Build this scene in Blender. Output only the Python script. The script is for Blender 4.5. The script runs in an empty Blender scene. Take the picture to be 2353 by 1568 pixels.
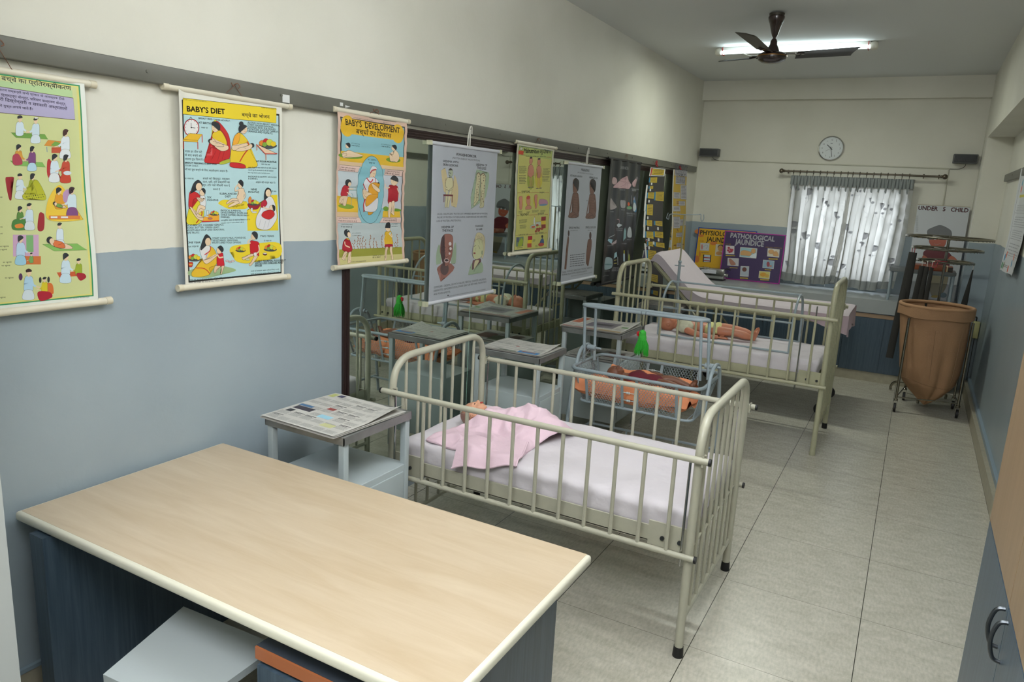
import bpy, bmesh, math, random
from mathutils import Vector, Matrix, noise
random.seed(7)
PI = math.pi
SC = bpy.context.scene
COL = SC.collection

# ------------------------------------------------------------------ camera
F_PX = 1669.6
cam_d = bpy.data.cameras.new('camera')
cam_d.sensor_width = 36.0
cam_d.lens = F_PX * 36.0 / 2353.0
cam_d.clip_start = 0.05
cam = bpy.data.objects.new('camera', cam_d)
COL.objects.link(cam)
yaw, pit, rol = .4968, .2073, .0524
fw = Vector((-math.sin(yaw) * math.cos(pit), math.cos(yaw) * math.cos(pit), -math.sin(pit)))
rt = Vector((math.cos(yaw), math.sin(yaw), 0))
up = rt.cross(fw)
rt, up = math.cos(rol) * rt + math.sin(rol) * up, -math.sin(rol) * rt + math.cos(rol) * up
cam.matrix_world = Matrix(((rt.x, up.x, -fw.x, 2.4748), (rt.y, up.y, -fw.y, 0.0), (rt.z, up.z, -fw.z, 1.8), (0, 0, 0, 1)))
SC.camera = cam

# ------------------------------------------------------------------ world, exposure
SC.view_settings.view_transform = 'Standard'
SC.view_settings.look = 'None'
SC.view_settings.exposure = 0.0
SC.view_settings.gamma = 1.0
SC.view_settings.use_curve_mapping = False
world = bpy.data.worlds.new('world')
SC.world = world
world.use_nodes = True
world.node_tree.nodes['Background'].inputs[0].default_value = (0.80, 0.90, 1.0, 1)
world.node_tree.nodes['Background'].inputs[1].default_value = 5.0

# ------------------------------------------------------------------ lamps of the room
def area(name, loc, size, power, color, rot=(0, 0, 0)):
    l = bpy.data.lights.new(name, 'AREA')
    l.shape = 'RECTANGLE'
    l.size, l.size_y = size
    l.energy = power
    l.color = color
    o = bpy.data.objects.new(name, l)
    o.location = loc
    o.rotation_euler = rot
    COL.objects.link(o)
    return o
# flash bounced off the ceiling round the photographer, the ceiling lamps of the near half, and an added mid-room fill
COOL = (0.935, 0.955, 1.0)
area('near_ceiling_lamp', (2.0, 0.30, 3.05), (1.6, 1.4), 58, COOL, (math.radians(22), 0, 0))
area('bounce_flash', (2.2, -.3, 2.3), (.5, .5), 88, COOL, (math.radians(180), 0, 0))
area('mid_room_fill', (2.0, 2.6, 2.75), (.5, .5), 72, COOL, (math.radians(180), 0, 0))  # added fill aimed at the ceiling to brighten the mid-room; no real source there
# the lit tube on the far ceiling
area('tube_glow', (1.28, 7.07, 3.085), (1.18, 0.024), 25, (0.95, 1.0, 0.88), (0, 0, 0.05))
area('tube_glow_up', (1.28, 7.02, 3.09), (1.15, 0.04), 1.5, (0.78, 0.97, 1.0), (math.radians(200), 0, 0.05))

# ------------------------------------------------------------------ materials
def lin(c):
    return tuple((x / 255 / 12.92) if x / 255 <= .04045 else ((x / 255 + .055) / 1.055) ** 2.4 for x in c)
MATS = {}
def mat(name, rgb, rough=.5, metal=0., bump=0., bscale=60., var=0., vscale=8., spec=.5, coat=0., stretch=(1, 1, 1), rvar=0.):
    if name in MATS: return MATS[name]
    m = bpy.data.materials.new(name); MATS[name] = m
    m.use_nodes = True
    nt = m.node_tree; b = nt.nodes['Principled BSDF']
    col = lin(rgb)
    b.inputs['Base Color'].default_value = (*col, 1)
    b.inputs['Roughness'].default_value = rough
    b.inputs['Metallic'].default_value = metal
    b.inputs['Specular IOR Level'].default_value = spec
    b.inputs['Coat Weight'].default_value = coat
    if bump or var or rvar:
        tc = nt.nodes.new('ShaderNodeTexCoord'); mp = nt.nodes.new('ShaderNodeMapping')
        mp.inputs['Scale'].default_value = stretch
        nt.links.new(tc.outputs['Object'], mp.inputs[0])
    if var:
        n = nt.nodes.new('ShaderNodeTexNoise'); n.inputs['Scale'].default_value = vscale; n.inputs['Detail'].default_value = 5
        nt.links.new(mp.outputs[0], n.inputs['Vector'])
        r = nt.nodes.new('ShaderNodeValToRGB')
        r.color_ramp.elements[0].position = .3; r.color_ramp.elements[1].position = .7
        r.color_ramp.elements[0].color = (*[max(0, c * (1 - var)) for c in col], 1)
        r.color_ramp.elements[1].color = (*[min(1, c * (1 + var)) for c in col], 1)
        nt.links.new(n.outputs[0], r.inputs[0]); nt.links.new(r.outputs[0], b.inputs['Base Color'])
    if bump:
        n = nt.nodes.new('ShaderNodeTexNoise'); n.inputs['Scale'].default_value = bscale; n.inputs['Detail'].default_value = 3
        nt.links.new(mp.outputs[0], n.inputs['Vector'])
        bp = nt.nodes.new('ShaderNodeBump'); bp.inputs['Strength'].default_value = bump; bp.inputs['Distance'].default_value = .01
        nt.links.new(n.outputs[0], bp.inputs['Height']); nt.links.new(bp.outputs[0], b.inputs['Normal'])
    return m

def ink(rgb, rough=.45):
    return mat('ink_%02x%02x%02x' % tuple(rgb), rgb, rough)

# two-tone wall paint: cream above, blue-grey enamel below an uneven hand-cut line
def wall_paint():
    m = bpy.data.materials.new('two_tone_wall'); m.use_nodes = True
    nt = m.node_tree; b = nt.nodes['Principled BSDF']; L = nt.links.new
    g = nt.nodes.new('ShaderNodeNewGeometry'); s = nt.nodes.new('ShaderNodeSeparateXYZ'); L(g.outputs['Position'], s.inputs[0])
    n = nt.nodes.new('ShaderNodeTexNoise'); n.inputs['Scale'].default_value = 3.0; n.inputs['Detail'].default_value = 6
    L(g.outputs['Position'], n.inputs['Vector'])
    ma = nt.nodes.new('ShaderNodeMath'); ma.operation = 'MULTIPLY_ADD'; ma.inputs[1].default_value = .035
    L(n.outputs[0], ma.inputs[0]); L(s.outputs['Z'], ma.inputs[2])
    gt = nt.nodes.new('ShaderNodeMath'); gt.operation = 'GREATER_THAN'; gt.inputs[1].default_value = 1.512 + .0175
    L(ma.outputs[0], gt.inputs[0])
    n2 = nt.nodes.new('ShaderNodeTexNoise'); n2.inputs['Scale'].default_value = 1.6; n2.inputs['Detail'].default_value = 8
    L(g.outputs['Position'], n2.inputs['Vector'])
    r1 = nt.nodes.new('ShaderNodeValToRGB'); r2 = nt.nodes.new('ShaderNodeValToRGB')
    for r, a, c in ((r1, (213, 211, 198), (221, 219, 207)), (r2, (149, 162, 170), (157, 170, 177))):
        r.color_ramp.elements[0].position = .35; r.color_ramp.elements[1].position = .65
        r.color_ramp.elements[0].color = (*lin(a), 1); r.color_ramp.elements[1].color = (*lin(c), 1)
        L(n2.outputs[0], r.inputs[0])
    mx = nt.nodes.new('ShaderNodeMix'); mx.data_type = 'RGBA'
    L(gt.outputs[0], mx.inputs[0]); L(r2.outputs[0], mx.inputs[6]); L(r1.outputs[0], mx.inputs[7])
    L(mx.outputs[2], b.inputs['Base Color'])
    mr = nt.nodes.new('ShaderNodeMix'); mr.inputs[2].default_value = .30; mr.inputs[3].default_value = .62
    L(gt.outputs[0], mr.inputs[0]); L(mr.outputs[0], b.inputs['Roughness'])
    n3 = nt.nodes.new('ShaderNodeTexNoise'); n3.inputs['Scale'].default_value = 30; n3.inputs['Detail'].default_value = 4
    L(g.outputs['Position'], n3.inputs['Vector'])
    bp = nt.nodes.new('ShaderNodeBump'); bp.inputs['Strength'].default_value = .10; bp.inputs['Distance'].default_value = .01
    L(n3.outputs[0], bp.inputs['Height']); L(bp.outputs[0], b.inputs['Normal'])
    return m
M_WALL = wall_paint()

def floor_tiles():
    m = bpy.data.materials.new('stone_tiles'); m.use_nodes = True
    nt = m.node_tree; b = nt.nodes['Principled BSDF']; L = nt.links.new
    g = nt.nodes.new('ShaderNodeNewGeometry'); s = nt.nodes.new('ShaderNodeSeparateXYZ'); L(g.outputs['Position'], s.inputs[0])
    def M(op, a, bb=None, c=None):
        x = nt.nodes.new('ShaderNodeMath'); x.operation = op
        for i, v in enumerate((a, bb, c)):
            if v is None: continue
            if isinstance(v, (int, float)): x.inputs[i].default_value = v
            else: L(v, x.inputs[i])
        return x.outputs[0]
    def line(sock, off, step, w):
        t = M('DIVIDE', M('SUBTRACT', sock, off), step)
        fr = M('FRACT', M('ADD', t, 100.0))
        d = M('MULTIPLY', M('MINIMUM', fr, M('SUBTRACT', 1.0, fr)), step)
        return M('LESS_THAN', d, w)
    lx = line(s.outputs['X'], 1.899, .6007, .0016)
    ly = line(s.outputs['Y'], 3.354, .6327, .0011)
    n = nt.nodes.new('ShaderNodeTexNoise'); n.inputs['Scale'].default_value = 7; n.inputs['Detail'].default_value = 10; n.inputs['Roughness'].default_value = .7
    mp = nt.nodes.new('ShaderNodeMapping'); mp.inputs['Scale'].default_value = (1, 2.6, 1); mp.inputs['Rotation'].default_value = (0, 0, .35)
    L(g.outputs['Position'], mp.inputs[0]); L(mp.outputs[0], n.inputs['Vector'])
    r = nt.nodes.new('ShaderNodeValToRGB')
    r.color_ramp.elements[0].position = .35; r.color_ramp.elements[1].position = .68
    r.color_ramp.elements[0].color = (*lin((180, 176, 161)), 1); r.color_ramp.elements[1].color = (*lin((200, 196, 182)), 1)
    L(n.outputs[0], r.inputs[0])
    nf = nt.nodes.new('ShaderNodeTexNoise'); nf.inputs['Scale'].default_value = 90; nf.inputs['Detail'].default_value = 4
    mp2 = nt.nodes.new('ShaderNodeMapping'); mp2.inputs['Scale'].default_value = (1, .35, 1); mp2.inputs['Rotation'].default_value = (0, 0, 1.0)
    L(g.outputs['Position'], mp2.inputs[0]); L(mp2.outputs[0], nf.inputs['Vector'])
    rf = nt.nodes.new('ShaderNodeValToRGB'); rf.color_ramp.elements[0].position = .3; rf.color_ramp.elements[1].position = .75
    rf.color_ramp.elements[0].color = (.86, .86, .86, 1); rf.color_ramp.elements[1].color = (1.1, 1.1, 1.1, 1)
    L(nf.outputs[0], rf.inputs[0])
    mu = nt.nodes.new('ShaderNodeMix'); mu.data_type = 'RGBA'; mu.blend_type = 'MULTIPLY'; mu.inputs[0].default_value = 1
    L(r.outputs[0], mu.inputs[6]); L(rf.outputs[0], mu.inputs[7])
    m1 = nt.nodes.new('ShaderNodeMix'); m1.data_type = 'RGBA'; L(ly, m1.inputs[0]); L(mu.outputs[2], m1.inputs[6]); m1.inputs[7].default_value = (*lin((112, 108, 98)), 1)
    m2 = nt.nodes.new('ShaderNodeMix'); m2.data_type = 'RGBA'; L(lx, m2.inputs[0]); L(m1.outputs[2], m2.inputs[6]); m2.inputs[7].default_value = (*lin((58, 56, 50)), 1)
    L(m2.outputs[2], b.inputs['Base Color'])
    b.inputs['Roughness'].default_value = .27
    b.inputs['Specular IOR Level'].default_value = .45
    return m

def wood(name, a, c, axis_scale=(1, 14, 14), rough=.35, scale=2.2):
    m = bpy.data.materials.new(name); m.use_nodes = True
    nt = m.node_tree; b = nt.nodes['Principled BSDF']; L = nt.links.new
    g = nt.nodes.new('ShaderNodeNewGeometry'); mp = nt.nodes.new('ShaderNodeMapping'); mp.inputs['Scale'].default_value = axis_scale
    L(g.outputs['Position'], mp.inputs[0])
    n = nt.nodes.new('ShaderNodeTexNoise'); n.inputs['Scale'].default_value = scale; n.inputs['Detail'].default_value = 8; n.inputs['Roughness'].default_value = .6
    n.inputs['Distortion'].default_value = .6
    L(mp.outputs[0], n.inputs['Vector'])
    r = nt.nodes.new('ShaderNodeValToRGB'); r.color_ramp.elements[0].position = .3; r.color_ramp.elements[1].position = .72
    r.color_ramp.elements[0].color = (*lin(a), 1); r.color_ramp.elements[1].color = (*lin(c), 1)
    L(n.outputs[0], r.inputs[0]); L(r.outputs[0], b.inputs['Base Color'])
    b.inputs['Roughness'].default_value = rough
    return m

# ------------------------------------------------------------------ object helpers
ORG = {}
def tag(o, label=None, cat=None, group=None, kind=None):
    if label: o['label'] = label
    if cat: o['category'] = cat
    if group: o['group'] = group
    if kind: o['kind'] = kind
    return o
def thing(name, label, cat, loc=(0, 0, 0), rotz=0., group=None):
    o = bpy.data.objects.new(name, None); COL.objects.link(o)
    o.location = loc; o.rotation_euler = (0, 0, rotz); o.empty_display_size = .1
    ORG[o.name] = Vector(loc) if not rotz else Vector((0, 0, 0))
    return tag(o, label, cat, group)

class MB:
    """collects shapes, then links them as one mesh object"""
    def __init__(s):
        s.v = []; s.f = []; s.m = []; s.cur = 0
    def add(s, vs, fs):
        b = len(s.v); s.v += [Vector(p) for p in vs]
        for f in fs: s.f.append(tuple(b + i for i in f)); s.m.append(s.cur)
        return s
    def box(s, x0, x1, y0, y1, z0, z1, bev=0.):
        if bev:
            bm = bmesh.new(); bmesh.ops.create_cube(bm, size=1)
            for v in bm.verts: v.co = Vector(((x0 + x1) / 2 + v.co.x * (x1 - x0), (y0 + y1) / 2 + v.co.y * (y1 - y0), (z0 + z1) / 2 + v.co.z * (z1 - z0)))
            bmesh.ops.bevel(bm, geom=bm.edges[:], offset=bev, segments=3, affect='EDGES', profile=.5)
            bm.verts.index_update()
            s.add([v.co.copy() for v in bm.verts], [tuple(v.index for v in f.verts) for f in bm.faces]); bm.free(); return s
        v = [(x, y, z) for x in (x0, x1) for y in (y0, y1) for z in (z0, z1)]
        return s.add(v, [(0, 1, 3, 2), (4, 6, 7, 5), (0, 4, 5, 1), (2, 3, 7, 6), (0, 2, 6, 4), (1, 5, 7, 3)])
    def obox(s, c, ax, ay, az):
        c, ax, ay, az = map(Vector, (c, ax, ay, az))
        v = [c + i * ax + j * ay + k * az for i in (-1, 1) for j in (-1, 1) for k in (-1, 1)]
        return s.add(v, [(0, 1, 3, 2), (4, 6, 7, 5), (0, 4, 5, 1), (2, 3, 7, 6), (0, 2, 6, 4), (1, 5, 7, 3)])
    def tube(s, pts, r, n=12, closed=False, cap=True, sx=1., sy=1.):
        pts = [Vector(p) for p in pts]; N = len(pts)
        rr = r if isinstance(r, (list, tuple)) else [r] * N
        T = []
        for i in range(N):
            if closed: t = pts[(i + 1) % N] - pts[i - 1]
            else: t = pts[min(i + 1, N - 1)] - pts[max(i - 1, 0)]
            T.append(t.normalized())
        ref = Vector((0, 0, 1)) if abs(T[0].z) < .9 else Vector((1, 0, 0))
        nrm = (ref - T[0] * ref.dot(T[0])).normalized()
        vs = []
        for i in range(N):
            nrm = (nrm - T[i] * nrm.dot(T[i])).normalized(); bn = T[i].cross(nrm)
            for k in range(n):
                a = 2 * PI * k / n
                vs.append(pts[i] + rr[i] * (math.cos(a) * sx * nrm + math.sin(a) * sy * bn))
        fs = []
        for i in range(N if closed else N - 1):
            j = (i + 1) % N
            for k in range(n):
                k2 = (k + 1) % n
                fs.append((i * n + k, i * n + k2, j * n + k2, j * n + k))
        if cap and not closed:
            fs.append(tuple(range(n - 1, -1, -1))); fs.append(tuple((N - 1) * n + k for k in range(n)))
        return s.add(vs, fs)
    def lathe(s, prof, c, n=32, axis='z', cap=True):
        c = Vector(c); vs = []; fs = []
        for (r, h) in prof:
            for k in range(n):
                a = 2 * PI * k / n; p = (r * math.cos(a), r * math.sin(a), h)
                if axis == 'x': p = (p[2], p[0], p[1])
                if axis == 'y': p = (p[0], p[2], p[1])
                vs.append(c + Vector(p))
        for i in range(len(prof) - 1):
            for k in range(n):
                k2 = (k + 1) % n; fs.append((i * n + k, i * n + k2, (i + 1) * n + k2, (i + 1) * n + k))
        if cap:
            fs.append(tuple(range(n - 1, -1, -1))); fs.append(tuple((len(prof) - 1) * n + k for k in range(n)))
        return s.add(vs, fs)
    def ell(s, c, r, rot=None, nu=20, nv=12, fn=None):
        c = Vector(c); vs = []; fs = []
        R = rot or Matrix.Identity(3)
        for i in range(nv + 1):
            th = PI * i / nv
            for k in range(nu):
                a = 2 * PI * k / nu
                p = Vector((math.sin(th) * math.cos(a), math.sin(th) * math.sin(a), math.cos(th)))
                if fn: p = fn(p)
                vs.append(c + R @ Vector((p.x * r[0], p.y * r[1], p.z * r[2])))
        for i in range(nv):
            for k in range(nu):
                k2 = (k + 1) % nu; fs.append((i * nu + k, (i + 1) * nu + k, (i + 1) * nu + k2, i * nu + k2))
        return s.add(vs, fs)
    def grid(s, nu, nv, fn, flip=False):
        vs = [fn(i / nu, j / nv) for j in range(nv + 1) for i in range(nu + 1)]
        fs = []
        for j in range(nv):
            for i in range(nu):
                q = (j * (nu + 1) + i, j * (nu + 1) + i + 1, (j + 1) * (nu + 1) + i + 1, (j + 1) * (nu + 1) + i)
                fs.append(q[::-1] if flip else q)
        return s.add(vs, fs)
    def build(s, name, mats, parent=None, smooth=35., kind=None, weld=0., label=None):
        if not isinstance(mats, (list, tuple)): mats = [mats]
        me = bpy.data.meshes.new(name)
        off = ORG.get(parent.name, Vector()) if parent else Vector()
        me.from_pydata([tuple(v - off) for v in s.v], [], s.f)
        for m in mats: me.materials.append(m)
        me.polygons.foreach_set('material_index', s.m)
        if weld:
            bm = bmesh.new(); bm.from_mesh(me); bmesh.ops.remove_doubles(bm, verts=bm.verts, dist=weld)
            bmesh.ops.recalc_face_normals(bm, faces=bm.faces); bm.to_mesh(me); bm.free()
        me.update()
        if smooth:
            me.polygons.foreach_set('use_smooth', [True] * len(me.polygons))
            me.set_sharp_from_angle(angle=math.radians(smooth))
        o = bpy.data.objects.new(name, me); COL.objects.link(o)
        if parent: o.parent = parent; ORG[o.name] = off
        else: ORG[o.name] = Vector()
        if kind: o['kind'] = kind
        if label: o['label'] = label
        return o

def struct(mb, name, m, **k): return mb.build(name, m, None, kind='structure', **k)
def fillet(pts, r, n=6, closed=False):
    pts = [Vector(p) for p in pts]; out = []; N = len(pts)
    for i in range(N):
        if not closed and i in (0, N - 1): out.append(pts[i]); continue
        p, a, b = pts[i], pts[i - 1], pts[(i + 1) % N]
        da, db = (a - p), (b - p); rr = min(r, da.length * .49, db.length * .49)
        A = p + da.normalized() * rr; B = p + db.normalized() * rr
        for k in range(n + 1):
            t = k / n; out.append((1 - t) ** 2 * A + 2 * t * (1 - t) * p + t * t * B)
    return out
def copy_tree(o, parent=None):
    c = o.copy(); COL.objects.link(c)
    if parent: c.parent = parent
    for ch in [x for x in bpy.data.objects if x.parent == o]: copy_tree(ch, c)
    return c
def rbox(x0, x1, y0, y1, z0, z1, r, seg=(24, 12, 4), amp=0., fs=6., seed=0., bulge=0.):
    """soft rounded box (mattress, cushion): returns MB"""
    mb = MB(); c = Vector(((x0 + x1) / 2, (y0 + y1) / 2, (z0 + z1) / 2)); h = Vector(((x1 - x0) / 2, (y1 - y0) / 2, (z1 - z0) / 2))
    nx, ny, nz = seg
    def m(p):
        q = Vector((p[0] * h.x, p[1] * h.y, p[2] * h.z))
        inner = Vector([max(-h[i] + r, min(h[i] - r, q[i])) for i in range(3)])
        d = q - inner
        if d.length > 1e-9: q = inner + d.normalized() * r
        w = c + q
        if amp:
            k = noise.noise(Vector((w.x * fs + seed, w.y * fs, w.z * fs * 2))) * amp + noise.noise(Vector((w.x * fs * 3 + seed, w.y * fs * 1.5, w.z * fs * 4))) * amp * .45
            w += (d.normalized() if d.length > 1e-9 else Vector((0, 0, 1))) * k
        w.z += bulge * (1 - p[0] ** 2) * (1 - p[1] ** 2) * (p[2] > 0)
        return w
    for sgn in (-1, 1):
        mb.grid(nx, ny, lambda u, v: m((2 * u - 1, 2 * v - 1, sgn)), flip=sgn < 0)
        mb.grid(nx, nz, lambda u, v: m((2 * u - 1, sgn, 2 * v - 1)), flip=sgn > 0)
        mb.grid(ny, nz, lambda u, v: m((sgn, 2 * u - 1, 2 * v - 1)), flip=sgn < 0)
    return mb

# ------------------------------------------------------------------ printed sheets
_txt = {}
def text_mesh(s, bold=0.):
    k = (s, bold)
    if k not in _txt:
        c = bpy.data.curves.new('t', 'FONT'); c.body = s; c.resolution_u = 2; c.offset = bold; c.size = 1
        o = bpy.data.objects.new('t', c); COL.objects.link(o)
        me = bpy.data.meshes.new_from_object(o)
        vs = [(v.co.x, v.co.y) for v in me.vertices]; fs = [tuple(p.vertices) for p in me.polygons]
        bpy.data.objects.remove(o); bpy.data.curves.remove(c); bpy.data.meshes.remove(me)
        _txt[k] = (vs, fs)
    return _txt[k]
def solve(A, b):
    n = len(b); M = [r[:] + [x] for r, x in zip(A, b)]
    for i in range(n):
        p = max(range(i, n), key=lambda k: abs(M[k][i])); M[i], M[p] = M[p], M[i]
        for j in range(n):
            if j != i:
                f = M[j][i] / M[i][i]; M[j] = [a - f * c for a, c in zip(M[j], M[i])]
    return [M[i][n] / M[i][i] for i in range(n)]
def catmull(pts, n=6, closed=True):
    out = []; N = len(pts)
    for i in range(N if closed else N - 1):
        if closed: p0, p1, p2, p3 = pts[i - 1], pts[i], pts[(i + 1) % N], pts[(i + 2) % N]
        else: p0, p1, p2, p3 = pts[max(i - 1, 0)], pts[i], pts[i + 1], pts[min(i + 2, N - 1)]
        for k in range(n):
            t = k / n
            out.append(tuple(.5 * (2 * b + (c - a) * t + (2 * a - 5 * b + 4 * c - d) * t * t + (3 * b - a - 3 * c + d) * t ** 3) for a, b, c, d in zip(p0, p1, p2, p3)))
    if not closed: out.append(pts[-1])
    return out
class Sheet:
    """artwork on a sheet of w x h metres. Shapes are given in drawing units; the four
    corners of the drawing (tl, tr, br, bl) map onto the sheet rectangle."""
    def __init__(s, w, h, quad=None, line=None):
        s.w, s.h = w, h; s.v = []; s.f = []; s.m = []; s.mats = []; s.bb = []; s.dz = .00012; s.tf = 1.; s.line = line or (30, 28, 28)
        quad = quad or ((0, 0), (1, 0), (1, 1), (0, 1))
        A = []; b = []
        for (x, y), (u, v) in zip(quad, ((0, h), (w, h), (w, 0), (0, 0))):
            A.append([x, y, 1, 0, 0, 0, -u * x, -u * y]); b.append(u)
            A.append([0, 0, 0, x, y, 1, -v * x, -v * y]); b.append(v)
        s.H = solve(A, b)
        (x0, y0), (x1, y1) = quad[0], quad[1]
        s.k = w / math.hypot(x1 - x0, y1 - y0)
    def P(s, x, y):
        H = s.H; d = H[6] * x + H[7] * y + 1
        return ((H[0] * x + H[1] * y + H[2]) / d, (H[3] * x + H[4] * y + H[5]) / d)
    def mi(s, c):
        m = c if not isinstance(c, (tuple, list)) else ink(tuple(c))
        if m not in s.mats: s.mats.append(m)
        return s.mats.index(m)
    def raw(s, vs, fs, c):
        # each shape lies one step above the highest earlier shape it overlaps
        xs = [p[0] for p in vs]; ys = [p[1] for p in vs]; x0, x1, y0, y1 = min(xs), max(xs), min(ys), max(ys)
        lv = 1 + max((q[4] for q in s.bb if q[0] < x1 and q[1] > x0 and q[2] < y1 and q[3] > y0), default=-1)
        s.bb.append((x0, x1, y0, y1, lv))
        b = len(s.v); z = lv * s.dz
        s.v += [(x, y, z) for x, y in vs]; k = s.mi(c)
        for f in fs: s.f.append(tuple(b + i for i in f)); s.m.append(k)
    def polyuv(s, c, uv):
        area2 = sum(uv[i - 1][0] * uv[i][1] - uv[i][0] * uv[i - 1][1] for i in range(len(uv)))
        if area2 < 0: uv = uv[::-1]
        s.raw(uv, [tuple(range(len(uv)))], c)
    def strokeuv(s, c, uv, wd, closed=False):
        n = len(uv); vs = []
        for i in range(n):
            a = uv[i - 1] if (closed or i) else uv[i]; b = uv[(i + 1) % n] if (closed or i < n - 1) else uv[i]
            dx, dy = b[0] - a[0], b[1] - a[1]; l = math.hypot(dx, dy) or 1
            nx, ny = -dy / l * wd / 2, dx / l * wd / 2
            vs += [(uv[i][0] + nx, uv[i][1] + ny), (uv[i][0] - nx, uv[i][1] - ny)]
        fs = [(2 * i, 2 * i + 1, 2 * ((i + 1) % n) + 1, 2 * ((i + 1) % n)) for i in range(n if closed else n - 1)]
        s.raw(vs, fs, c)
    # drawing-unit calls
    def poly(s, c, pts, out=0.):
        uv = [s.P(*p) for p in pts]; s.polyuv(c, uv)
        if out: s.strokeuv(s.line, uv, out, True)
        return s
    def rect(s, c, x0, y0, x1, y1, out=0.): return s.poly(c, [(x0, y0), (x1, y0), (x1, y1), (x0, y1)], out)
    def blob(s, c, pts, out=.0011, n=5): return s.poly(c, catmull(pts, n), out)
    def ell(s, c, x, y, rx, ry, out=0., rot=0., n=22):
        cs, sn = math.cos(rot), math.sin(rot)
        return s.poly(c, [(x + rx * math.cos(a) * cs - ry * math.sin(a) * sn, y + rx * math.cos(a) * sn + ry * math.sin(a) * cs) for a in [2 * PI * k / n for k in range(n)]], out)
    def ln(s, c, pts, wd=.0012, smooth=True, closed=False):
        if smooth and len(pts) > 2: pts = catmull(pts, 5, closed)
        s.strokeuv(c, [s.P(*p) for p in pts], wd, closed); return s
    def T(s, txt, x0, y0, x1, y1=None, c=(28, 28, 30), bold=.0, tall=1.):
        """baseline from (x0,y0) to (x1,y1) in drawing units"""
        if y1 is None: y1 = y0
        latin = all(ord(ch) < 256 for ch in txt)
        vs, fs = text_mesh(txt, 0. if latin else min(bold, .010))
        if not vs: return s
        a, b = s.P(x0, y0), s.P(x1, y1)
        dx, dy = b[0] - a[0], b[1] - a[1]; l = math.hypot(dx, dy); ux, uy = dx / l, dy / l; tall *= s.tf
        mx = max(v[0] for v in vs); mn = min(v[0] for v in vs); k = l / (mx - mn)
        sh = [(0, 0)] if not (latin and bold) else [(0, 0), (bold, 0), (-bold, 0), (0, bold), (0, -bold)]
        V_ = []; F_ = []
        for ox, oy in sh:
            n0 = len(V_); V_ += [(a[0] + (v[0] + ox - mn) * k * ux - (v[1] + oy) * k * tall * uy, a[1] + (v[0] + ox - mn) * k * uy + (v[1] + oy) * k * tall * ux) for v in vs]
            F_ += [tuple(n0 + q for q in f) for f in fs]
        s.raw(V_, F_, c); return s
    def TS(s, lines, x, y, size, lead, c=(28, 28, 30), bold=0., slope=0., squeeze=1.):
        """left-aligned lines; size = cap height in drawing units; width follows the font"""
        for i, t in enumerate(lines):
            vs, fs = text_mesh(t, 0.)
            if not vs: continue
            wdt = (max(v[0] for v in vs) - min(v[0] for v in vs)) / .69 * size * squeeze
            s.T(t, x, y + i * lead, x + wdt, y + i * lead + slope * wdt, c, bold, 1 / squeeze)
        return s
    def bars(s, c, x0, y0, x1, y1, n, th=.5, ragged=.25, slope=0., seed=0):
        rnd = random.Random(seed); st = (y1 - y0) / n; VV = []; FF = []
        for i in range(n):
            x = x0; xe = x1 - rnd.random() * ragged * (x1 - x0) * (rnd.random() < .5)
            while x < xe:
                wd = min((.06 + .12 * rnd.random()) * (x1 - x0), xe - x)
                yy = y0 + i * st + slope * (x - x0); VV += [s.P(*q) for q in ((x, yy + st * th), (x + wd, yy + slope * wd + st * th), (x + wd, yy + slope * wd), (x, yy))]; n4 = len(VV) - 4; FF.append((n4, n4 + 1, n4 + 2, n4 + 3))
                x += wd + .025 * (x1 - x0)
        if VV:
            a, b_, c_ = VV[:3]
            if (b_[0] - a[0]) * (c_[1] - a[1]) - (b_[1] - a[1]) * (c_[0] - a[0]) < 0: FF = [f[::-1] for f in FF]
            s.raw(VV, FF, c)
        return s
    def build(s, name, O, U, V, N, parent, fn=None, su=.1, sv=.03, back=None, thick=.0006, smooth=True):
        """O = lower-left corner, U V N unit axes; fn(u,v)->extra offset along N"""
        if fn:
            f0 = fn; memo = {}
            def node(i, j):
                if (i, j) not in memo: memo[i, j] = f0(i * su, j * sv)
                return memo[i, j]
            def fn(u, w):
                a, b = u / su, w / sv; i, j = math.floor(a + 1e-7), math.floor(b + 1e-7); a -= i; b -= j
                return (node(i, j) * (1 - a) + node(i + 1, j) * a) * (1 - b) + (node(i, j + 1) * (1 - a) + node(i + 1, j + 1) * a) * b
        bm = bmesh.new(); bv = [bm.verts.new(p) for p in s.v]
        for f, k in zip(s.f, s.m):
            try:
                ff = bm.faces.new([bv[i] for i in f]); ff.material_index = k
            except ValueError: pass
        big = [f for f in bm.faces if len(f.verts) > 4]
        if big: bmesh.ops.triangulate(bm, faces=big, ngon_method='EAR_CLIP')
        if fn:
            for ax, st, tot in ((0, su, s.w), (1, sv, s.h)):
                for i in range(1, int(tot / st) + 1):
                    p = [0, 0, 0]; p[ax] = i * st; nn = [0, 0, 0]; nn[ax] = 1
                    fc = [f for f in bm.faces if min(v.co[ax] for v in f.verts) < i * st - 1e-6 and max(v.co[ax] for v in f.verts) > i * st + 1e-6]
                    if not fc: continue
                    ge = set(fc)
                    for f in fc: ge.update(f.edges); ge.update(f.verts)
                    bmesh.ops.bisect_plane(bm, geom=list(ge), dist=1e-6, plane_co=p, plane_no=nn)
        O, U, V, N = map(Vector, (O, U, V, N))
        off = ORG.get(parent.name, Vector()) if parent else Vector()
        for v in bm.verts:
            u, w, z = v.co
            e = fn(u, w) if fn else 0
            if isinstance(e, Vector): v.co = O + e + N * z - off
            else: v.co = O + U * u + V * w + N * (z + e) - off
        # paper back
        nb = 1 if not fn else max(1, math.ceil(s.h / sv)); nu = 1 if not fn else max(1, math.ceil(s.w / su))
        bk = 0 if back == 'skip' else s.mi(back or (225, 222, 210)); g = []
        if back == 'skip': nb = -1; nu = 1
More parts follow.
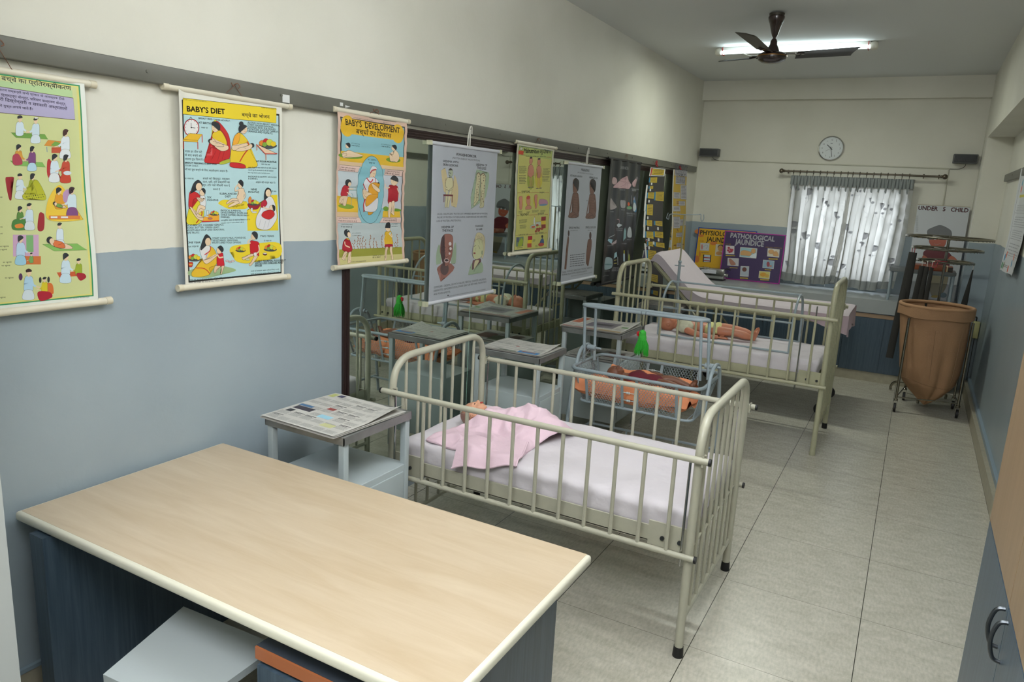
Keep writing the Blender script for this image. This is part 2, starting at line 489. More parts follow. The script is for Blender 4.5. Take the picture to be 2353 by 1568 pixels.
        for j in range(nb + 1):
            for i in range(nu + 1):
                u, w = (min(s.w, i * su), min(s.h, j * sv)) if fn else (s.w * i / nu, s.h * j / nb); e = fn(u, w) if fn else 0
                g.append(bm.verts.new((O + e - N * thick if isinstance(e, Vector) else O + U * u + V * w + N * (e - thick)) - off))
        for j in range(nb):
            for i in range(nu):
                a = j * (nu + 1) + i
                f = bm.faces.new((g[a], g[a + nu + 1], g[a + nu + 2], g[a + 1])); f.material_index = bk
        me = bpy.data.meshes.new(name); bm.to_mesh(me); bm.free()
        for m in s.mats: me.materials.append(m)
        if smooth and fn: me.polygons.foreach_set('use_smooth', [True] * len(me.polygons))
        o = bpy.data.objects.new(name, me); COL.objects.link(o)
        if parent: o.parent = parent; ORG[o.name] = off
        return o
# ================================================================== the room
M_FLOOR = floor_tiles()
M_CEIL = mat('ceiling_paint', (214, 216, 213), .8)
M_RAIL = mat('grey_rail_paint', (96, 96, 87), .42, bump=.05, bscale=20, var=.08, vscale=5)
M_BASE = mat('stone_skirting', (166, 160, 140), .4, var=.10, vscale=20)
M_FRAME = mat('dark_brown_frame', (46, 32, 30), .35)
H = 3.156
struct(MB().box(-.25, 3.4, -2.2, 9.3, -.1, 0), 'floor', M_FLOOR)
struct(MB().box(-.25, 3.4, -2.2, 9.3, H, H + .1), 'ceiling', M_CEIL)
MY0, MY1, MZ0, MZ1 = 2.765, 8.34, .10, 2.085
w = MB(); w.box(-.2, 0, -2.1, MY0, 0, H); w.box(-.2, 0, MY1, 9.3, 0, H); w.box(-.2, 0, MY0, MY1, MZ1, H); w.box(-.2, 0, MY0, MY1, 0, MZ0)
struct(w, 'wall_left', M_WALL)
WX0, WX1, WZ0, WZ1 = 1.20, 2.30, .94, 2.00
w = MB(); w.box(0, WX0, 9.1, 9.3, 0, H); w.box(WX1, 3.15, 9.1, 9.3, 0, H); w.box(WX0, WX1, 9.1, 9.3, 0, WZ0); w.box(WX0, WX1, 9.1, 9.3, WZ1, H)
w.box(0, 2.93, 9.0, 9.1, 2.94, H)
struct(w, 'wall_back', M_WALL)
w = MB(); w.box(3.15, 3.35, -2.1, 9.3, 0, H); w.box(2.93, 3.15, -2.1, 9.1, 2.52, H); w.box(2.93, 3.15, 8.6, 9.1, 0, 2.52)
struct(w, 'wall_right', M_WALL)
struct(MB().box(-.2, 3.4, -2.2, -2.05, 0, H), 'wall_rear', M_WALL)
struct(MB().box(0, .752, .70, .80, 0, H), 'wall_near', mat('near_wall_paint', (168, 172, 170), .5))
b = MB(); b.box(0, .012, .8, MY0, 0, .085); b.cur = 1; b.box(0, .016, .8, MY0, .085, .10)
struct(b, 'baseboard_left', [M_BASE, mat('blue_bead', (140, 158, 170), .35)])
b = MB(); b.box(3.10, 3.15, -2, 8.6, 0, .115); b.cur = 1; b.box(3.128, 3.15, -2, 8.6, .115, .15)
struct(b, 'baseboard_right', [M_BASE, mat('blue_bead', (140, 158, 170), .35)])
def rail(name, x0, x1, y0, y1):
    m = MB(); m.box(x0, x1, y0, y1, 2.100, 2.165, bev=.004)
    yy = y0 + .3
    while yy < y1 - .1:
        m.tube([(x0 - .002 if x0 > 1 else x1 - .003, yy, 2.135), (x0 + .004 if x0 > 1 else x1 + .003, yy, 2.135)], .006, 8); yy += .62
    struct(m, name, M_RAIL)
rail('trim_1', 0, .032, .8, 8.95)
rail('trim_2', 3.118, 3.15, 1.9, 8.5)
# conduit of the speaker wires along the back wall
m = MB(); m.tube([(.16, 9.095, 2.255), (2.66, 9.095, 2.235)], .007, 8); m.tube([(2.66, 9.095, 2.235), (2.665, 9.095, 1.30)], .007, 8)
struct(m, 'trim_3', mat('cream_conduit', (196, 194, 178), .5))

# window behind the curtains
M_ALU = mat('window_aluminium', (150, 140, 128), .4, .6)
m = MB()
for x0, x1, z0, z1 in ((WX0, WX1, WZ0, WZ0 + .05), (WX0, WX1, WZ1 - .05, WZ1), (WX0, WX0 + .05, WZ0 + .05, WZ1 - .05), (WX1 - .05, WX1, WZ0 + .05, WZ1 - .05), (1.73, 1.77, WZ0 + .05, WZ1 - .05)):
    m.box(x0, x1, 9.16, 9.20, z0, z1)
for k in range(1, 7): m.tube([(WX0 + .02, 9.22, WZ0 + k * .15), (WX1 - .02, 9.22, WZ0 + k * .15)], .006, 8)
win = struct(m, 'window_1', M_ALU)
gm = bpy.data.materials.new('window_glass'); gm.use_nodes = True
nt = gm.node_tree; nt.nodes.remove(nt.nodes['Principled BSDF'])
tr = nt.nodes.new('ShaderNodeBsdfTransparent'); gl = nt.nodes.new('ShaderNodeBsdfGlossy'); gl.inputs['Roughness'].default_value = .02
mxs = nt.nodes.new('ShaderNodeMixShader'); mxs.inputs[0].default_value = .08
nt.links.new(tr.outputs[0], mxs.inputs[1]); nt.links.new(gl.outputs[0], mxs.inputs[2]); nt.links.new(mxs.outputs[0], nt.nodes['Material Output'].inputs[0])
MB().box(WX0 + .05, WX1 - .05, 9.178, 9.182, WZ0 + .05, WZ1 - .05).build('pane', gm, win)

# one-way mirror glazing in the left wall
M_MIRROR = mat('tinted_mirror', (205, 214, 207), .015, 1.0)
fr = thing('mirrored_glazing', 'long wall of mirrored glass panes in a dark brown frame under the grey rail', 'mirror', (0, MY0, MZ0))
m = MB(); m.box(-.03, .012, MY0 - .012, MY0 + .035, MZ0, MZ1)
for k in range(3): m.tube([(.013, MY0 + .001 + .011 * k, MZ0), (.013, MY0 + .001 + .011 * k, MZ1)], .003, 6)
m.build('side_post', M_FRAME, fr)
m = MB(); m.box(-.03, .002, MY0, MY1, MZ1 - .055, MZ1)
for z in (MZ1 - .008, MZ1 - .022, MZ1 - .036, MZ1 - .050): m.tube([(.003, MY0, z), (.003, MY1, z)], .0038, 6)
m.build('top_track', M_FRAME, fr)
MB().box(-.03, .006, MY0, MY1, MZ0, MZ0 + .025).build('bottom_track', M_FRAME, fr)
MB().box(-.03, .006, MY1 - .02, MY1 + .01, MZ0, MZ1).build('side_post', M_FRAME, fr)
seams = [MY0 + .035, 3.951, 5.06, 6.31, 7.25, MY1 - .02]
for i in range(5):
    MB().box(.000, .010, seams[i] + .0015, seams[i + 1] - .0015, MZ0 + .025, MZ1 - .05).build('mirror_pane', M_MIRROR, fr)

# tube light and fan
def tube_light(c, ln, name='tube_light'):
    t = thing(name, 'lit white tube light with rounded end caps on the ceiling behind the fan', 'lamp', c)
    x, y, z = c; h = ln / 2
    em = bpy.data.materials.new('tube_glow'); em.use_nodes = True; e = em.node_tree.nodes['Principled BSDF']
    e.inputs['Base Color'].default_value = (.9, .95, 1, 1); e.inputs['Emission Color'].default_value = (.84, .97, 1, 1); e.inputs['Emission Strength'].default_value = 3.2
    MB().box(x - h + .06, x + h - .06, y - .035, y + .035, z - .03, z, bev=.006).build('housing', mat('white_plastic', (222, 224, 218), .4), t)
    MB().tube([(x - h + .06, y - .03, z - .045), (x + h - .06, y - .03, z - .045)], .016, 16).build('tube', em, t)
    for s in (-1, 1):
        m = MB(); m.box(x + s * h - .07 * (s > 0), x + s * h + .07 * (s < 0), y - .045, y + .045, z - .068, z, bev=.028)
        cp = m.build('end_cap', mat('cream_plastic', (216, 214, 200), .4), t)
        MB().box(x + s * (h - .074) - .003, x + s * (h - .074) + .003, y - .043, y + .04, z - .064, z - .002).build('red_band', mat('red_band', (176, 40, 36), .5), cp)
    W_ = mat('white_plastic', (222, 224, 218), .4)
    m = MB(); m.tube(catmull([(x - .16, y - .06, z - .06), (x - .20, y - .12, z - .10), (x - .33, y - .10, z - .095), (x - .45, y - .05, z - .05)], 6, False), .003, 6).build('wire', W_, t)
    m = MB(); m.tube(catmull([(x + .06, y - .06, z - .05), (x + .07, y - .12, z - .11), (x + .10, y - .12, z - .12), (x + .13, y - .06, z - .05)], 6, False), .003, 6)
    m.build('wire', mat('white_plastic', (222, 224, 218), .4), t)
tube_light((1.28, 7.10, H), 1.36)

M_FAN = mat('fan_brown', (44, 28, 24), .25, coat=.4)
M_BLADE = mat('fan_blade', (66, 62, 56), .35, .3)
fx, fy = 1.345, 5.88
f = thing('ceiling_fan', 'dark brown three-blade ceiling fan hanging in front of the lit tube', 'fan', (fx, fy, 2.83))
MB().lathe([(.014, 0), (.022, .012), (.034, .055), (.046, .095), (.050, .10), (.057, .125), (.058, .138), (.05, .145)], (fx, fy, 2.985), 28).build('canopy', M_FAN, f)
m = MB(); m.lathe([(.02, 0), (.05, .01), (.055, .045), (.018, .05)], (fx, fy, H - .055), 20)
m.build('ceiling_plate', mat('plate_dark', (70, 66, 58), .6, .5), f)
MB().tube([(fx, fy, 2.90), (fx, fy, H - .02)], .011, 12).build('rod', M_FAN, f)
MB().lathe([(.016, .14), (.024, .125), (.026, .10), (.042, .07), (.05, .045), (.046, .03)], (fx, fy, 2.83), 28).build('lower_canopy', M_FAN, f)
MB().lathe([(.02, -.045), (.07, -.038), (.098, -.02), (.105, 0), (.1, .018), (.075, .03), (.03, .034)], (fx, fy, 2.845), 36).build('motor', M_FAN, f)
MB().lathe([(.103, -.002), (.1065, .002), (.1065, .006), (.102, .009)], (fx, fy, 2.845), 36, cap=False).build('trim_ring', mat('brass_ring', (150, 110, 60), .3, .9), f)
for a in (18, 140, 262):
    a = math.radians(a)
    d = Vector((math.cos(a), math.sin(a), 0)); p = Vector((-math.sin(a), math.cos(a), 0)); c = Vector((fx, fy, 2.868))
    def bl(u, v, s):
        r = .17 + .42 * u; wd = .060 + .012 * u
        k = (v - .5) * 2 * wd * (1 if u < .93 else 1 - (u - .93) * 3 * (v > .5))
        return c + d * (r - .03 * (u > .97) * v) + p * k + Vector((0, 0, -k * .22 + s * .0015 + .035 * u - .006 * abs(k) / wd))
    b = MB()
    b.grid(14, 6, lambda u, v: bl(u, v, 1)); b.grid(14, 6, lambda u, v: bl(u, v, -1), flip=True)
    bo = b.build('blade', M_BLADE, f)
    m = MB(); m.obox(c + d * .145, d * .055, p * .022, Vector((0, 0, .003))); m.obox(c + d * .19, d * .03, p * .035, Vector((0, 0, .0035)))
    for q in (-.02, .02): m.tube([c + d * .195 + p * q + Vector((0, 0, -.008)), c + d * .195 + p * q + Vector((0, 0, .008))], .005, 8)
    m.build('blade_bracket', M_FAN, bo)

# wall clock
cx_, cz_ = 1.485, 2.418
k = thing('wall_clock', 'round white wall clock with chrome rim above the curtain rod', 'clock', (cx_, 9.1, cz_))
MB().lathe([(.134, 0), (.137, -.012), (.132, -.024), (.124, -.026), (.123, -.016)], (cx_, 9.1, cz_), 64, 'y', cap=False).build('rim', mat('chrome', (190, 190, 188), .15, 1), k)
MB().lathe([(.124, -.001), (.124, -.015)], (cx_, 9.1, cz_), 64, 'y').build('back_case', mat('white_plastic', (222, 224, 218), .4), k)
s = Sheet(.25, .25, ((-.125, .125), (.125, .125), (.125, -.125), (-.125, -.125)))
s.ell((214, 220, 222), 0, 0, .122, .122, n=48)
for i in range(12):
    a = PI / 2 - (i + 1) * PI / 6; t = str(i + 1); wd = {'1': .004, '11': .011}.get(t, .011 if len(t) == 1 else .019)
    s.T(t, .093 * math.cos(a) - wd / 2, .093 * math.sin(a) - .009, .093 * math.cos(a) + wd / 2, c=(70, 74, 78))
for i in range(60):
    a = i * PI / 30; s.ln((110, 112, 114), [(.112 * math.cos(a), .112 * math.sin(a)), (.116 * math.cos(a), .116 * math.sin(a))], .0012)
s.rect((90, 94, 98), -.011, .058, .011, .052)
s.build('dial', (cx_ - .125, 9.083, cz_ - .125), (1, 0, 0), (0, 0, 1), (0, -1, 0), k, back='skip')
def hand(L_, wd, deg, nm, col_, yy):
    a = math.radians(90 - deg); d = Vector((math.cos(a), 0, math.sin(a))); p = Vector((-d.z, 0, d.x)); c = Vector((cx_, yy, cz_))
    MB().obox(c + d * (L_ / 2 - .01), d * (L_ / 2 + .01), p * wd, Vector((0, .0008, 0))).build(nm, ink(col_), k)
hand(.06, .0035, 312, 'hour_hand', (24, 26, 30), 9.080); hand(.095, .0025, 168, 'minute_hand', (24, 26, 30), 9.078); hand(.06, .0010, 240, 'second_hand', (90, 90, 90), 9.076)
m = MB(); m.lathe([(.004, 0), (.004, -.006)], (cx_, 9.08, cz_), 12, 'y'); m.build('pin', ink((24, 26, 30)), k)

# speakers
def speaker(x0, x1, y1, z0, z1, lab, wire, rz=0):
    c = Vector(((x0 + x1) / 2, y1, (z0 + z1) / 2))
    t = thing('wall_speaker', lab, 'speaker', (c.x, y1, z0), group='small grey speakers on the back wall')
    MB().box(x0, x1, y1 - .13, y1 - .03, z0, z1, bev=.008).build('case', mat('speaker_grey', (92, 94, 94), .5), t)
    g = mat('speaker_grille', (60, 62, 64), .6)
    m = MB(); m.box(x0 + .012, x1 - .012, y1 - .136, y1 - .13, z0 + .012, z1 - .012, bev=.004)
    n_ = 14
    for i in range(1, n_): m.tube([(x0 + .014 + i * (x1 - x0 - .028) / n_, y1 - .137, z0 + .014), (x0 + .014 + i * (x1 - x0 - .028) / n_, y1 - .137, z1 - .014)], .0012, 5)
    m.build('grille', g, t)
    MB().box(c.x - .03, c.x + .03, y1 - .03, y1, z0 + .02, z0 + .06).build('bracket', mat('speaker_grey', (92, 94, 94), .5), t)
    MB().tube(catmull(wire, 6, False), .0025, 6).build('wire', mat('dark_wire', (50, 50, 48), .6), t)
speaker(.035, .265, 9.1, 2.29, 2.385, 'small grey speaker in the left corner above the mirrored glazing end', [(.18, 9.05, 2.30), (.19, 9.06, 2.275), (.22, 9.08, 2.258), (.25, 9.09, 2.254)])
speaker(2.68, 2.90, 9.1, 2.285, 2.38, 'small grey speaker on the right, above the UNDER 5 CHILD board', [(2.80, 9.05, 2.30), (2.80, 9.06, 2.265), (2.76, 9.08, 2.235), (2.67, 9.09, 2.232)])

# curtain rod
M_ROD = mat('antique_rod', (104, 96, 84), .35, .8)
t = thing('curtain_rod', 'antique brown metal curtain rod with ball ends above the window', 'curtain rod', (1.8, 9.0, 2.15))
MB().tube([(1.02, 8.98, 2.152), (2.62, 8.98, 2.146)], .011, 14).build('rod', M_ROD, t)
for x, z in ((1.005, 2.152), (2.635, 2.146)):
    m = MB(); m.ell((x, 8.98, z), (.027, .027, .027), nu=20, nv=14); sx = 1 if x < 2 else -1
    m.lathe([(.013, .02 * sx), (.017, .03 * sx), (.013, .04 * sx)], (x, 8.98, z), 14, 'x'); m.build('ball_finial', M_ROD, t)
for x in (1.08, 2.44, 2.58):
    m = MB(); m.tube([(x, 8.98, 2.15), (x, 9.1, 2.15)], .006, 8); m.lathe([(.016, -.008), (.016, .008)], (x, 8.98, 2.15), 14, 'x'); m.tube([(x, 8.98, 2.14), (x, 8.98, 2.12)], .005, 8)
    m.build('bracket', M_ROD, t)

# curtains
def cloth_mat(name, rgb, tr_rgb, fac):
    m = bpy.data.materials.new(name); m.use_nodes = True; nt = m.node_tree; L = nt.links.new
    b = nt.nodes['Principled BSDF']; b.inputs['Base Color'].default_value = (*lin(rgb), 1); b.inputs['Roughness'].default_value = .8
    t = nt.nodes.new('ShaderNodeBsdfTranslucent'); t.inputs[0].default_value = (*lin(tr_rgb), 1)
    x = nt.nodes.new('ShaderNodeMixShader'); x.inputs[0].default_value = fac
    n = nt.nodes.new('ShaderNodeTexNoise'); n.inputs['Scale'].default_value = 260
    tc = nt.nodes.new('ShaderNodeTexCoord'); L(tc.outputs['Object'], n.inputs['Vector'])
    bp = nt.nodes.new('ShaderNodeBump'); bp.inputs['Strength'].default_value = .3; bp.inputs['Distance'].default_value = .002; L(n.outputs[0], bp.inputs['Height']); L(bp.outputs[0], b.inputs['Normal'])
    L(b.outputs[0], x.inputs[1]); L(t.outputs[0], x.inputs[2]); L(x.outputs[0], nt.nodes['Material Output'].inputs[0])
    return m
M_CURT = cloth_mat('curtain_cloth', (158, 162, 160), (226, 222, 214), .52)
M_CURTD = cloth_mat('curtain_print', (136, 138, 140), (206, 206, 210), .54)
M_HEM = cloth_mat('curtain_hem', (146, 150, 148), (196, 198, 196), .22)
M_BAND = mat('curtain_heading', (140, 146, 146), .8)
def curtain(x0, x1, b0, b1, lab, seed, npl, nf=5.5):
    """x0..x1 at the rod, b0..b1 at the hem (metres)"""
    rnd = random.Random(seed)
    W_, Hc = 1.0, 1.215
    t = thing('curtain', lab, 'curtain', ((x0 + x1) / 2, 8.98, .9), group='grey flowered curtains over the window')
    s = Sheet(W_, Hc, ((0, 1), (1, 1), (1, 0), (0, 0)))
    s.rect(M_CURT, 0, 0, 1, 1)
    s.rect(M_HEM, 0, 0, 1, .075); s.rect(M_CURT, 0, .905, 1, 1)
    for k in range(13):
        fx_, fy_ = (k % 4 + .3 + .4 * rnd.random()) / 4, .12 + .80 * ((k * .37 + rnd.random() * .1) % 1)
        sc = .7 + .5 * rnd.random()
        s.blob(M_CURTD, [(fx_ - .035 * sc, fy_ + .03 * sc), (fx_ - .02 * sc, fy_ - .015 * sc), (fx_, fy_ - .025 * sc), (fx_ + .025 * sc, fy_ - .01 * sc), (fx_ + .035 * sc, fy_ + .028 * sc), (fx_ + .012 * sc, fy_ + .018 * sc), (fx_, fy_ + .035 * sc), (fx_ - .015 * sc, fy_ + .018 * sc)], 0)
        s.ln(M_CURTD, [(fx_, fy_ - .02 * sc), (fx_ + .01, fy_ - .07), (fx_ - .02, fy_ - .14), (fx_ - .015, fy_ - .20 * sc)], .0028)
        s.ln(M_CURTD, [(fx_ + .005, fy_ - .06), (fx_ + .045, fy_ - .05), (fx_ + .05, fy_ - .02)], .002)
        s.ell(M_CURTD, fx_ + .05, fy_ - .015, .014, .012)
        s.ln(M_CURTD, [(fx_ - .015, fy_ - .12), (fx_ - .05, fy_ - .09), (fx_ - .055, fy_ - .06)], .002)
        s.ell(M_CURTD, fx_ - .056, fy_ - .055, .012, .010)
    ph = rnd.random() * 6
    def fn(u, v):
        q = u / W_; h = max(0., min(1., v / Hc))
        xt = x0 + (x1 - x0) * q; xb = b0 + (b1 - b0) * q
        x = xb + (xt - xb) * min(1, h * 1.0) ** .8
        dep = (.030 + .022 * (1 - h)) * math.sin(q * nf * 2 * PI + .9 * math.sin(q * 7 + ph)) + .010 * math.sin(q * npl * 2 * PI * h) + .012 * math.sin(q * 17 + ph + h * 3) * (1 - h)
        if h > .91: dep *= .55
        belly = .05 * max(0, .3 - h) * 3 * math.sin(PI * q)
        z = .90 + v * (2.105 - .90) / Hc
        hem = max(0, 1 - h / .10)
        z += .045 * max(0, 1 - h / .25) * (1 - math.sin(PI * min(1, q * 1.02))) ** 2 - .008 * hem * math.sin(q * 14 + ph)
        x += .022 * math.sin(q * nf * 2 * PI * 2 + 1) * (1 - .6 * h) + .014 * math.sin(h * 5 + q * 5) * (1 - h)
        return Vector((x, 8.965 + dep - belly * .8 - .03 * hem, z))
    s.dz = .0004
    s.build('cloth', (0, 0, 0), (1, 0, 0), (0, 0, 1), (0, -1, 0), t, fn=fn, su=.0125, sv=.03, back='skip')
    m = MB()
    m.grid(int(npl * 16), 6, lambda u, v: Vector((x0 + (x1 - x0) * u, 8.952 + .010 * math.sin(u * npl * 2 * PI), 2.005 + .102 * v)))
    for i in range(npl):
        xx = x0 + (x1 - x0) * (i + .25) / npl
        m.tube([(xx - .010, 8.945, 2.10), (xx, 8.935, 2.02), (xx + .004, 8.945, 1.95)], [.009, .012, .006], 8)
        m.tube([(xx + .010, 8.945, 2.10), (xx + .003, 8.935, 2.02), (xx - .003, 8.945, 1.96)], [.009, .012, .006], 8)
    m.build('pleated_heading', M_BAND, t)
    for i in range(npl):
        xx = x0 + (x1 - x0) * (i + .25) / npl
        a = [(xx, 8.98 + .017 * math.cos(q), 2.146 + .019 * math.sin(q)) for q in [2 * PI * k / 16 for k in range(16)]]
        m = MB(); m.tube(a, .0045, 8, closed=True); m.tube([(xx, 8.975, 2.128), (xx, 8.955, 2.10)], .003, 6); m.build('ring', M_ROD, t)
curtain(1.12, 1.76, 1.13, 1.72, 'left-hand grey flowered curtain, its edge pulled in beside the purple jaundice board', 3, 9)
curtain(1.74, 2.36, 1.66, 2.32, 'right-hand grey flowered curtain, hanging beside the little table on the counter', 5, 9)
# ================================================================== furniture
M_LAM_BLUE = wood('blue_laminate', (54, 70, 84), (76, 93, 108), (30, 30, 1.2), .38)
M_LAM_BEIGE = wood('beige_laminate', (144, 120, 92), (157, 132, 104), (14, 14, 1), .4)
M_DESK = wood('desk_laminate', (185, 165, 137), (201, 184, 159), (.9, 7, 7), .33, 2.4)
M_EDGE = mat('cream_edging', (219, 216, 198), .35)
M_STEEL = mat('brushed_steel', (138, 139, 138), .36, .55, var=.2, vscale=9, bump=.04, bscale=40)
M_LOCK = mat('pale_grey_enamel', (168, 178, 180), .35)
M_CRIB = mat('cream_grey_enamel', (176, 174, 156), .3, var=.05, vscale=20)
M_CRIB2 = mat('cream_green_enamel', (172, 170, 142), .32, var=.06, vscale=20)
M_BLUEP = mat('pale_blue_enamel', (150, 163, 170), .33)
M_BLACK = mat('black_rubber', (22, 22, 24), .5)
M_CHROME = mat('chrome', (190, 190, 188), .15, 1)
M_SHEET = mat('white_sheet', (207, 201, 206), .85, bump=.45, bscale=16)
M_DARKM = mat('dark_steel', (84, 88, 92), .3, .9)

# desk
d = thing('desk', 'large desk with pale wood-grain top and cream edge in the foreground', 'desk', (.87, 1.57, 0))
X0, X1, Y0, Y1, ZT = .03, 1.726, 1.165, 1.985, .6845
MB().box(X0 + .012, X1 - .016, Y0 + .016, Y1 - .006, ZT - .022, ZT).build('top', M_DESK, d)
m = MB(); m.box(X0, X1, Y0, Y1, ZT - .032, ZT - .0006, bev=.010); m.build('edging', M_EDGE, d)
m = MB(); m.box(.146, .218, 1.147, 1.90, 0, ZT - .036); m.build('side_panel', M_LAM_BLUE, d)
m = MB(); m.box(1.60, 1.632, 1.22, 1.95, 0, ZT - .033); m.build('side_panel', M_LAM_BLUE, d)
MB().box(.19, 1.60, 1.86, 1.885, .12, ZT - .033).build('back_panel', M_LAM_BLUE, d)
dr = thing('drawer_pedestal', 'blue drawer pedestal with orange-brown top edge under the desk', 'drawer unit', (1.3, 1.4, 0))
MB().box(1.13, 1.54, 1.19, 1.66, .03, .585).build('body', M_LAM_BLUE, dr)
MB().box(1.125, 1.545, 1.183, 1.665, .585, .602).build('top', mat('dark_blue_top', (58, 66, 78), .4), dr)
MB().box(1.125, 1.545, 1.177, 1.1825, .566, .601).build('edge_band', mat('orange_edge', (168, 98, 58), .45), dr)
for z in (.40, .22, .04):
    q = MB().box(1.137, 1.533, 1.172, 1.189, z, z + .155 if z > .1 else z + .165).build('drawer', M_LAM_BLUE, dr)
    MB().tube(fillet([(1.27, 1.171, z + .12), (1.27, 1.148, z + .12), (1.39, 1.148, z + .12), (1.39, 1.171, z + .12)], .015), .004, 8).build('handle', M_CHROME, q)
st = thing('stool', 'low stool with pale grey metal seat tucked under the desk', 'stool', (.87, 1.15, 0))
c = [Vector((.772, .985, .49)), Vector((1.068, 1.005, .49)), Vector((1.055, 1.32, .49)), Vector((.675, 1.30, .49))]
m = MB()
vs = [p + Vector((0, 0, .005)) for p in c] + [p - Vector((0, 0, .018)) for p in c]
m.add(vs, [(0, 1, 2, 3), (7, 6, 5, 4), (0, 4, 5, 1), (1, 5, 6, 2), (2, 6, 7, 3), (3, 7, 4, 0)])
m.build('seat', mat('stool_grey', (166, 174, 176), .4), st)
ce = sum(c, Vector()) / 4
for p in c:
    q = p + (ce - p) * .12; q2 = p + (ce - p) * .05
    lg = MB().tube([(q.x, q.y, .475), (q2.x, q2.y, .02)], .011, 12).build('leg', M_DARKM, st)
    MB().lathe([(.014, 0), (.014, .025)], (q2.x, q2.y, 0), 12).build('rubber_foot', M_BLACK, lg)
m = MB(); qs = [p + (ce - p) * .09 for p in c]
m.tube([(q.x, q.y, .18) for q in qs], .007, 8, closed=True); m.build('stretcher', M_DARKM, st)

# cupboard on the right
cb = thing('cupboard', 'tall cupboard with beige upper doors and blue lower doors beside the camera on the right', 'cupboard', (2.95, 1.7, 0))
cx0, cx1, cy0, cy1, zs = 2.75, 3.12, 1.215, 2.195, 1.005
MB().box(cx0 + .02, cx1, cy0, cy1, .08, zs).build('lower_body', M_LAM_BLUE, cb)
MB().box(cx0 + .02, cx1, cy0, cy1, zs, 2.05).build('upper_body', M_LAM_BEIGE, cb)
MB().box(cx0 + .05, cx1, cy0 + .02, cy1 - .02, 0, .08).build('plinth', mat('plinth_dark', (60, 62, 66), .6), cb)
for i, (a, b_) in enumerate(((cy0, 1.703), (1.707, cy1))):
    dd = MB().box(cx0, cx0 + .019, a, b_, .085, zs - .003).build('lower_door', M_LAM_BLUE, cb)
    yy = 1.675 if i == 0 else 1.735
    MB().tube(catmull([(cx0, yy, .985), (cx0 - .016, yy, .978), (cx0 - .024, yy, .94), (cx0 - .016, yy, .902), (cx0, yy, .895)], 6, False), .0045, 10).build('handle', M_DARKM, dd)
    MB().box(cx0, cx0 + .019, a, b_, zs + .003, 2.05).build('upper_door', M_LAM_BEIGE, cb)

# built-in counter along the back wall
M_TOP = mat('grey_counter', (158, 163, 163), .3, var=.03)
ct = thing('wall_counter', 'built-in counter with grey top and dark blue doors along the back wall', 'counter', (1.5, 8.7, 0))
CF = 8.33
m = MB(); m.box(0.0, 2.93, CF, 9.095, .815, .865); m.box(0, 2.93, CF, CF + .03, .725, .815); m.build('top', M_TOP, ct)
MB().box(0, 2.93, CF + .02, 9.09, .10, .724).build('carcass', M_LAM_BLUE, ct)
MB().box(0, 2.93, CF + .012, CF + .02, .675, .715).build('wood_strip', mat('strip_beige', (160, 134, 108), .45), ct)
MB().box(0, 2.93, CF + .015, 9.09, 0, .10).build('plinth', M_BASE, ct)
xs = [0.02, .40, .78, 1.16, 1.54, 1.93, 2.31, 2.62, 2.92]
for i in range(len(xs) - 1):
    dd = MB().box(xs[i] + .002, xs[i + 1] - .002, CF + .004, CF + .02, .105, .672).build('door', M_LAM_BLUE, ct)
    hx = xs[i + 1] - .05 if i % 2 == 0 else xs[i] + .05
    MB().tube(catmull([(hx, CF + .004, .60), (hx, CF - .018, .59), (hx, CF - .024, .545), (hx, CF - .018, .50), (hx, CF + .004, .49)], 5, False), .005, 8).build('handle', M_DARKM, dd)

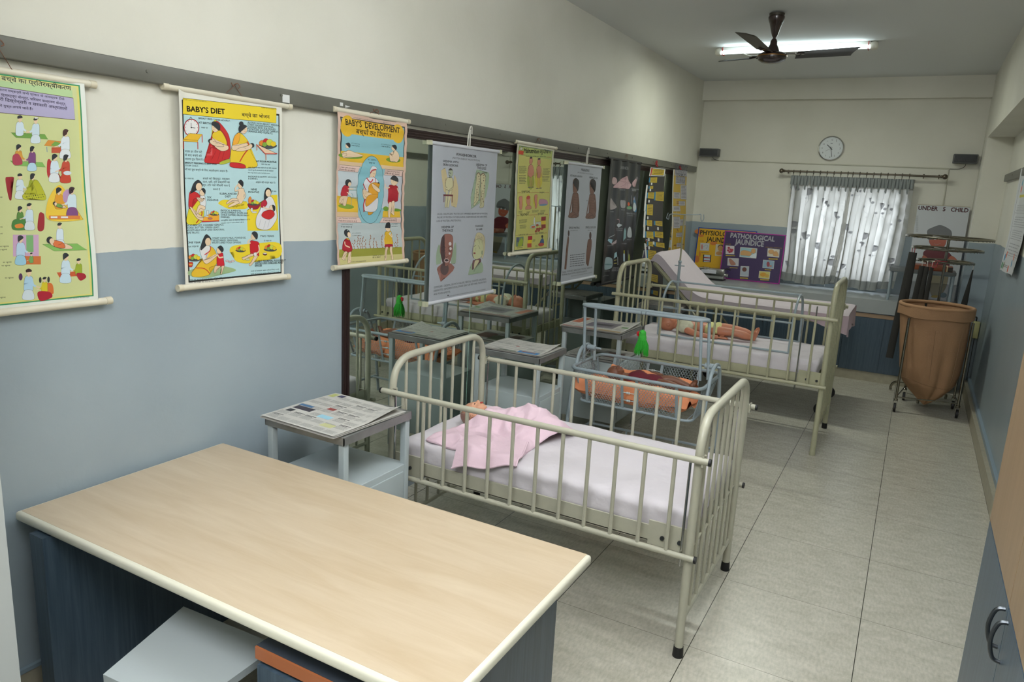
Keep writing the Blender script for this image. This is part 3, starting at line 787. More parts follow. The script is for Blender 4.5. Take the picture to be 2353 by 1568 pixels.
# ------------------------------------------------------------------ cribs
def crib(loc, L_, W_, zr, zl, za, zbar, rod_x, nslat, nend, M_, lab, caps, rp=.0175, group=None):
    """local frame: x along the crib (0 head .. L_ foot), y across (0 near .. W_ far)"""
    X, Y = loc
    t = thing('crib', lab, 'crib', (X + L_ / 2, Y + W_ / 2, 0))
    def P(x, y, z): return Vector((X + x, Y + y, z))
    for side, x in (('head', 0.), ('foot', L_)):
        fr_ = MB(); pts = fillet([P(x, 0, .03), P(x, 0, za), P(x, W_, za), P(x, W_, .03)], .15, 9)
        # legs splay very slightly, so the posts are one bent tube
        fr_.tube(pts, rp, 14)
        fr_.tube([P(x, rp, zbar), P(x, W_ - rp, zbar)], .011, 10)
        e = fr_.build('end_frame', M_, t)
        for i in range(nend):
            y = W_ * (i + 1) / (nend + 1)
            dz = 0
            if y < .15: dz = .15 - math.sqrt(max(0, .15 ** 2 - (.15 - y) ** 2))
            if W_ - y < .15: dz = .15 - math.sqrt(max(0, .15 ** 2 - (.15 - W_ + y) ** 2))
            MB().tube([P(x, y, zbar), P(x, y, za - dz * .8 - .005)], .0078, 10).build('slat', M_, e)
        for y in (0, W_):
            f_ = MB(); f_.lathe([(.021, 0), (.022, .004), (.0195, .045)], P(x, y, 0), 16)
            f_.build('rubber_foot', M_BLACK if (caps or y) else M_, e)
    for y, sgn in ((-.035, -1), (W_ + .03, 1)):
        g = MB(); g.tube([P(-.035, y, zr), P(L_ + .045, y, zr)], .0135, 12); g.tube([P(.03 if sgn < 0 else -.03, y, zl), P(L_ + .03, y, zl)], .012, 12)
        ga = g.build('side_gate', M_, t)
        for i in range(nslat):
            x = L_ * (i + .75) / (nslat + .45)
            MB().tube([P(x, y, zl), P(x, y, zr)], .0085, 10).build('slat', M_, ga)
        if caps:
            for x, z in ((L_ + .045, zr), (L_ + .03, zl), (-.035, zr)): MB().tube([P(x - .001 if x > 0 else x + .001, y, z), P(x + .008 if x > 0 else x - .008, y, z)], .0142, 12).build('end_cap', M_BLACK, ga)
        for x in (0, L_):
            m = MB(); m.tube([P(x + .022, y, zr + .018), P(x + .022, (0 if sgn < 0 else W_), zr + .012), P(x + .022, (0 if sgn < 0 else W_), zr - .02), P(x + .022, y, zr - .022)], .005, 8, closed=True); m.build('latch', M_, ga)
        for x in rod_x: MB().tube([P(x, y + sgn * -.018, zl - .05), P(x, y + sgn * -.018, zr - .02)], .0055, 10).build('guide_rod', M_CHROME, ga)
    # angle-iron bed frame
    zf = zl + .035
    m = MB()
    for y0, y1 in ((.012, .020), (W_ - .020, W_ - .012)): m.box(X, X + L_, Y + y0, Y + y1, zf - .03, zf + .035)
    m.box(X, X + L_, Y + .012, Y + W_ - .012, zf - .032, zf - .026)
    for x0 in (.0, L_ - .17): m.box(X + x0, X + x0 + .17, Y + .004, Y + .013, zf - .04, zf + .06)
    for x0 in (.01, L_ - .018): m.box(X + x0, X + x0 + .008, Y + .02, Y + W_ - .02, zf - .03, zf + .035)
    bf = m.build('bed_frame', M_, t)
    for x in (.04, .11, L_ - .11, L_ - .04):
        MB().lathe([(.009, -.004), (.009, .004), (.004, .006)][::1], P(x, -.002, zf), 8, 'y').build('bolt', M_DARKM, bf)
    return t
crib((.425, 2.632), 1.452, .812, .843, .445, .992, .165, (.03, 1.425), 12, 7, M_CRIB,
     'cream metal crib nearest the desk, with the pink-wrapped doll in it', True)
mt = rbox(.455, 1.862, 2.660, 3.418, .478, .605, .034, (110, 60, 12), .009, 6, 2); o = mt.build('crib_mattress', M_SHEET, weld=.0005, smooth=60)
tag(o, 'white sheeted mattress in the crib nearest the desk', 'mattress', 'white sheeted crib mattresses')
crib((.43, 5.52), 1.60, .765, 1.012, .52, 1.245, .20, (1.42, .25), 11, 5, M_CRIB2,
     'cream-green metal crib further back, with the brown bare-bodied doll and wire cradle guard', False, rp=.019)
mt = rbox(.49, 1.985, 5.548, 6.258, .556, .690, .034, (110, 60, 12), .010, 6, 9); o = mt.build('crib_mattress', M_SHEET, weld=.0005, smooth=60)
tag(o, 'white sheeted mattress in the crib further back', 'mattress', 'white sheeted crib mattresses')

# arched guard over the doll in the far crib
g = thing('cradle_guard', 'pale blue tubular arched guard standing on the far crib mattress over the doll', 'bed cradle', (1.25, 5.93, .69))
gx0, gx1, gy0, gy1, gz = .745, 1.757, 5.67, 6.20, .700
def arch(x):
    pts = [Vector((x, (gy0 + gy1) / 2 - (gy1 - gy0) / 2 * math.cos(a), gz + .41 * math.sin(a) ** .75)) for a in [PI * k / 24 for k in range(25)]]
    return pts
for x in (gx0, gx1): MB().tube(arch(x), .0095, 10).build('arch', M_BLUEP, g)
for y, z in ((gy0, gz), (gy1, gz), ((gy0 + gy1) / 2, gz + .41)): MB().tube([(gx0, y, z), (gx1, y, z)], .008, 10).build('bar', M_BLUEP, g)
for y_ in (gy0 + .035, gy1 - .035): MB().tube([(gx0, y_, gz + .22), (gx1, y_, gz + .22)], .007, 10).build('bar', M_BLUEP, g)

# ------------------------------------------------------------------ lockers
def locker(x0, x1, y0, y1, zt, zc, lab, door=True):
    t = thing('bedside_locker', lab, 'locker', ((x0 + x1) / 2, (y0 + y1) / 2, 0), group='steel-topped bedside lockers')
    m = MB(); m.box(x0, x1, y0, y1, zt - .006, zt, bev=.002); m.box(x0, x1, y0, y0 + .004, zt - .036, zt - .004); m.box(x0, x1, y1 - .004, y1, zt - .036, zt - .004)
    m.box(x0, x0 + .004, y0, y1, zt - .036, zt - .004); m.box(x1 - .004, x1, y0, y1, zt - .036, zt - .004)
    m.build('steel_top', M_STEEL, t)
    for x in (x0 + .006, x1 - .036):
        for y in (y0 + .006, y1 - .036):
            MB().box(x, x + .03, y, y + .03, 0, zt - .03, bev=.003).build('leg', M_LOCK, t)
    b = MB(); b.box(x0 + .012, x1 - .010, y0 + .012, y1 - .012, .12, zc, bev=.004); bo = b.build('cabinet', M_LOCK, t)
    dd = MB().box(x1 - .0095, x1 - .003, y0 + .05, y1 - .05, .15, zc - .03, bev=.002).build('door', M_LOCK, t)
    MB().tube([(x1 - .002, y0 + .09, (zc + .12) / 2 + .04), (x1 + .015, y0 + .09, (zc + .12) / 2 + .04), (x1 + .015, y0 + .16, (zc + .12) / 2 + .04), (x1 - .002, y0 + .16, (zc + .12) / 2 + .04)], .004, 8).build('handle', M_LOCK, dd)
    return t
locker(.172, .610, 2.09, 2.535, .80, .557, 'bedside locker with newspaper on its steel top, between the desk and the front crib')
locker(.120, .588, 3.842, 4.235, .80, .545, 'bedside locker standing just behind the front crib, newspaper with a blue advert on it')
locker(.235, .715, 4.90, 5.40, .80, .575, 'bedside locker before the far crib, newspapers on both its top and its lower shelf')
locker(.27, .70, 6.50, 6.92, .80, .50, 'bedside locker at the back beside the white-sheeted bed, under the raised backrest')

# newspapers
M_NEWS = mat('newsprint', (188, 186, 180), .9)
def newspaper(x0, x1, y0, y1, z, rz, lab, seed, ad=None, layers=3, pics=(), curl=0.012):
    rnd = random.Random(seed); w_, h_ = x1 - x0, y1 - y0
    t = thing('newspaper', lab, 'newspaper', ((x0 + x1) / 2, (y0 + y1) / 2, z), group='newspapers on the lockers')
    c, sn = math.cos(rz), math.sin(rz); U = Vector((c, sn, 0)); V = Vector((-sn, c, 0)); O = Vector((x0, y0, z))
    for k in range(layers - 1):
        m = MB(); o_ = O + U * rnd.uniform(-.01, .012) + V * rnd.uniform(-.01, .01) + Vector((0, 0, .0015 + .0022 * k))
        m.grid(12, 12, lambda u, v: o_ + U * u * w_ + V * v * h_ + Vector((0, 0, .002 * math.sin(u * 9 + k) * v)))
        m.grid(12, 12, lambda u, v: o_ + U * u * w_ + V * v * h_ + Vector((0, 0, .0012 + .002 * math.sin(u * 9 + k) * v)))
        m.build('under_page', M_NEWS, t)
    s = Sheet(w_, h_, ((0, 1), (1, 1), (1, 0), (0, 0)))
    s.rect(M_NEWS, 0, 0, 1, 1)
    dk = (62, 62, 64); gr = (118, 118, 116)
    s.dz = .00010
    ncol = 6
    for r in range(7):
        for q in range(ncol):
            xa, ya = .03 + q * .158, .03 + r * .137
            if any(a <= xa + .07 <= b2 and c2 <= ya + .06 <= d2 for a, b2, c2, d2, _ in pics): continue
            if rnd.random() < .33: s.rect(dk, xa, ya + .10, xa + .14, ya + .112); s.rect(dk, xa, ya + .082, xa + .10, ya + .092)
            s.bars(gr, xa, ya + .005, xa + .14, ya + .078, 9, .42, .1, seed=rnd.randint(0, 9999))
    for a, b2, c2, d2, col_ in pics: s.rect(col_, a, c2, b2, d2)
    zt_ = O + Vector((0, 0, .0025 * layers))
    s.build('front_page', zt_, U, V, (0, 0, 1), t, fn=lambda u, v: .0025 * math.sin(u * 11 + seed) * (v / h_) + curl * max(0, (u / w_ - .75) * 4) ** 2 * max(0, v / h_ - .45) * 2 + .004 * (1 - math.cos(v / h_ * 6)) * .3, su=.03, sv=.03, back=(188, 186, 180))
    m = MB()
    m.tube([O + V * h_ * q / 8 + Vector((0, 0, .004)) for q in range(9)], .004, 8); m.build('fold', M_NEWS, t)
newspaper(.175, .590, 2.065, 2.50, .801, -.04, 'newspaper spread on the locker beside the desk, dark photo strip on its left side', 1, curl=.03, layers=5,
          pics=((.05, .30, .35, .44, (58, 52, 62)), (.03, .22, .45, .50, (70, 110, 150)), (.06, .14, .25, .32, (50, 50, 54)), (.45, .62, .30, .38, (150, 196, 214)), (.36, .46, .52, .58, (150, 70, 66)), (.66, .82, .14, .22, (190, 190, 140)), (.02, .10, .86, .97, (176, 180, 110)), (.12, .20, .9, .97, (74, 70, 96))))
newspaper(.165, .565, 3.86, 4.20, .801, .0, 'newspaper with a blue advert corner on the locker behind the front crib', 2, curl=.02, layers=4,
          pics=((.62, .97, .03, .18, (52, 120, 176)), (.66, .9, .11, .16, (150, 100, 90)), (.30, .60, .02, .09, (84, 96, 84)), (.42, .48, .42, .47, (150, 60, 50))))
newspaper(.225, .70, 4.90, 5.37, .801, .0, 'colour newspaper with grey photographs on the locker before the far crib', 3, curl=.02, layers=5,
          pics=((.02, .16, .40, .9, (176, 96, 66)), (.30, .78, .25, .72, (112, 106, 116)), (.40, .70, .40, .56, (70, 66, 72)), (.02, .6, .02, .07, (140, 66, 56)), (.62, .98, .02, .12, (150, 130, 96)), (.86, .97, .4, .5, (90, 130, 76))))
newspaper(.24, .69, 4.93, 5.36, .577, .0, 'crumpled newspaper on the lower shelf of the locker before the far crib', 4, curl=.0, layers=3,
          pics=((.1, .32, .5, .9, (110, 88, 84)), (.35, .6, .2, .6, (84, 96, 70)), (.6, .9, .3, .7, (120, 84, 74)), (.1, .9, .05, .12, (70, 68, 66))))
newspaper(.285, .69, 6.51, 6.90, .801, .0, 'plain newspaper on the locker beside the white-sheeted bed', 5, curl=.0, layers=2)

# ------------------------------------------------------------------ ward bed behind the far crib
bd = thing('ward_bed', 'adult ward bed with raised white-sheeted backrest behind the far crib', 'bed', (1.3, 7.0, 0))
m = MB()
for y in (6.62, 7.38): m.tube([(.72, y, .83), (2.04, y, .83)], .019, 4); m.tube([(.72, y, .83), (.36, y, 1.18)], .019, 4)
for x in (.72, 1.4, 2.04): m.tube([(x, 6.62, .83), (x, 7.38, .83)], .015, 8)
m.tube([(.36, 6.62, 1.18), (.36, 7.38, 1.18)], .015, 8)
m.build('frame', M_CRIB2, bd)
for x in (.80, 1.95):
    for y in (6.66, 7.34):
        lg = MB().tube([(x, y, .83), (x, y, .11)], .016, 10).build('leg', M_CRIB2, bd)
        m = MB(); m.lathe([(.05, -.012), (.055, -.008), (.055, .008), (.05, .012)], (x, y, .055), 20, 'y'); m.build('castor', M_BLACK, lg)
m = MB(); m.tube([(.55, 6.64, 1.0), (.95, 6.64, .55)], .011, 8); m.tube([(.55, 7.36, 1.0), (.95, 7.36, .55)], .011, 8); m.tube([(.95, 6.64, .55), (.95, 7.36, .55)], .011, 8); m.build('backrest_prop', M_CRIB2, bd)
prof = [(.335, 1.235), (.36, 1.275), (.42, 1.272), (.60, 1.10), (.78, .958), (.95, .925), (1.4, .918), (2.0, .915), (2.065, .895), (2.068, .865)]
under = [(.315, 1.20), (.34, 1.20), (.40, 1.18), (.56, 1.03), (.745, .865), (.95, .85), (1.4, .85), (2.0, .85), (2.05, .85), (2.055, .85)]
pc = catmull(prof, 4, False); uc = catmull(under, 4, False)
m = MB(); n_ = len(pc)
def bedf(u, v, src):
    i = min(n_ - 1, int(u * (n_ - 1) + .5)); x, z = src[i]
    yy = 6.60 + .80 * v; e = min(v, 1 - v)
    z -= .018 * max(0, 1 - e / .06) * (src is pc)
    return Vector((x, yy, z + .006 * noise.noise(Vector((x * 6, yy * 6, 1)))))
m.grid(n_ - 1, 24, lambda u, v: bedf(u, v, pc)); m.grid(n_ - 1, 24, lambda u, v: bedf(u, v, uc), flip=True)
for v0 in (0, 1):
    m.grid(n_ - 1, 1, lambda u, v: bedf(u, v0, pc) * v + bedf(u, v0, uc) * (1 - v), flip=v0 == 1)
for u0 in (0, 1): m.grid(24, 1, lambda u, v: bedf(u0, u, pc) * v + bedf(u0, u, uc) * (1 - v))
o = m.build('bed_mattress', mat('pinkish_sheet', (188, 178, 184), .85, bump=.25, bscale=12), smooth=60, weld=.0004); tag(o, 'pinkish white sheeted mattress bent up over the ward bed backrest', 'mattress')
m = MB()
m.grid(30, 14, lambda u, v: Vector((2.075 + .012 * math.sin(u * 22) * v, 6.60 + .80 * u, .905 - v * (.12 + .07 * math.sin(u * 4 + 1.2) ** 2)))); m.grid(20, 14, lambda u, v: Vector((2.075 - .35 * u, 6.595 - .012 * math.sin(u * 15) * v - .004, .90 - v * (.16 - .1 * u))))
o = m.build('draped_sheet', mat('pink_sheet', (206, 184, 194), .85), smooth=70); tag(o, 'pink sheet corner hanging over the foot of the ward bed', 'sheet')
# steel cabinet beneath
sc_ = thing('steel_cabinet', 'grey steel cabinet under the ward bed, behind the head of the far crib', 'cabinet', (.55, 7.2, 0))
MB().box(.30, .70, 7.02, 7.42, .04, .70, bev=.004).build('body', mat('cabinet_grey', (122, 132, 130), .4), sc_)
q = MB().box(.32, .68, 7.012, 7.02, .06, .68).build('door', mat('cabinet_grey', (122, 132, 130), .4), sc_)
for z in (.52, .46): MB().lathe([(.012, 0), (.012, -.008), (.006, -.012)], (.36, 7.012, z), 12, 'y').build('knob', M_BLACK, q)
for x in (.34, .66):
    for y in (7.06, 7.38): MB().box(x - .015, x + .015, y - .015, y + .015, 0, .04).build('foot', M_BLACK, sc_)

# drip stand
iv = thing('drip_stand', 'pale blue drip stand with two-hooked top standing beside the raised backrest', 'drip stand', (.645, 6.46, 0))
MB().tube([(.645, 6.46, .03), (.645, 6.46, 1.235)], .013, 12).build('outer_pole', M_BLUEP, iv)
MB().tube([(.645, 6.46, 1.22), (.645, 6.46, 1.645)], .008, 10).build('inner_pole', mat('worn_cream', (168, 166, 140), .4, .2), iv)
m = MB(); m.lathe([(.013, -.012), (.018, 0), (.013, .012)], (.645, 6.46, 1.23), 14); m.tube([(.60, 6.46, 1.195), (.69, 6.46, 1.195)], .005, 8); m.build('clamp', M_BLUEP, iv)
m = MB(); m.tube(catmull([(.50, 6.44, 1.655), (.49, 6.44, 1.61), (.51, 6.44, 1.60), (.515, 6.44, 1.64), (.56, 6.45, 1.648), (.645, 6.46, 1.648), (.76, 6.47, 1.655), (.785, 6.47, 1.66), (.79, 6.47, 1.62), (.80, 6.47, 1.60), (.815, 6.47, 1.62), (.81, 6.47, 1.66)], 4, False), .004, 8); m.build('hook_bar', M_BLUEP, iv)
for a in (0.3, 2.4, 4.5):
    MB().tube([(.645, 6.46, .06), (.645 + .22 * math.cos(a), 6.46 + .22 * math.sin(a), .03), (.645 + .24 * math.cos(a), 6.46 + .24 * math.sin(a), .008)], .010, 10).build('leg', M_BLUEP, iv)

# ------------------------------------------------------------------ bassinet between the cribs
bs = thing('swing_cot', 'pale blue metal swing cot with mesh sides between the two cribs', 'cot', (1.02, 4.58, 0))
yc = 4.58
pts = fillet([(.545, yc - .05, 1.05), (.60, yc + .015, 1.05), (1.36, yc + .015, 1.05), (1.42, yc - .03, 1.05), (1.36, yc - .08, 1.05), (.62, yc - .085, 1.05)], .05, 6, closed=True)
MB().tube(pts, .0115, 12, closed=True).build('canopy_hoop', M_BLUEP, bs)
for x, y in ((.570, yc - .05), (.625, yc + .005), (1.37, yc - .07), (1.405, yc - .01)):
    MB().tube([(x, y, 1.045), (x + (.02 if x < 1 else .03), y, .665)], .010, 12).build('upright', M_BLUEP, bs)
rim = fillet([(.585, yc - .27, .655), (1.46, yc - .27, .655), (1.46, yc + .27, .655), (.585, yc + .27, .655)], .08, 7, closed=True)
MB().tube(rim, .0115, 12, closed=True).build('rim', M_BLUEP, bs)
bot = fillet([(.64, yc - .20, .425), (1.40, yc - .20, .425), (1.40, yc + .20, .425), (.64, yc + .20, .425)], .05, 6, closed=True)
MB().tube(bot, .0095, 12, closed=True).build('base_rail', M_BLUEP, bs)
m = MB()
for k in range(7): m.tube([(.68 + .115 * k, yc - .2, .425), (.68 + .115 * k, yc + .2, .425)], .0035, 6)
m.build('base_wires', M_BLUEP, bs)
# expanded-metal side panels: lattice of thin strands with an edge strip
def mesh_panel(a, b_, c_, d_, nu, nv, th=.0032):
    """a,b bottom corners, d,c top corners"""
    a, b_, c_, d_ = map(Vector, (a, b_, c_, d_)); m = MB()
    def q(u, v): return (a * (1 - u) + b_ * u) * (1 - v) + (d_ * (1 - u) + c_ * u) * v
    N = (b_ - a).cross(d_ - a).normalized()
    for j in range(nv + 1):
        pts = []
        for i in range(nu * 2 + 1):
            sgn = 1 if (i + j) % 2 == 0 else -1
            pts.append(q(i / (nu * 2), min(1, max(0, (j + .28 * sgn) / nv))))
        m.tube(pts, th * .55, 4, cap=False)
    for i in range(nu * 2 + 1):
        for j in range(nv):
            if (i + j) % 2 == 0: m.tube([q(i / (nu * 2), (j + .28) / nv), q(i / (nu * 2), (j + .72) / nv)], th * .55, 4, cap=False)
    for p0, p1 in ((a, d_), (b_, c_)): m.obox((p0 + p1) / 2, (b_ - a).normalized() * .009, (p1 - p0) / 2, N * .0025)
    for p0, p1 in ((a, b_), (d_, c_)): m.obox((p0 + p1) / 2, (p1 - p0) / 2, (d_ - a).normalized() * .004, N * .0025)
    return m
for x0, x1 in ((.70, .95), (1.05, 1.31)):
    for s_ in (-1, 1):
        mesh_panel((x0, yc + s_ * .205, .43), (x1, yc + s_ * .205, .43), (x1, yc + s_ * .268, .65), (x0, yc + s_ * .268, .65), 13, 15, .0030).build('mesh_panel', M_BLUEP, bs, smooth=0)
for x0, x1 in ((.64, .59), (1.40, 1.455)):
    mesh_panel((x0, yc - .15, .43), (x0, yc + .15, .43), (x1, yc + .2, .65), (x1, yc - .2, .65), 11, 15, .0030).build('end_panel', M_BLUEP, bs, smooth=0)
m = MB()
for s_ in (-1, 1):
    for z in (.49, .545, .60):
        y = yc + s_ * (.205 + .063 * (z - .43) / .22)
        m.tube([(.95, y, z), (1.05, y, z)], .0028, 6)
        for xx in (.985 + .03 * ((z * 100) % 2 > 1), .998 + .02 * ((z * 100) % 2 > 1)): m.ell((xx, y - .002, z), (.008, .008, .008), nu=10, nv=7)
m.build('bead_wires', mat('white_beads', (196, 204, 206), .35), bs)
for x in (.62, 1.435):
    m = MB(); m.lathe([(.014, -.03), (.019, -.028), (.019, .028), (.014, .03)], (x, yc, .752), 14, 'x'); m.lathe([(.008, -.06), (.008, .06)], (x + .01, yc, .752), 10, 'x'); m.build('pivot', M_BLUEP, bs)
for x in (.575, 1.475):
    pts = fillet([(x, yc - .26, .012), (x, yc - .21, .45), (x, yc - .10, .765), (x, yc + .10, .765), (x, yc + .21, .45), (x, yc + .26, .012)], .16, 8)
    e = MB().tube(pts, .0125, 12).build('end_stand', M_BLUEP, bs)
    MB().tube([(x, yc - .245, .15), (x, yc + .245, .15)], .010, 10).build('cross_bar', M_BLUEP, e)
for y in (yc + .18,):
    m = MB(); m.tube([(.575, y, .15), (1.475, y, .15)], .009, 10)
    for x in (.86, 1.2): m.tube([(x, y, .15), (x, y, .02)], .007, 8)
    m.build('stretcher', M_BLUEP, bs)
m = MB()
for dx in (0, .02): m.tube(catmull([(.60 + dx, yc - .03, .75), (.585 + dx, yc - .20, .60), (.58 + dx * 2, yc - .24, .4), (.59 + dx, yc - .22, .2), (.60, yc - .2, .16)], 5, False), .0018, 5)
m.build('cord', mat('thin_cord', (120, 126, 128), .6), bs)

# trolley with linen bag
tr_ = thing('linen_trolley', 'chrome laundry trolley on castors with a tall brown cloth bag in the back right corner', 'trolley', (2.76, 7.5, 0))
bc = Vector((2.715, 7.47, 0)); RB = .288
poles = [(2.515, 7.245), (3.005, 7.375), (2.58, 7.75), (2.985, 7.70)]
M_POLE = mat('steel_tube', (150, 146, 134), .22, 1)
for x, y in poles:
    pl = MB().tube([(x, y, .10), (x, y, .86)], .0115, 12).build('pole', M_POLE, tr_)
    c_ = MB(); c_.lathe([(.013, 0), (.018, -.006), (.018, -.016), (.01, -.02)], (x, y, .12), 14); c_.box(x - .017, x - .013, y - .02, y + .02, .035, .10); c_.box(x + .013, x + .017, y - .02, y + .02, .035, .10); c_.build('castor_fork', M_POLE, pl)
    MB().lathe([(.036, -.011), (.040, -.008), (.040, .008), (.036, .011)], (x, y - .004, .04), 24, 'x').build('wheel', M_BLACK, pl)
m = MB(); m.tube([Vector((x, y, .135)) for x, y in (poles[0], poles[1], poles[3], poles[2])], .006, 8, closed=True)
m.build('base_hoop', M_POLE, tr_)
MB().tube([bc + Vector((RB * math.cos(a), RB * math.sin(a), .955)) for a in [2 * PI * k / 48 for k in range(48)]], .009, 10, closed=True).build('top_hoop', M_POLE, tr_)
M_BAG = mat('brown_cloth', (166, 128, 94), .85, bump=.2, bscale=90, var=.06, vscale=6)
bg = thing('laundry_bag', 'tall brown cloth laundry bag hanging in the chrome trolley', 'bag', (bc.x, bc.y, .12))
def bagp(u, v, off=0):
    a = 2 * PI * u; prof = [(.0, .07), (.05, .145), (.13, .205), (.28, .240), (.55, .262), (.80, .274), (1, .288)]
    for i in range(len(prof) - 1):
        if prof[i][0] <= v <= prof[i + 1][0]:
            t_ = (v - prof[i][0]) / (prof[i + 1][0] - prof[i][0]); r = prof[i][1] * (1 - t_) + prof[i + 1][1] * t_; break
    low = max(0, 1 - v * 1.15)
    r *= 1 + .055 * low * math.sin(3 * a + 1) - .16 * low * math.exp(-((math.atan2(math.sin(a - 5.15), math.cos(a - 5.15))) / .16) ** 2) + .02 * math.sin(7 * a + v * 3) * (1 - v) + .01 * math.sin(13 * a) * (1 - v)
    z = .15 + .80 * v + .03 * low * math.sin(a * 2)
    z -= .03 * max(0, .06 - v) / .06
    return bc + Vector(((r + off) * math.cos(a), (r + off) * math.sin(a), z)) + Vector((.03 * low, 0, 0))
m = MB(); m.grid(72, 40, lambda u, v: bagp(u, v)); m.grid(72, 40, lambda u, v: bagp(u, v, -.004), flip=True)
m.grid(72, 5, lambda u, v: bc + Vector((.03 * (1), 0, 0)) + (bagp(u, 0) - bc - Vector((.03, 0, 0))) * v + Vector((0, 0, (1 - v) * .05)))
m.build('body', M_BAG, bg, smooth=60)
m = MB(); m.tube([bc + Vector((RB * math.cos(a), RB * math.sin(a), .965)) for a in [2 * PI * k / 60 for k in range(60)]], .0165, 12, closed=True)
m.grid(72, 4, lambda u, v: bc + Vector(((RB + .012 + .003 * math.sin(u * 40)) * math.cos(2 * PI * u), (RB + .012 + .003 * math.sin(u * 40)) * math.sin(2 * PI * u), .962 - .088 * v - .006 * math.sin(u * 30) * v)))
m.build('rolled_cuff', M_BAG, bg, smooth=60)
m = MB()
for a in (3.9, 5.6, 4.75): m.tube([bagp((a / 2 / PI) % 1, q / 14, .003) for q in range(3, 12)], .0022, 5)
m.tube([bagp(q / 40, .16, .003) for q in range(41)], .0022, 5)
m.build('seam', mat('seam_brown', (156, 122, 92), .85), bg)

# ring stand with hanging straps
rs = thing('ring_stand', 'chrome stand with three stacked rings behind the laundry trolley', 'stand', (2.735, 8.02, 0))
M_RING = mat('ring_chrome', (140, 136, 124), .2, 1)
sx_, sy_ = 2.735, 7.96
MB().tube([(sx_, sy_, .05), (sx_, sy_, 1.57)], .0125, 12).build('stem', M_RING, rs)
rings = [(1.555, .355), (1.45, .288), (1.335, .232)]
for z, r in rings:
    rg = MB().tube([(sx_ + r * math.cos(a), sy_ + r * math.sin(a) * .95, z) for a in [2 * PI * k / 64 for k in range(64)]], .0105, 10, closed=True).build('ring', M_RING, rs)
    m = MB()
    for a in [2 * PI * k / 48 for k in range(48)]: m.ell((sx_ + (r + .006) * math.cos(a), sy_ + (r + .006) * math.sin(a) * .95, z - .009), (.0045, .0045, .0045), nu=8, nv=5)
    m.build('beading', M_RING, rg)
    m = MB()
    for a in (.4, .4 + PI / 2, .4 + PI, .4 + 3 * PI / 2): m.tube([(sx_, sy_, z - .01), (sx_ + r * math.cos(a), sy_ + r * .95 * math.sin(a), z)], .0055, 8)
    m.build('spoke', M_RING, rg)
for a in (2.75, 4.6, .45, 1.4):
    dx, dy = math.cos(a), math.sin(a)
    if sx_ + .30 * dx > 2.93 or sy_ + .3 * dy > 8.3: dx *= .75; dy *= .6
    MB().tube(catmull([(sx_, sy_, .12), (sx_ + .12 * dx, sy_ + .12 * dy, .12), (sx_ + .26 * dx, sy_ + .26 * dy, .10), (sx_ + .30 * dx, sy_ + .30 * dy, .05), (sx_ + .30 * dx, sy_ + .30 * dy, .012)], 5, False), .012, 12).build('foot', M_RING, rs)
M_STRAP = mat('black_cloth_strap', (42, 41, 38), .85)
def strap(a, ring, zb, wd, lab, dxb=0., dyb=0., tap=.8):
    z, r = rings[ring]; x, y = sx_ + r * math.cos(a), sy_ + r * math.sin(a) * .95
    t = thing('hanging_strap', lab, 'strap', (x, y, zb), group='dark straps hanging from the ring stand')
    n_ = 10
    m = MB(); pts = [Vector((x + dxb * k / n_, y - .012 + dyb * k / n_, (z - .05) * (1 - k / n_) + zb * k / n_)) for k in range(n_ + 1)]
    m.tube(pts, [wd * (tap + (1 - tap) * min(1, k / n_ * 1.6)) for k in range(n_ + 1)], 12, sx=1.0, sy=.35); m.build('strap', M_STRAP, t, smooth=60)
    m = MB(); m.tube([(x, y, z + .008), (x, y - .016, z - .005), (x, y - .014, z - .055)], .0035, 6); m.build('tie', mat('red_cord', (150, 40, 50), .7) if ring == 1 else mat('white_cord', (190, 190, 184), .7), t)
strap(3.30, 1, .40, .032, 'long dark strap hanging lowest, on the left of the ring stand beside the brown bag', -.045, -.22, .8)
strap(3.55, 1, .75, .030, 'dark strap second from the left on the ring stand', -.02, -.02)
strap(3.80, 2, .75, .028, 'dark strap third from the left on the ring stand', -.02, -.02)
strap(4.05, 2, .75, .024, 'dark strap fourth from the left on the ring stand, next to the red cord', -.015, -.02)
strap(4.25, 2, .75, .020, 'narrow dark strap in front of the stem of the ring stand', -.01, -.01)
strap(6.1, 2, .78, .026, 'single dark strap hanging at the right side of the ring stand', -.03, 0, .2)
z, r = rings[2]
o = MB().tube(catmull([(sx_ - .05, sy_ - r * .95 - .01, z + .02), (sx_ - .09, sy_ - r * .95 - .012, z), (sx_ - .10, sy_ - r * .95 - .012, z - .05), (sx_ - .07, sy_ - r * .95 - .014, z - .04), (sx_ - .06, sy_ - r * .95 - .012, z + .005), (sx_ + .01, sy_ - r * .95 - .013, z + .012)], 5, False), .0035, 6).build('red_cord', mat('red_cord', (150, 40, 50), .7))
tag(o, 'red cord tied round the lowest ring of the ring stand', 'cord')

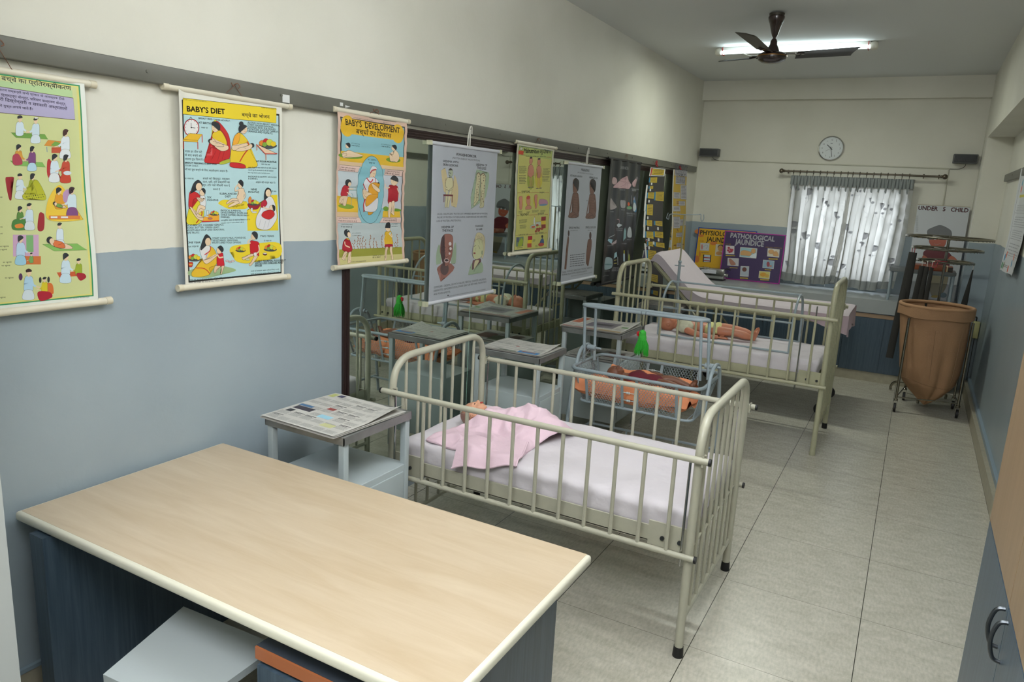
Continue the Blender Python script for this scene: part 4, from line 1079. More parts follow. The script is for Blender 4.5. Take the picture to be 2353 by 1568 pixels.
# small table on the counter
tb = thing('side_table', 'small pale blue metal table standing on the counter at the right of the window', 'table', (2.6, 8.62, .865))
TX0, TX1, TY0, TY1, TZ = 2.275, 2.865, 8.42, 8.80, 1.20
m = MB(); m.box(TX0, TX1, TY0, TY1, TZ - .006, TZ); m.box(TX0, TX1, TY0 - .004, TY0, TZ - .03, TZ + .004); m.box(TX0 - .004, TX0, TY0, TY1, TZ - .03, TZ + .004); m.build('top', mat('dull_steel', (108, 112, 112), .4, .5), tb)
for x in (TX0 + .02, TX1 - .02):
    for y in (TY0 + .02, TY1 - .02): MB().tube([(x, y, TZ - .01), (x, y, .868)], .013, 12).build('leg', M_BLUEP, tb)
m = MB(); m.tube([(TX0 + .02, TY0 + .02, TZ - .03), (TX1 - .02, TY0 + .02, TZ - .03)], .011, 10); m.tube([(TX0 + .02, TY0 + .02, TZ - .03), (TX0 + .02, TY1 - .02, TZ - .03)], .011, 10); m.build('apron_rail', M_BLUEP, tb)
bx = thing('wooden_box', 'flat reddish brown box on the small table beside the window', 'box', (2.68, 8.55, TZ))
m = MB(); m.box(2.47, 2.83, 8.46, 8.70, TZ + .001, TZ + .052, bev=.003); m.build('body', wood('red_wood', (112, 52, 34), (150, 82, 48), (3, 20, 20)), bx)
m = MB(); m.box(2.775, 2.785, 8.455, 8.70, TZ + .001, TZ + .054)
m.build('strip', mat('cream_strip', (196, 186, 150), .5), bx)
m = MB(); m.box(2.79, 2.828, 8.456, 8.4605, TZ + .006, TZ + .048); m.build('dark_label', ink((52, 50, 46)), bx)

# steriliser on the counter
sz = thing('steel_steriliser', 'small chrome box steriliser with paper label on the counter in front of the yellow board', 'steriliser', (.42, 8.62, .865))
MB().box(.27, .58, 8.55, 8.72, .885, 1.005, bev=.012).build('body', M_CHROME, sz)
MB().box(.28, .57, 8.56, 8.71, .867, .885).build('base', M_BLACK, sz)
MB().box(.315, .49, 8.546, 8.549, .945, .985).build('label', mat('label_paper', (196, 198, 206), .7), sz)
MB().tube([(.58, 8.63, .93), (.615, 8.63, .93)], .02, 14).build('knob', M_CHROME, sz)
MB().tube([(.56, 8.62, .995), (.60, 8.61, 1.01), (.64, 8.60, 1.0)], .008, 8).build('handle', M_BLACK, sz)

# switch box on the pillar
sb = thing('switch_box', 'cream electrical box low in the far right corner, with a cable running down', 'switch box', (3.115, 8.54, .565))
MB().box(3.085, 3.145, 8.50, 8.57, .565, .735, bev=.008).build('body', mat('cream_box', (190, 186, 130), .45), sb)
m = MB(); m.tube([(3.11, 8.54, .735), (3.11, 8.54, .775)], .006, 8); m.tube([(3.11, 8.54, .775), (3.08, 8.54, .78)], .006, 8); m.build('plug', M_BLACK, sb)
MB().tube([(3.12, 8.54, .57), (3.12, 8.54, .13)], .003, 6).build('cable', mat('dark_wire', (50, 50, 48), .6), sb)
# ================================================================== dolls and soft things
def remesh(mb, name, m, parent, vox=.004, it=6, fac=.6, kind=None):
    o = mb.build('tmp', m, None, smooth=0)
    md = o.modifiers.new('r', 'REMESH'); md.mode = 'VOXEL'; md.voxel_size = vox; md.use_smooth_shade = True
    sm = o.modifiers.new('s', 'SMOOTH'); sm.iterations = it; sm.factor = fac
    bpy.context.view_layer.update()
    dg = bpy.context.evaluated_depsgraph_get()
    me = bpy.data.meshes.new_from_object(o.evaluated_get(dg)); me.name = name
    bpy.data.objects.remove(o)
    off = ORG.get(parent.name, Vector()) if parent else Vector()
    for v in me.vertices: v.co -= off
    me.materials.clear(); me.materials.append(m)
    me.polygons.foreach_set('use_smooth', [True] * len(me.polygons)); me.polygons.foreach_set('material_index', [0] * len(me.polygons))
    n = bpy.data.objects.new(name, me); COL.objects.link(n)
    if parent: n.parent = parent; ORG[n.name] = off
    return n
M_SKIN = mat('doll_skin', (196, 128, 98), .45, coat=.1)
M_SKINP = mat('doll_skin_pale', (206, 152, 122), .45, coat=.1)
M_SKIND = mat('doll_skin_dark', (120, 76, 56), .5, coat=.1)
M_MOUTH = mat('mouth_red', (176, 62, 54), .4)
M_EYE = mat('eye_dark', (40, 30, 28), .2)
def frame_fn(c, d, u_):
    c = Vector(c); d = Vector(d).normalized(); u_ = Vector(u_); u_ = (u_ - d * u_.dot(d)).normalized(); s_ = u_.cross(d)
    R = Matrix((d, s_, u_)).transposed()          # local x = crown->feet, y = side, z = face
    return (lambda x, y, z: c + d * x + s_ * y + u_ * z), R
def doll_head(mb, F, R, r):
    """skull centred on the origin of F, crown towards -x, face towards +z"""
    mb.ell(F(-.15 * r, 0, -.05 * r), (1.08 * r, .92 * r, 1.0 * r), R)
    mb.ell(F(.35 * r, 0, .22 * r), (.62 * r, .72 * r, .70 * r), R)
    for s_ in (-1, 1): mb.ell(F(.42 * r, s_ * .38 * r, .55 * r), (.30 * r, .30 * r, .26 * r), R)
    mb.ell(F(.80 * r, 0, .50 * r), (.22 * r, .26 * r, .22 * r), R)
    mb.ell(F(.22 * r, 0, .98 * r), (.17 * r, .13 * r, .17 * r), R)
    mb.ell(F(.02 * r, 0, .86 * r), (.25 * r, .08 * r, .12 * r), R)
    for s_ in (-1, 1):
        mb.ell(F(.08 * r, s_ * .93 * r, .0), (.26 * r, .09 * r, .18 * r), R)
        mb.ell(F(-.12 * r, s_ * .33 * r, .84 * r), (.08 * r, .22 * r, .10 * r), R)
    for z in (.52,): mb.ell(F(z * r, 0, .86 * r), (.10 * r, .22 * r, .10 * r), R)
def doll_face(F, R, r, parent, open_mouth=False):
    m = MB()
    for s_ in (-1, 1): m.tube([F(.06 * r, s_ * (.33 + .17 * k) * r, (.90 - .05 * k * k) * r) for k in (-1, -.5, 0, .5, 1)], .0018, 6)
    m.build('closed_eyes', M_EYE, parent)
    m = MB(); m.ell(F(.53 * r, 0, .93 * r), (.13 * r, .24 * r, .07 * r) if open_mouth else (.05 * r, .2 * r, .04 * r), R); m.build('mouth', M_MOUTH, parent)
    m = MB()
    for s_ in (-1, 1):
        m.tube(fillet([F(-.08 * r, s_ * .99 * r, .05 * r), F(-.02 * r, s_ * 1.05 * r, -.14 * r), F(.16 * r, s_ * 1.05 * r, -.10 * r), F(.28 * r, s_ * .98 * r, .05 * r)], .2 * r, 4), .035 * r, 6)
    return m
def limb(mb, pts, rr): mb.tube(catmull(pts, 5, False), [rr[min(len(rr) - 1, int(i / (len(catmull(pts, 5, False)) - 1) * (len(rr) - 1)))] * 1. + 0 if False else (lambda t: rr[int(t)] * (1 - t % 1) + rr[min(len(rr) - 1, int(t) + 1)] * (t % 1))(i / (len(catmull(pts, 5, False)) - 1) * (len(rr) - 1)) for i in range(len(catmull(pts, 5, False)))], 12)
def hand_(mb, base, dirv, side, upv, s=1.):
    base, dirv, side, upv = Vector(base), Vector(dirv).normalized(), Vector(side).normalized(), Vector(upv).normalized()
    mb.obox(base + dirv * .016 * s, dirv * .016 * s, side * .014 * s, upv * .006 * s)
    for k, ln_ in enumerate((.020, .025, .023, .018)):
        a = base + dirv * .028 * s + side * (k - 1.5) * .0078 * s
        mb.tube([a, a + dirv * ln_ * .5 * s + upv * .001, a + dirv * ln_ * s - upv * .006 * s], [.0042 * s, .004 * s, .0032 * s], 8)
    a = base + dirv * .008 * s + side * -.013 * s
    mb.tube([a, a + (dirv * .5 - side) * .012 * s, a + (dirv - side * .9) * .016 * s], [.0048 * s, .0044 * s, .0036 * s], 8)
def foot_(mb, ankle, toe, up_, s=1.):
    ankle, toe, up_ = Vector(ankle), Vector(toe).normalized(), Vector(up_).normalized(); side = toe.cross(up_)
    mb.tube([ankle - toe * .012 * s, ankle + toe * .022 * s, ankle + toe * .05 * s], [.018 * s, .017 * s, .013 * s], 12)
    for k in range(5):
        a = ankle + toe * .052 * s + side * (k - 2) * .0062 * s
        mb.ell(a, (.0058 * s, .0058 * s, .0058 * s) if k else (.0075 * s,) * 3, nu=8, nv=6)

# doll in the far crib: bare chest, pale vest bunched at the shoulders, yellow nappy
dl = thing('baby_doll', 'peach baby doll in yellow nappy lying on its back in the far crib', 'doll', (1.1, 6.02, .69))
F, R = frame_fn((.745, 5.955, .752), (1, .07, 0), (0, -.12, 1))
b = MB(); doll_head(b, F, R, .066)
b.tube([F(.05, 0, -.01), F(.10, 0, -.012)], [.030, .034], 14)
b.ell(F(.175, 0, -.002), (.085, .078, .050), R); b.ell(F(.27, 0, -.004), (.10, .070, .047), R); b.ell(F(.36, 0, -.008), (.065, .074, .045), R)
for s_ in (-1, 1):
    limb(b, [F(.13, s_ * .075, 0), F(.20, s_ * .115, -.015), F(.28, s_ * .135, -.025), F(.37, s_ * .125, -.035), F(.43, s_ * .11, -.035)], [.029, .028, .025, .019, .016])
    hand_(b, F(.44, s_ * .108, -.035), F(1, 0, 0) - F(0, 0, 0), (F(0, s_, 0) - F(0, 0, 0)), (0, 0, 1), 1.35)
    limb(b, [F(.37, s_ * .042, -.005), F(.46, s_ * .055, 0), F(.54, s_ * .05, .002), F(.62, s_ * .045, -.012), F(.68, s_ * .04, -.028)], [.043, .040, .030, .032, .020])
    foot_(b, F(.695, s_ * .04, -.026), (F(.35, s_ * .25, .9) - F(0, 0, 0)), (F(1, 0, -.3) - F(0, 0, 0)), 1.25)
bo = remesh(b, 'body', M_SKIN, dl, .0042, 4, .5)
m = doll_face(F, R, .066, bo); m.build('ear_rims', M_SKIN, bo)
b = MB()
for s_ in (-1, 1): b.ell(F(.15, s_ * .045, .004), (.072, .064, .052), R); b.ell(F(.15, s_ * .090, -.004), (.05, .036, .036), R)
b.tube([F(.095, -.08, -.02), F(.085, 0, .01), F(.095, .08, -.02)], .018, 10)
o = remesh(b, 'vest', mat('vest_cream', (206, 204, 180), .9, bump=.3, bscale=60), dl, .005, 2, .4)
for v in o.data.vertices: v.co += Vector((noise.noise(v.co * 30), noise.noise(v.co * 28 + Vector((5, 0, 0))), noise.noise(v.co * 26 + Vector((0, 9, 0))))) * .007
b = MB(); b.ell(F(.355, 0, -.006), (.072, .080, .054), R); b.ell(F(.40, .04, -.004), (.045, .050, .051), R); b.ell(F(.40, -.04, -.004), (.045, .050, .051), R)
o = remesh(b, 'nappy', mat('nappy_yellow', (216, 214, 150), .9), dl, .005, 2, .4)
for v in o.data.vertices: v.co += Vector((0, noise.noise(v.co * 34), noise.noise(v.co * 30 + Vector((0, 9, 0))))) * .009

# doll swaddled in pink in the near crib
dl = thing('baby_doll', 'pale baby doll with red open mouth, wrapped in pink in the near crib', 'doll', (.75, 3.05, .605))
F, R = frame_fn((.645, 3.03, .672), (1, .22, .10), (-.05, .10, 1))
b = MB(); doll_head(b, F, R, .060); b.tube([F(.045, 0, -.01), F(.09, 0, -.014)], [.027, .032], 14); b.ell(F(.17, 0, -.022), (.09, .070, .036), R); b.ell(F(.30, 0, -.034), (.10, .065, .032), R)
bo = remesh(b, 'body', M_SKINP, dl, .004, 4, .5)
m = doll_face(F, R, .060, bo, True); m.build('ear_rims', M_SKINP, bo)
b = MB(); b.ell(F(-.022, 0, -.012), (.0585, .0565, .0555), R, fn=lambda p: Vector((min(p.x, .15), p.y, min(p.z, .35))))
b.build('painted_hair', mat('painted_hair', (140, 104, 92), .5), dl)
# pink blanket
M_PINK = mat('pink_cloth', (222, 194, 206), .85, bump=.35, bscale=26)
outl = catmull([(.575, 2.70), (.57, 2.83), (.625, 2.95), (.700, 3.02), (.705, 3.13), (.80, 3.22), (.93, 3.27), (1.06, 3.27), (1.13, 3.19), (1.10, 3.06), (1.05, 2.96), (1.04, 2.86), (1.05, 2.76), (1.00, 2.69), (.90, 2.68), (.80, 2.675), (.68, 2.68)], 9)
cen = Vector((.86, 2.98))
A = Vector((.72, 3.03)); B = Vector((1.02, 3.10))
def bz(x, y, t):
    q = Vector((x, y)); s_ = max(0, min(1, (q - A).dot(B - A) / (B - A).length_squared)); dd = (q - (A + (B - A) * s_)).length
    ht = (.092 + .034 * math.exp(-((s_ - .72) / .25) ** 2)) * math.exp(-(dd / (.092 + .02 * s_)) ** 2.2)
    n1 = abs(noise.noise(Vector((x * 9 + y * 3, y * 7 - x * 4, .3)))); n2 = noise.noise(Vector((x * 22 + y * 9, y * 16, 1.7)))
    n4 = abs(noise.noise(Vector((x * 6 - y * 10, y * 5 + x * 9, 7.3)))); n5 = abs(noise.noise(Vector((x * 15 + y * 12, y * 14 - x * 6, 2.1))))
    sm = lambda a, k: max(0, 1 - a * k) ** 2 * (3 - 2 * max(0, 1 - a * k))
    fold = .026 * sm(n1, 3.0) * (1 - .5 * min(1, ht / .12)) + .015 * sm(n4, 2.6) + .004 * sm(n5, 2.0) + .004 * n2
    n3 = math.sin((x * .75 - y) * 36 + 3 * noise.noise(Vector((x * 5, y * 5, 4)))) * .006 * (t < .98)
    z = .6085 + ht + max(0, fold) * (1 - t ** 6 * .8) + max(0, n3)
    if y < 2.675: z -= (2.675 - y) * .9 + max(0, 2.64 - y) * .9
    return z
m = MB(); N_ = len(outl); rings_ = 60
vs = [Vector((cen.x, cen.y, bz(cen.x, cen.y, 0)))]; fs = []
for k in range(1, rings_ + 1):
    t = k / rings_
    for i in range(N_):
        x = cen.x + (outl[i][0] - cen.x) * t; y = cen.y + (outl[i][1] - cen.y) * t
        vs.append(Vector((x, y, bz(x, y, t))))
for i in range(N_): fs.append((0, 1 + (i + 1) % N_, 1 + i))
for k in range(rings_ - 1):
    for i in range(N_):
        a, b2 = 1 + k * N_ + i, 1 + k * N_ + (i + 1) % N_
        fs.append((a, b2, b2 + N_, a + N_))
last = 1 + (rings_ - 1) * N_; e0 = len(vs)
for i in range(N_): vs.append(vs[last + i] + Vector((0, 0, -.008)))
for i in range(N_): fs.append((last + i, last + (i + 1) % N_, e0 + (i + 1) % N_, e0 + i))
m.add(vs, fs)
o = m.build('pink_blanket', M_PINK, smooth=70); tag(o, 'crumpled pink cloth wrapped round the doll in the near crib', 'blanket')
bm = bmesh.new(); bm.from_mesh(o.data); bmesh.ops.recalc_face_normals(bm, faces=bm.faces); bm.to_mesh(o.data); bm.free()
# second layer: the loose folded flap lying toward the front edge of the mattress
def flap(u, v):
    x = .79 + .30 * u; y = 2.60 + .20 * v + .05 * u; z = .628 + .012 * math.sin(v * 5 + u * 2) + .009 * math.sin(u * 9) + .02 * v
    if y < 2.675: z -= (2.675 - y) * 1.0
    return Vector((x - .05 * v, y, z))
m = MB(); m.grid(24, 18, flap); m.grid(24, 18, lambda u, v: flap(u, v) - Vector((0, 0, .006)), flip=True)
m.tube([flap(u / 12, 0) - Vector((0, 0, .003)) for u in range(13)], .005, 8); m.tube([flap(1, u / 12) - Vector((0, 0, .003)) for u in range(13)], .005, 8)
q = m.build('folded_flap', M_PINK, o, smooth=70)

# swing-cot bedding, brown doll, abacus of beads done with the cot
M_OR = mat('orange_cloth', (232, 148, 104), .8, bump=.12, bscale=40)
def pillow(u, v, s_):
    x = .565 + .80 * u; e = 1 - abs(2 * v - 1) ** 3.2; eu = 1 - abs(2 * u - 1) ** 5
    pin = .045 * (1 - abs(2 * v - 1)) * (u < .12) * (1 - u / .12)
    y = 4.385 + .40 * v - .02 * math.sin(u * 3)
    th = (.075 if s_ > 0 else .058) * (max(0, e * eu)) ** .5
    z = .495 + s_ * th + ((.035 * math.exp(-((v - .16) / .16) ** 2) - .035 * math.exp(-((v - .55) / .2) ** 2)) * min(1, e * 2) if s_ > 0 else 0) + .012 * noise.noise(Vector((u * 6, v * 4, s_))) + .006 * math.sin(u * 26 + v * 6) * e + (.02 if u < .08 else 0) * (1 - u / .08)
    return Vector((x + .10 * pin * 10 * (1 - e), y, z))
m = MB(); m.grid(48, 26, lambda u, v: pillow(u, v, 1)); m.grid(48, 26, lambda u, v: pillow(u, v, -1), flip=True)
o = m.build('orange_cushion', M_OR, smooth=70, weld=.0003); tag(o, 'orange cloth cushion filling the bottom of the swing cot', 'cushion')
def wrap(u, v):
    x = .73 + .60 * u; y = 4.66 + .12 * v; z = .560 + .055 * math.sin(v * PI) * (1 - .4 * u) + .012 * math.sin(u * 14 + v * 4) + .01 * noise.noise(Vector((u * 8, v * 5, 0)))
    return Vector((x, y, z))
m = MB(); m.grid(40, 14, wrap); m.grid(40, 14, lambda u, v: wrap(u, v) - Vector((0, 0, .010)), flip=True)
o = m.build('orange_cloth', M_OR, smooth=70); tag(o, 'loose orange cloth bunched behind the brown doll in the swing cot', 'cloth')
dl = thing('baby_doll', 'dark brown baby doll in a maroon dress lying in the orange swing cot', 'doll', (1.0, 4.56, .54))
F, R = frame_fn((.80, 4.62, .588), (1, .02, -.02), (0, -.1, 1))
b = MB(); doll_head(b, F, R, .055); b.tube([F(.04, 0, -.01), F(.09, 0, -.012)], [.026, .03], 14)
b.ell(F(.16, 0, -.005), (.085, .065, .042), R); b.ell(F(.27, 0, -.008), (.08, .06, .04), R)
for s_ in (-1, 1):
    limb(b, [F(.12, s_ * .06, 0), F(.18, s_ * .10, 0), F(.24, s_ * .105, .008), F(.30, s_ * .09, .012)], [.024, .022, .018, .014])
    hand_(b, F(.31, s_ * .088, .012), F(1, 0, 0) - F(0, 0, 0), F(0, s_, 0) - F(0, 0, 0), (0, 0, 1), 1.1)
    limb(b, [F(.31, s_ * .035, 0), F(.38, s_ * .05, .01), F(.44, s_ * .045, .0), F(.50, s_ * .04, -.01)], [.034, .030, .025, .018])
    foot_(b, F(.51, s_ * .04, -.01), F(.5, s_ * .2, .8) - F(0, 0, 0), F(1, 0, -.3) - F(0, 0, 0), 1.1)
bo = remesh(b, 'body', M_SKIND, dl, .004, 4, .5); m = doll_face(F, R, .055, bo); m.build('ear_rims', M_SKIND, bo)
b = MB(); b.ell(F(.16, 0, -.003), (.078, .072, .048), R); b.ell(F(.26, 0, -.006), (.085, .072, .046), R)
for s_ in (-1, 1): b.ell(F(.14, s_ * .075, 0), (.04, .03, .029), R)
remesh(b, 'dress', mat('maroon_cloth', (104, 26, 42), .85), dl, .005, 2, .4)

# green parrot toy hanging from the cot's hoop
M_GREEN = mat('parrot_green', (60, 178, 60), .8, bump=.4, bscale=120); M_RED = mat('parrot_red', (196, 34, 44), .6)
px_, py_, pz_ = 1.0, 4.50, .90
pt = thing('parrot_toy', 'bright green fluffy parrot toy with red beak hanging from the swing cot', 'toy', (px_, py_, .80))
b = MB(); b.ell((px_, py_, .915), (.024, .022, .026)); b.ell((px_ + .002, py_, .885), (.027, .023, .036)); 
remesh(b, 'body', M_GREEN, pt, .003, 4, .5)
b = MB(); b.tube([(px_ - .018, py_ - .004, .922), (px_ - .030, py_ - .004, .916), (px_ - .030, py_ - .004, .902), (px_ - .022, py_ - .004, .895)], [.010, .011, .008, .003], 12); b.build('beak', M_RED, pt)
b = MB(); b.ell((px_ - .006, py_ - .019, .922), (.0035, .0025, .0035), nu=10, nv=7); b.build('eye', M_BLACK, pt)
b = MB(); rnd = random.Random(4)
for k in range(150):
    a = rnd.uniform(0, 2 * PI); r0 = .018 + .008 * rnd.random(); r1 = .024 + .022 * rnd.random(); ln_ = .055 + .055 * rnd.random()
    b.tube([(px_ + .002 + r0 * math.cos(a), py_ + r0 * .8 * math.sin(a), .872), (px_ + .002 + (r0 + r1) * .6 * math.cos(a), py_ + (r0 + r1) * .5 * math.sin(a), .872 - ln_ * .55), (px_ + r1 * 1.05 * math.cos(a) + rnd.uniform(-.004, .004), py_ + r1 * .8 * math.sin(a), .872 - ln_)], [.0042, .0034, .0010], 5)
b.build('feather_skirt', mat('feather_green', (44, 164, 44), .75), pt, smooth=60)
b = MB()
for s_ in (-1, 1): b.tube([(px_, py_, .938), (px_ + s_ * .012, py_ - .005, 1.0), (px_ + s_ * .016, py_ - .02, 1.063)], .0014, 6)
b.build('hanging_loop', mat('black_elastic', (24, 24, 26), .7), pt)
# ================================================================== charts and boards
K = (26, 26, 28); WHT = (214, 214, 210); SK = (222, 196, 164); SKD = (196, 150, 118); HAIR = (44, 48, 52)
RED = (188, 38, 40); YEL = (222, 190, 36); YG = (196, 188, 60); ORG_ = (214, 130, 50)
Sheet.o = (0, 0, 1.)
_P0 = Sheet.P
Sheet.warp = None
def _P(s, x, y):
    if s.warp: x, y = s.warp(x, y)
    return _P0(s, s.o[0] + x / s.o[2], s.o[1] + y / s.o[2])
Sheet.P = _P
M_TUBE = mat('cream_tube', (214, 208, 188), .35)
def hang_chart(lab, y0, w_, z0, h_, x, sheet, fn, top=(.04, .011), bot=(.04, .012), tube=M_TUBE, cord='nail', cm=None, cordz=2.135, squarecap=False, name='hanging_chart', roll_in=0., group='charts hanging from the grey rail'):
    t = thing(name, lab, 'chart', (x, y0 + w_ / 2, z0), group=group)
    sheet.build('sheet', (x, y0, z0), (0, 1, 0), (0, 0, 1), (1, 0, 0), t, fn=fn, su=.03, sv=.02, back=sheet.mats[0] if squarecap else (206, 204, 190))
    for (ov, r), z, dx in ((top, z0 + h_ + .004, 0), (bot, z0 - .004, fn(w_ / 2, 0) if fn else 0)):
        if r <= 0: continue
        c = MB(); c.tube([(x + dx, y0 - ov, z), (x + dx, y0 + w_ + ov, z)], r, 16); q = c.build('roller', tube, t)
        for yy, s_ in ((y0 - ov, -1), (y0 + w_ + ov, 1)):
            m = MB()
            if squarecap: m.obox((x + dx, yy, z), (r * 1.15, 0, 0), (0, .012, 0), (0, 0, r * 1.15))
            else: m.tube([(x + dx, yy - s_ * .018, z), (x + dx, yy + s_ * .003, z)], r * 1.10, 16)
            m.build('end_cap', cm or mat('ivory_cap', (208, 200, 176), .4), q)
    ym = y0 + w_ / 2; zt = z0 + h_ + .008; m = MB()
    if cord == 'nail':
        m.tube([(x + .008, ym - .045, zt), (.038, ym, cordz + .004), (x + .008, ym + .045, zt)], .0013, 5)
        m.tube(catmull([(.031, ym, cordz + .006), (.041, ym - .012, cordz + .002), (.044, ym - .022, cordz + .012)], 4, False), .0018, 6); m.tube(catmull([(.031, ym, cordz + .006), (.042, ym + .010, cordz + .014), (.044, ym + .020, cordz + .002), (.044, ym + .012, cordz - .004)], 4, False), .0018, 6)
        m.build('hanging_string', mat('brown_string', (120, 84, 66), .8), t)
    else:
        m.tube(catmull([(x + .01, ym - .012, zt), (.034, ym - .008, (zt + cordz) / 2), (.038, ym + .002, cordz), (.038, ym + .022, cordz + .006), (.038, ym + .024, cordz - .035)], 5, False), .0045, 6)
        m.tube([(x + .01, ym + .012, zt), (.038, ym + .006, cordz - .01)], .0045, 6)
        m.build('hanging_tape', mat(cord, (206, 204, 194) if cord == 'white_tape' else (150, 34, 40), .7), t)
    return t

# ---- generic little figures, drawn in sheet pixels
def bust(s, x, y, h, shirt, face=1, hair=HAIR, sk=SK, long_=False, skirt=None, arm=True, cap=False):
    """x,y = crown; h = height to the waist"""
    r = h * .15
    s.blob(shirt, [(x - .16 * h, y + .36 * h), (x, y + .30 * h), (x + .17 * h, y + .36 * h), (x + .20 * h, y + .7 * h), (x + .17 * h, y + h), (x - .17 * h, y + h), (x - .21 * h, y + .7 * h)], .0006)
    s.rect(sk, x - .04 * h, y + .22 * h, x + .04 * h, y + .34 * h)
    s.ell(sk, x + face * .015 * h, y + r, r * .72, r * .95)
    s.blob(hair, [(x - r * .8, y + r * (1.9 if long_ else .9)), (x - r * .85, y + .2 * r), (x, y - .25 * r), (x + r * .85, y + .2 * r), (x + face * r * .55 + .25 * r, y + .75 * r), (x + face * .2 * r, y + .45 * r), (x - face * r * .4, y + r * (1.3 if long_ else .8))], 0)
    if cap: s.rect(WHT, x - .5 * r, y - .3 * r, x + .6 * r, y + .25 * r)
    if arm: s.ln(shirt, [(x + face * .14 * h, y + .42 * h), (x + face * .2 * h, y + .68 * h), (x + face * .34 * h, y + .78 * h)], .11 * h * s.k / s.o[2]); s.ln(sk, [(x + face * .32 * h, y + .77 * h), (x + face * .52 * h, y + .82 * h)], .06 * h * s.k / s.o[2])
    if skirt: s.blob(skirt, [(x - .18 * h, y + h * .96), (x + .17 * h, y + h * .96), (x + .24 * h, y + 1.35 * h), (x - .26 * h, y + 1.35 * h)], .0006)

def head(s, x, y, r, f=1, hair=HAIR, sk=SK, bun=False):
    s.ell(sk, x, y, r * .78, r, .0007)
    s.blob(hair, [(x - f * r * .2, y - r * 1.15), (x + f * r * .72, y - r * .75), (x + f * r * .5, y - r * .45), (x - f * .1 * r, y - r * .25), (x - f * r * .35, y + r * .35), (x - f * r * .85, y + r * .7), (x - f * r * 1.1, y - .1 * r), (x - f * r * .8, y - r * .9)], 0)
    s.ln(K, [(x + f * r * .12, y - .02 * r), (x + f * r * .36, y + .02 * r)], .0008); s.ln(RED, [(x + f * .2 * r, y + .5 * r), (x + f * .42 * r, y + .47 * r)], .0010)
    if bun: s.ell(hair, x - f * r * .5, y - r * 1.25, r * .5, r * .5)
def baby(s, x, y, L_, f=1, sk=SK, cl=None):
    s.blob(sk, [(x, y - .10 * L_), (x + f * .35 * L_, y - .02 * L_), (x + f * .8 * L_, y + .12 * L_), (x + f * .95 * L_, y + .28 * L_), (x + f * .55 * L_, y + .30 * L_), (x + f * .15 * L_, y + .2 * L_), (x - f * .06 * L_, y + .05 * L_)])
    if cl: s.blob(cl, [(x + f * .1 * L_, y - .08 * L_), (x + f * .5 * L_, y), (x + f * .6 * L_, y + .25 * L_), (x + f * .15 * L_, y + .2 * L_)])
    s.ell(HAIR, x - f * .07 * L_, y - .10 * L_, .15 * L_, .16 * L_); s.ell(sk, x + f * .02 * L_, y - .06 * L_, .11 * L_, .12 * L_)
    s.ln(K, [(x + f * .3 * L_, y + .12 * L_), (x + f * .5 * L_, y + .05 * L_)], .0007)
def fruit(s, x, y, w_):
    s.blob((72, 76, 78), [(x - w_ * .5, y), (x + w_ * .5, y), (x + w_ * .3, y + w_ * .2), (x - w_ * .3, y + w_ * .2)], 0)
    for dx, dy, r, c in ((-.3, -.1, .16, ORG_), (-.08, -.2, .17, RED), (.12, -.14, .19, (190, 196, 70)), (.32, -.06, .15, YEL), (-.16, -.02, .13, (120, 160, 60))): s.ell(c, x + dx * w_, y + dy * w_, r * w_, r * w_, .0005)

# ---- 1: yellow-green immunisation chart
s = Sheet(.512, .715, ((-251.7, 126.8), (189.6, 192.9), (223, 691.7), (-179.8, 736.3)), line=(90, 70, 60))
s.tf = 0.8
w1 = lambda q: q
gy = (198, 204, 146)
def uvrect(s, c, a, b, c2, d): s.polyuv(c, [(a * s.w, b * s.h), (c2 * s.w, b * s.h), (c2 * s.w, d * s.h), (a * s.w, d * s.h)])
uvrect(s, (222, 226, 218), 0, 0, 1, 1); uvrect(s, (44, 140, 90), .03, .025, .975, .992); uvrect(s, (214, 206, 120), .038, .031, .967, .986); uvrect(s, gy, .05, .038, .955, .98)
uvrect(s, (176, 204, 150), .07, .875, .93, .965)
s.o = (0, 140, 5.408)
s.T('बच्चे का प्रितरक्षीकरण', 22, 240, 884, 368, (24, 40, 30), .014, 1.05)
s.poly((172, 166, 198), [(-900, 180), (906, 462), (930, 733), (-880, 560)], .0016)
for i, t_ in enumerate(('प्रितरक्षीकरण सम्बन्धी सभी प्रकार के आवश्यक टीके', 'प्राथिमक स्वास्थ्य केन्द्र, पिरवार कल्याण केन्द्र,', 'व सरकारी िडस्पेन्सरी व सरकारी अस्पतालों')):
    s.T(t_, -210, 355 - 18 + i * 62, 800 + i * 18, 490 + i * 62, (46, 44, 70), .008)
s.T('में मुफ्त लगाये जाते हैं।', 0, 568, 410, 612, (30, 28, 50), .012)
s.T('Chart No. 10', 775, 212, 908, 240, (60, 70, 60))
GRN = (110, 156, 70); LBL = (190, 214, 226); GRN2 = (126, 178, 90)
def bed1(x, y, w_, h_, c=GRN, slope=.05):
    s.poly(c, [(x, y), (x + w_, y + slope * w_), (x + w_ * 1.1, y + h_ + slope * w_), (x + w_ * .15, y + h_)], .0005)
def couple(x, y, h, a, b_, bedc=GRN, sx=None, dx=None, kw=None, kw2=None):
    kw = kw or {}; kw2 = kw2 or {}; dx = dx or h * .9
    if bedc: bed1(x - .45 * h, y + .86 * h, 1.75 * h, .26 * h, bedc)
    bust(s, x, y, h, a, 1, **kw); bust(s, x + dx, y + .1 * h, h * .95, b_, -1, skirt=sx, **kw2)
couple(250, 685, 240, (206, 222, 232), (196, 216, 226), GRN, (206, 220, 228), 200, None, dict(cap=True))
s.poly((208, 140, 56), [(555, 1055), (605, 985), (760, 1000), (790, 1075)], .0005); s.rect((186, 82, 52), 650, 1075, 785, 1145); s.ln((110, 140, 170), [(590, 1068), (596, 1135)], .002)
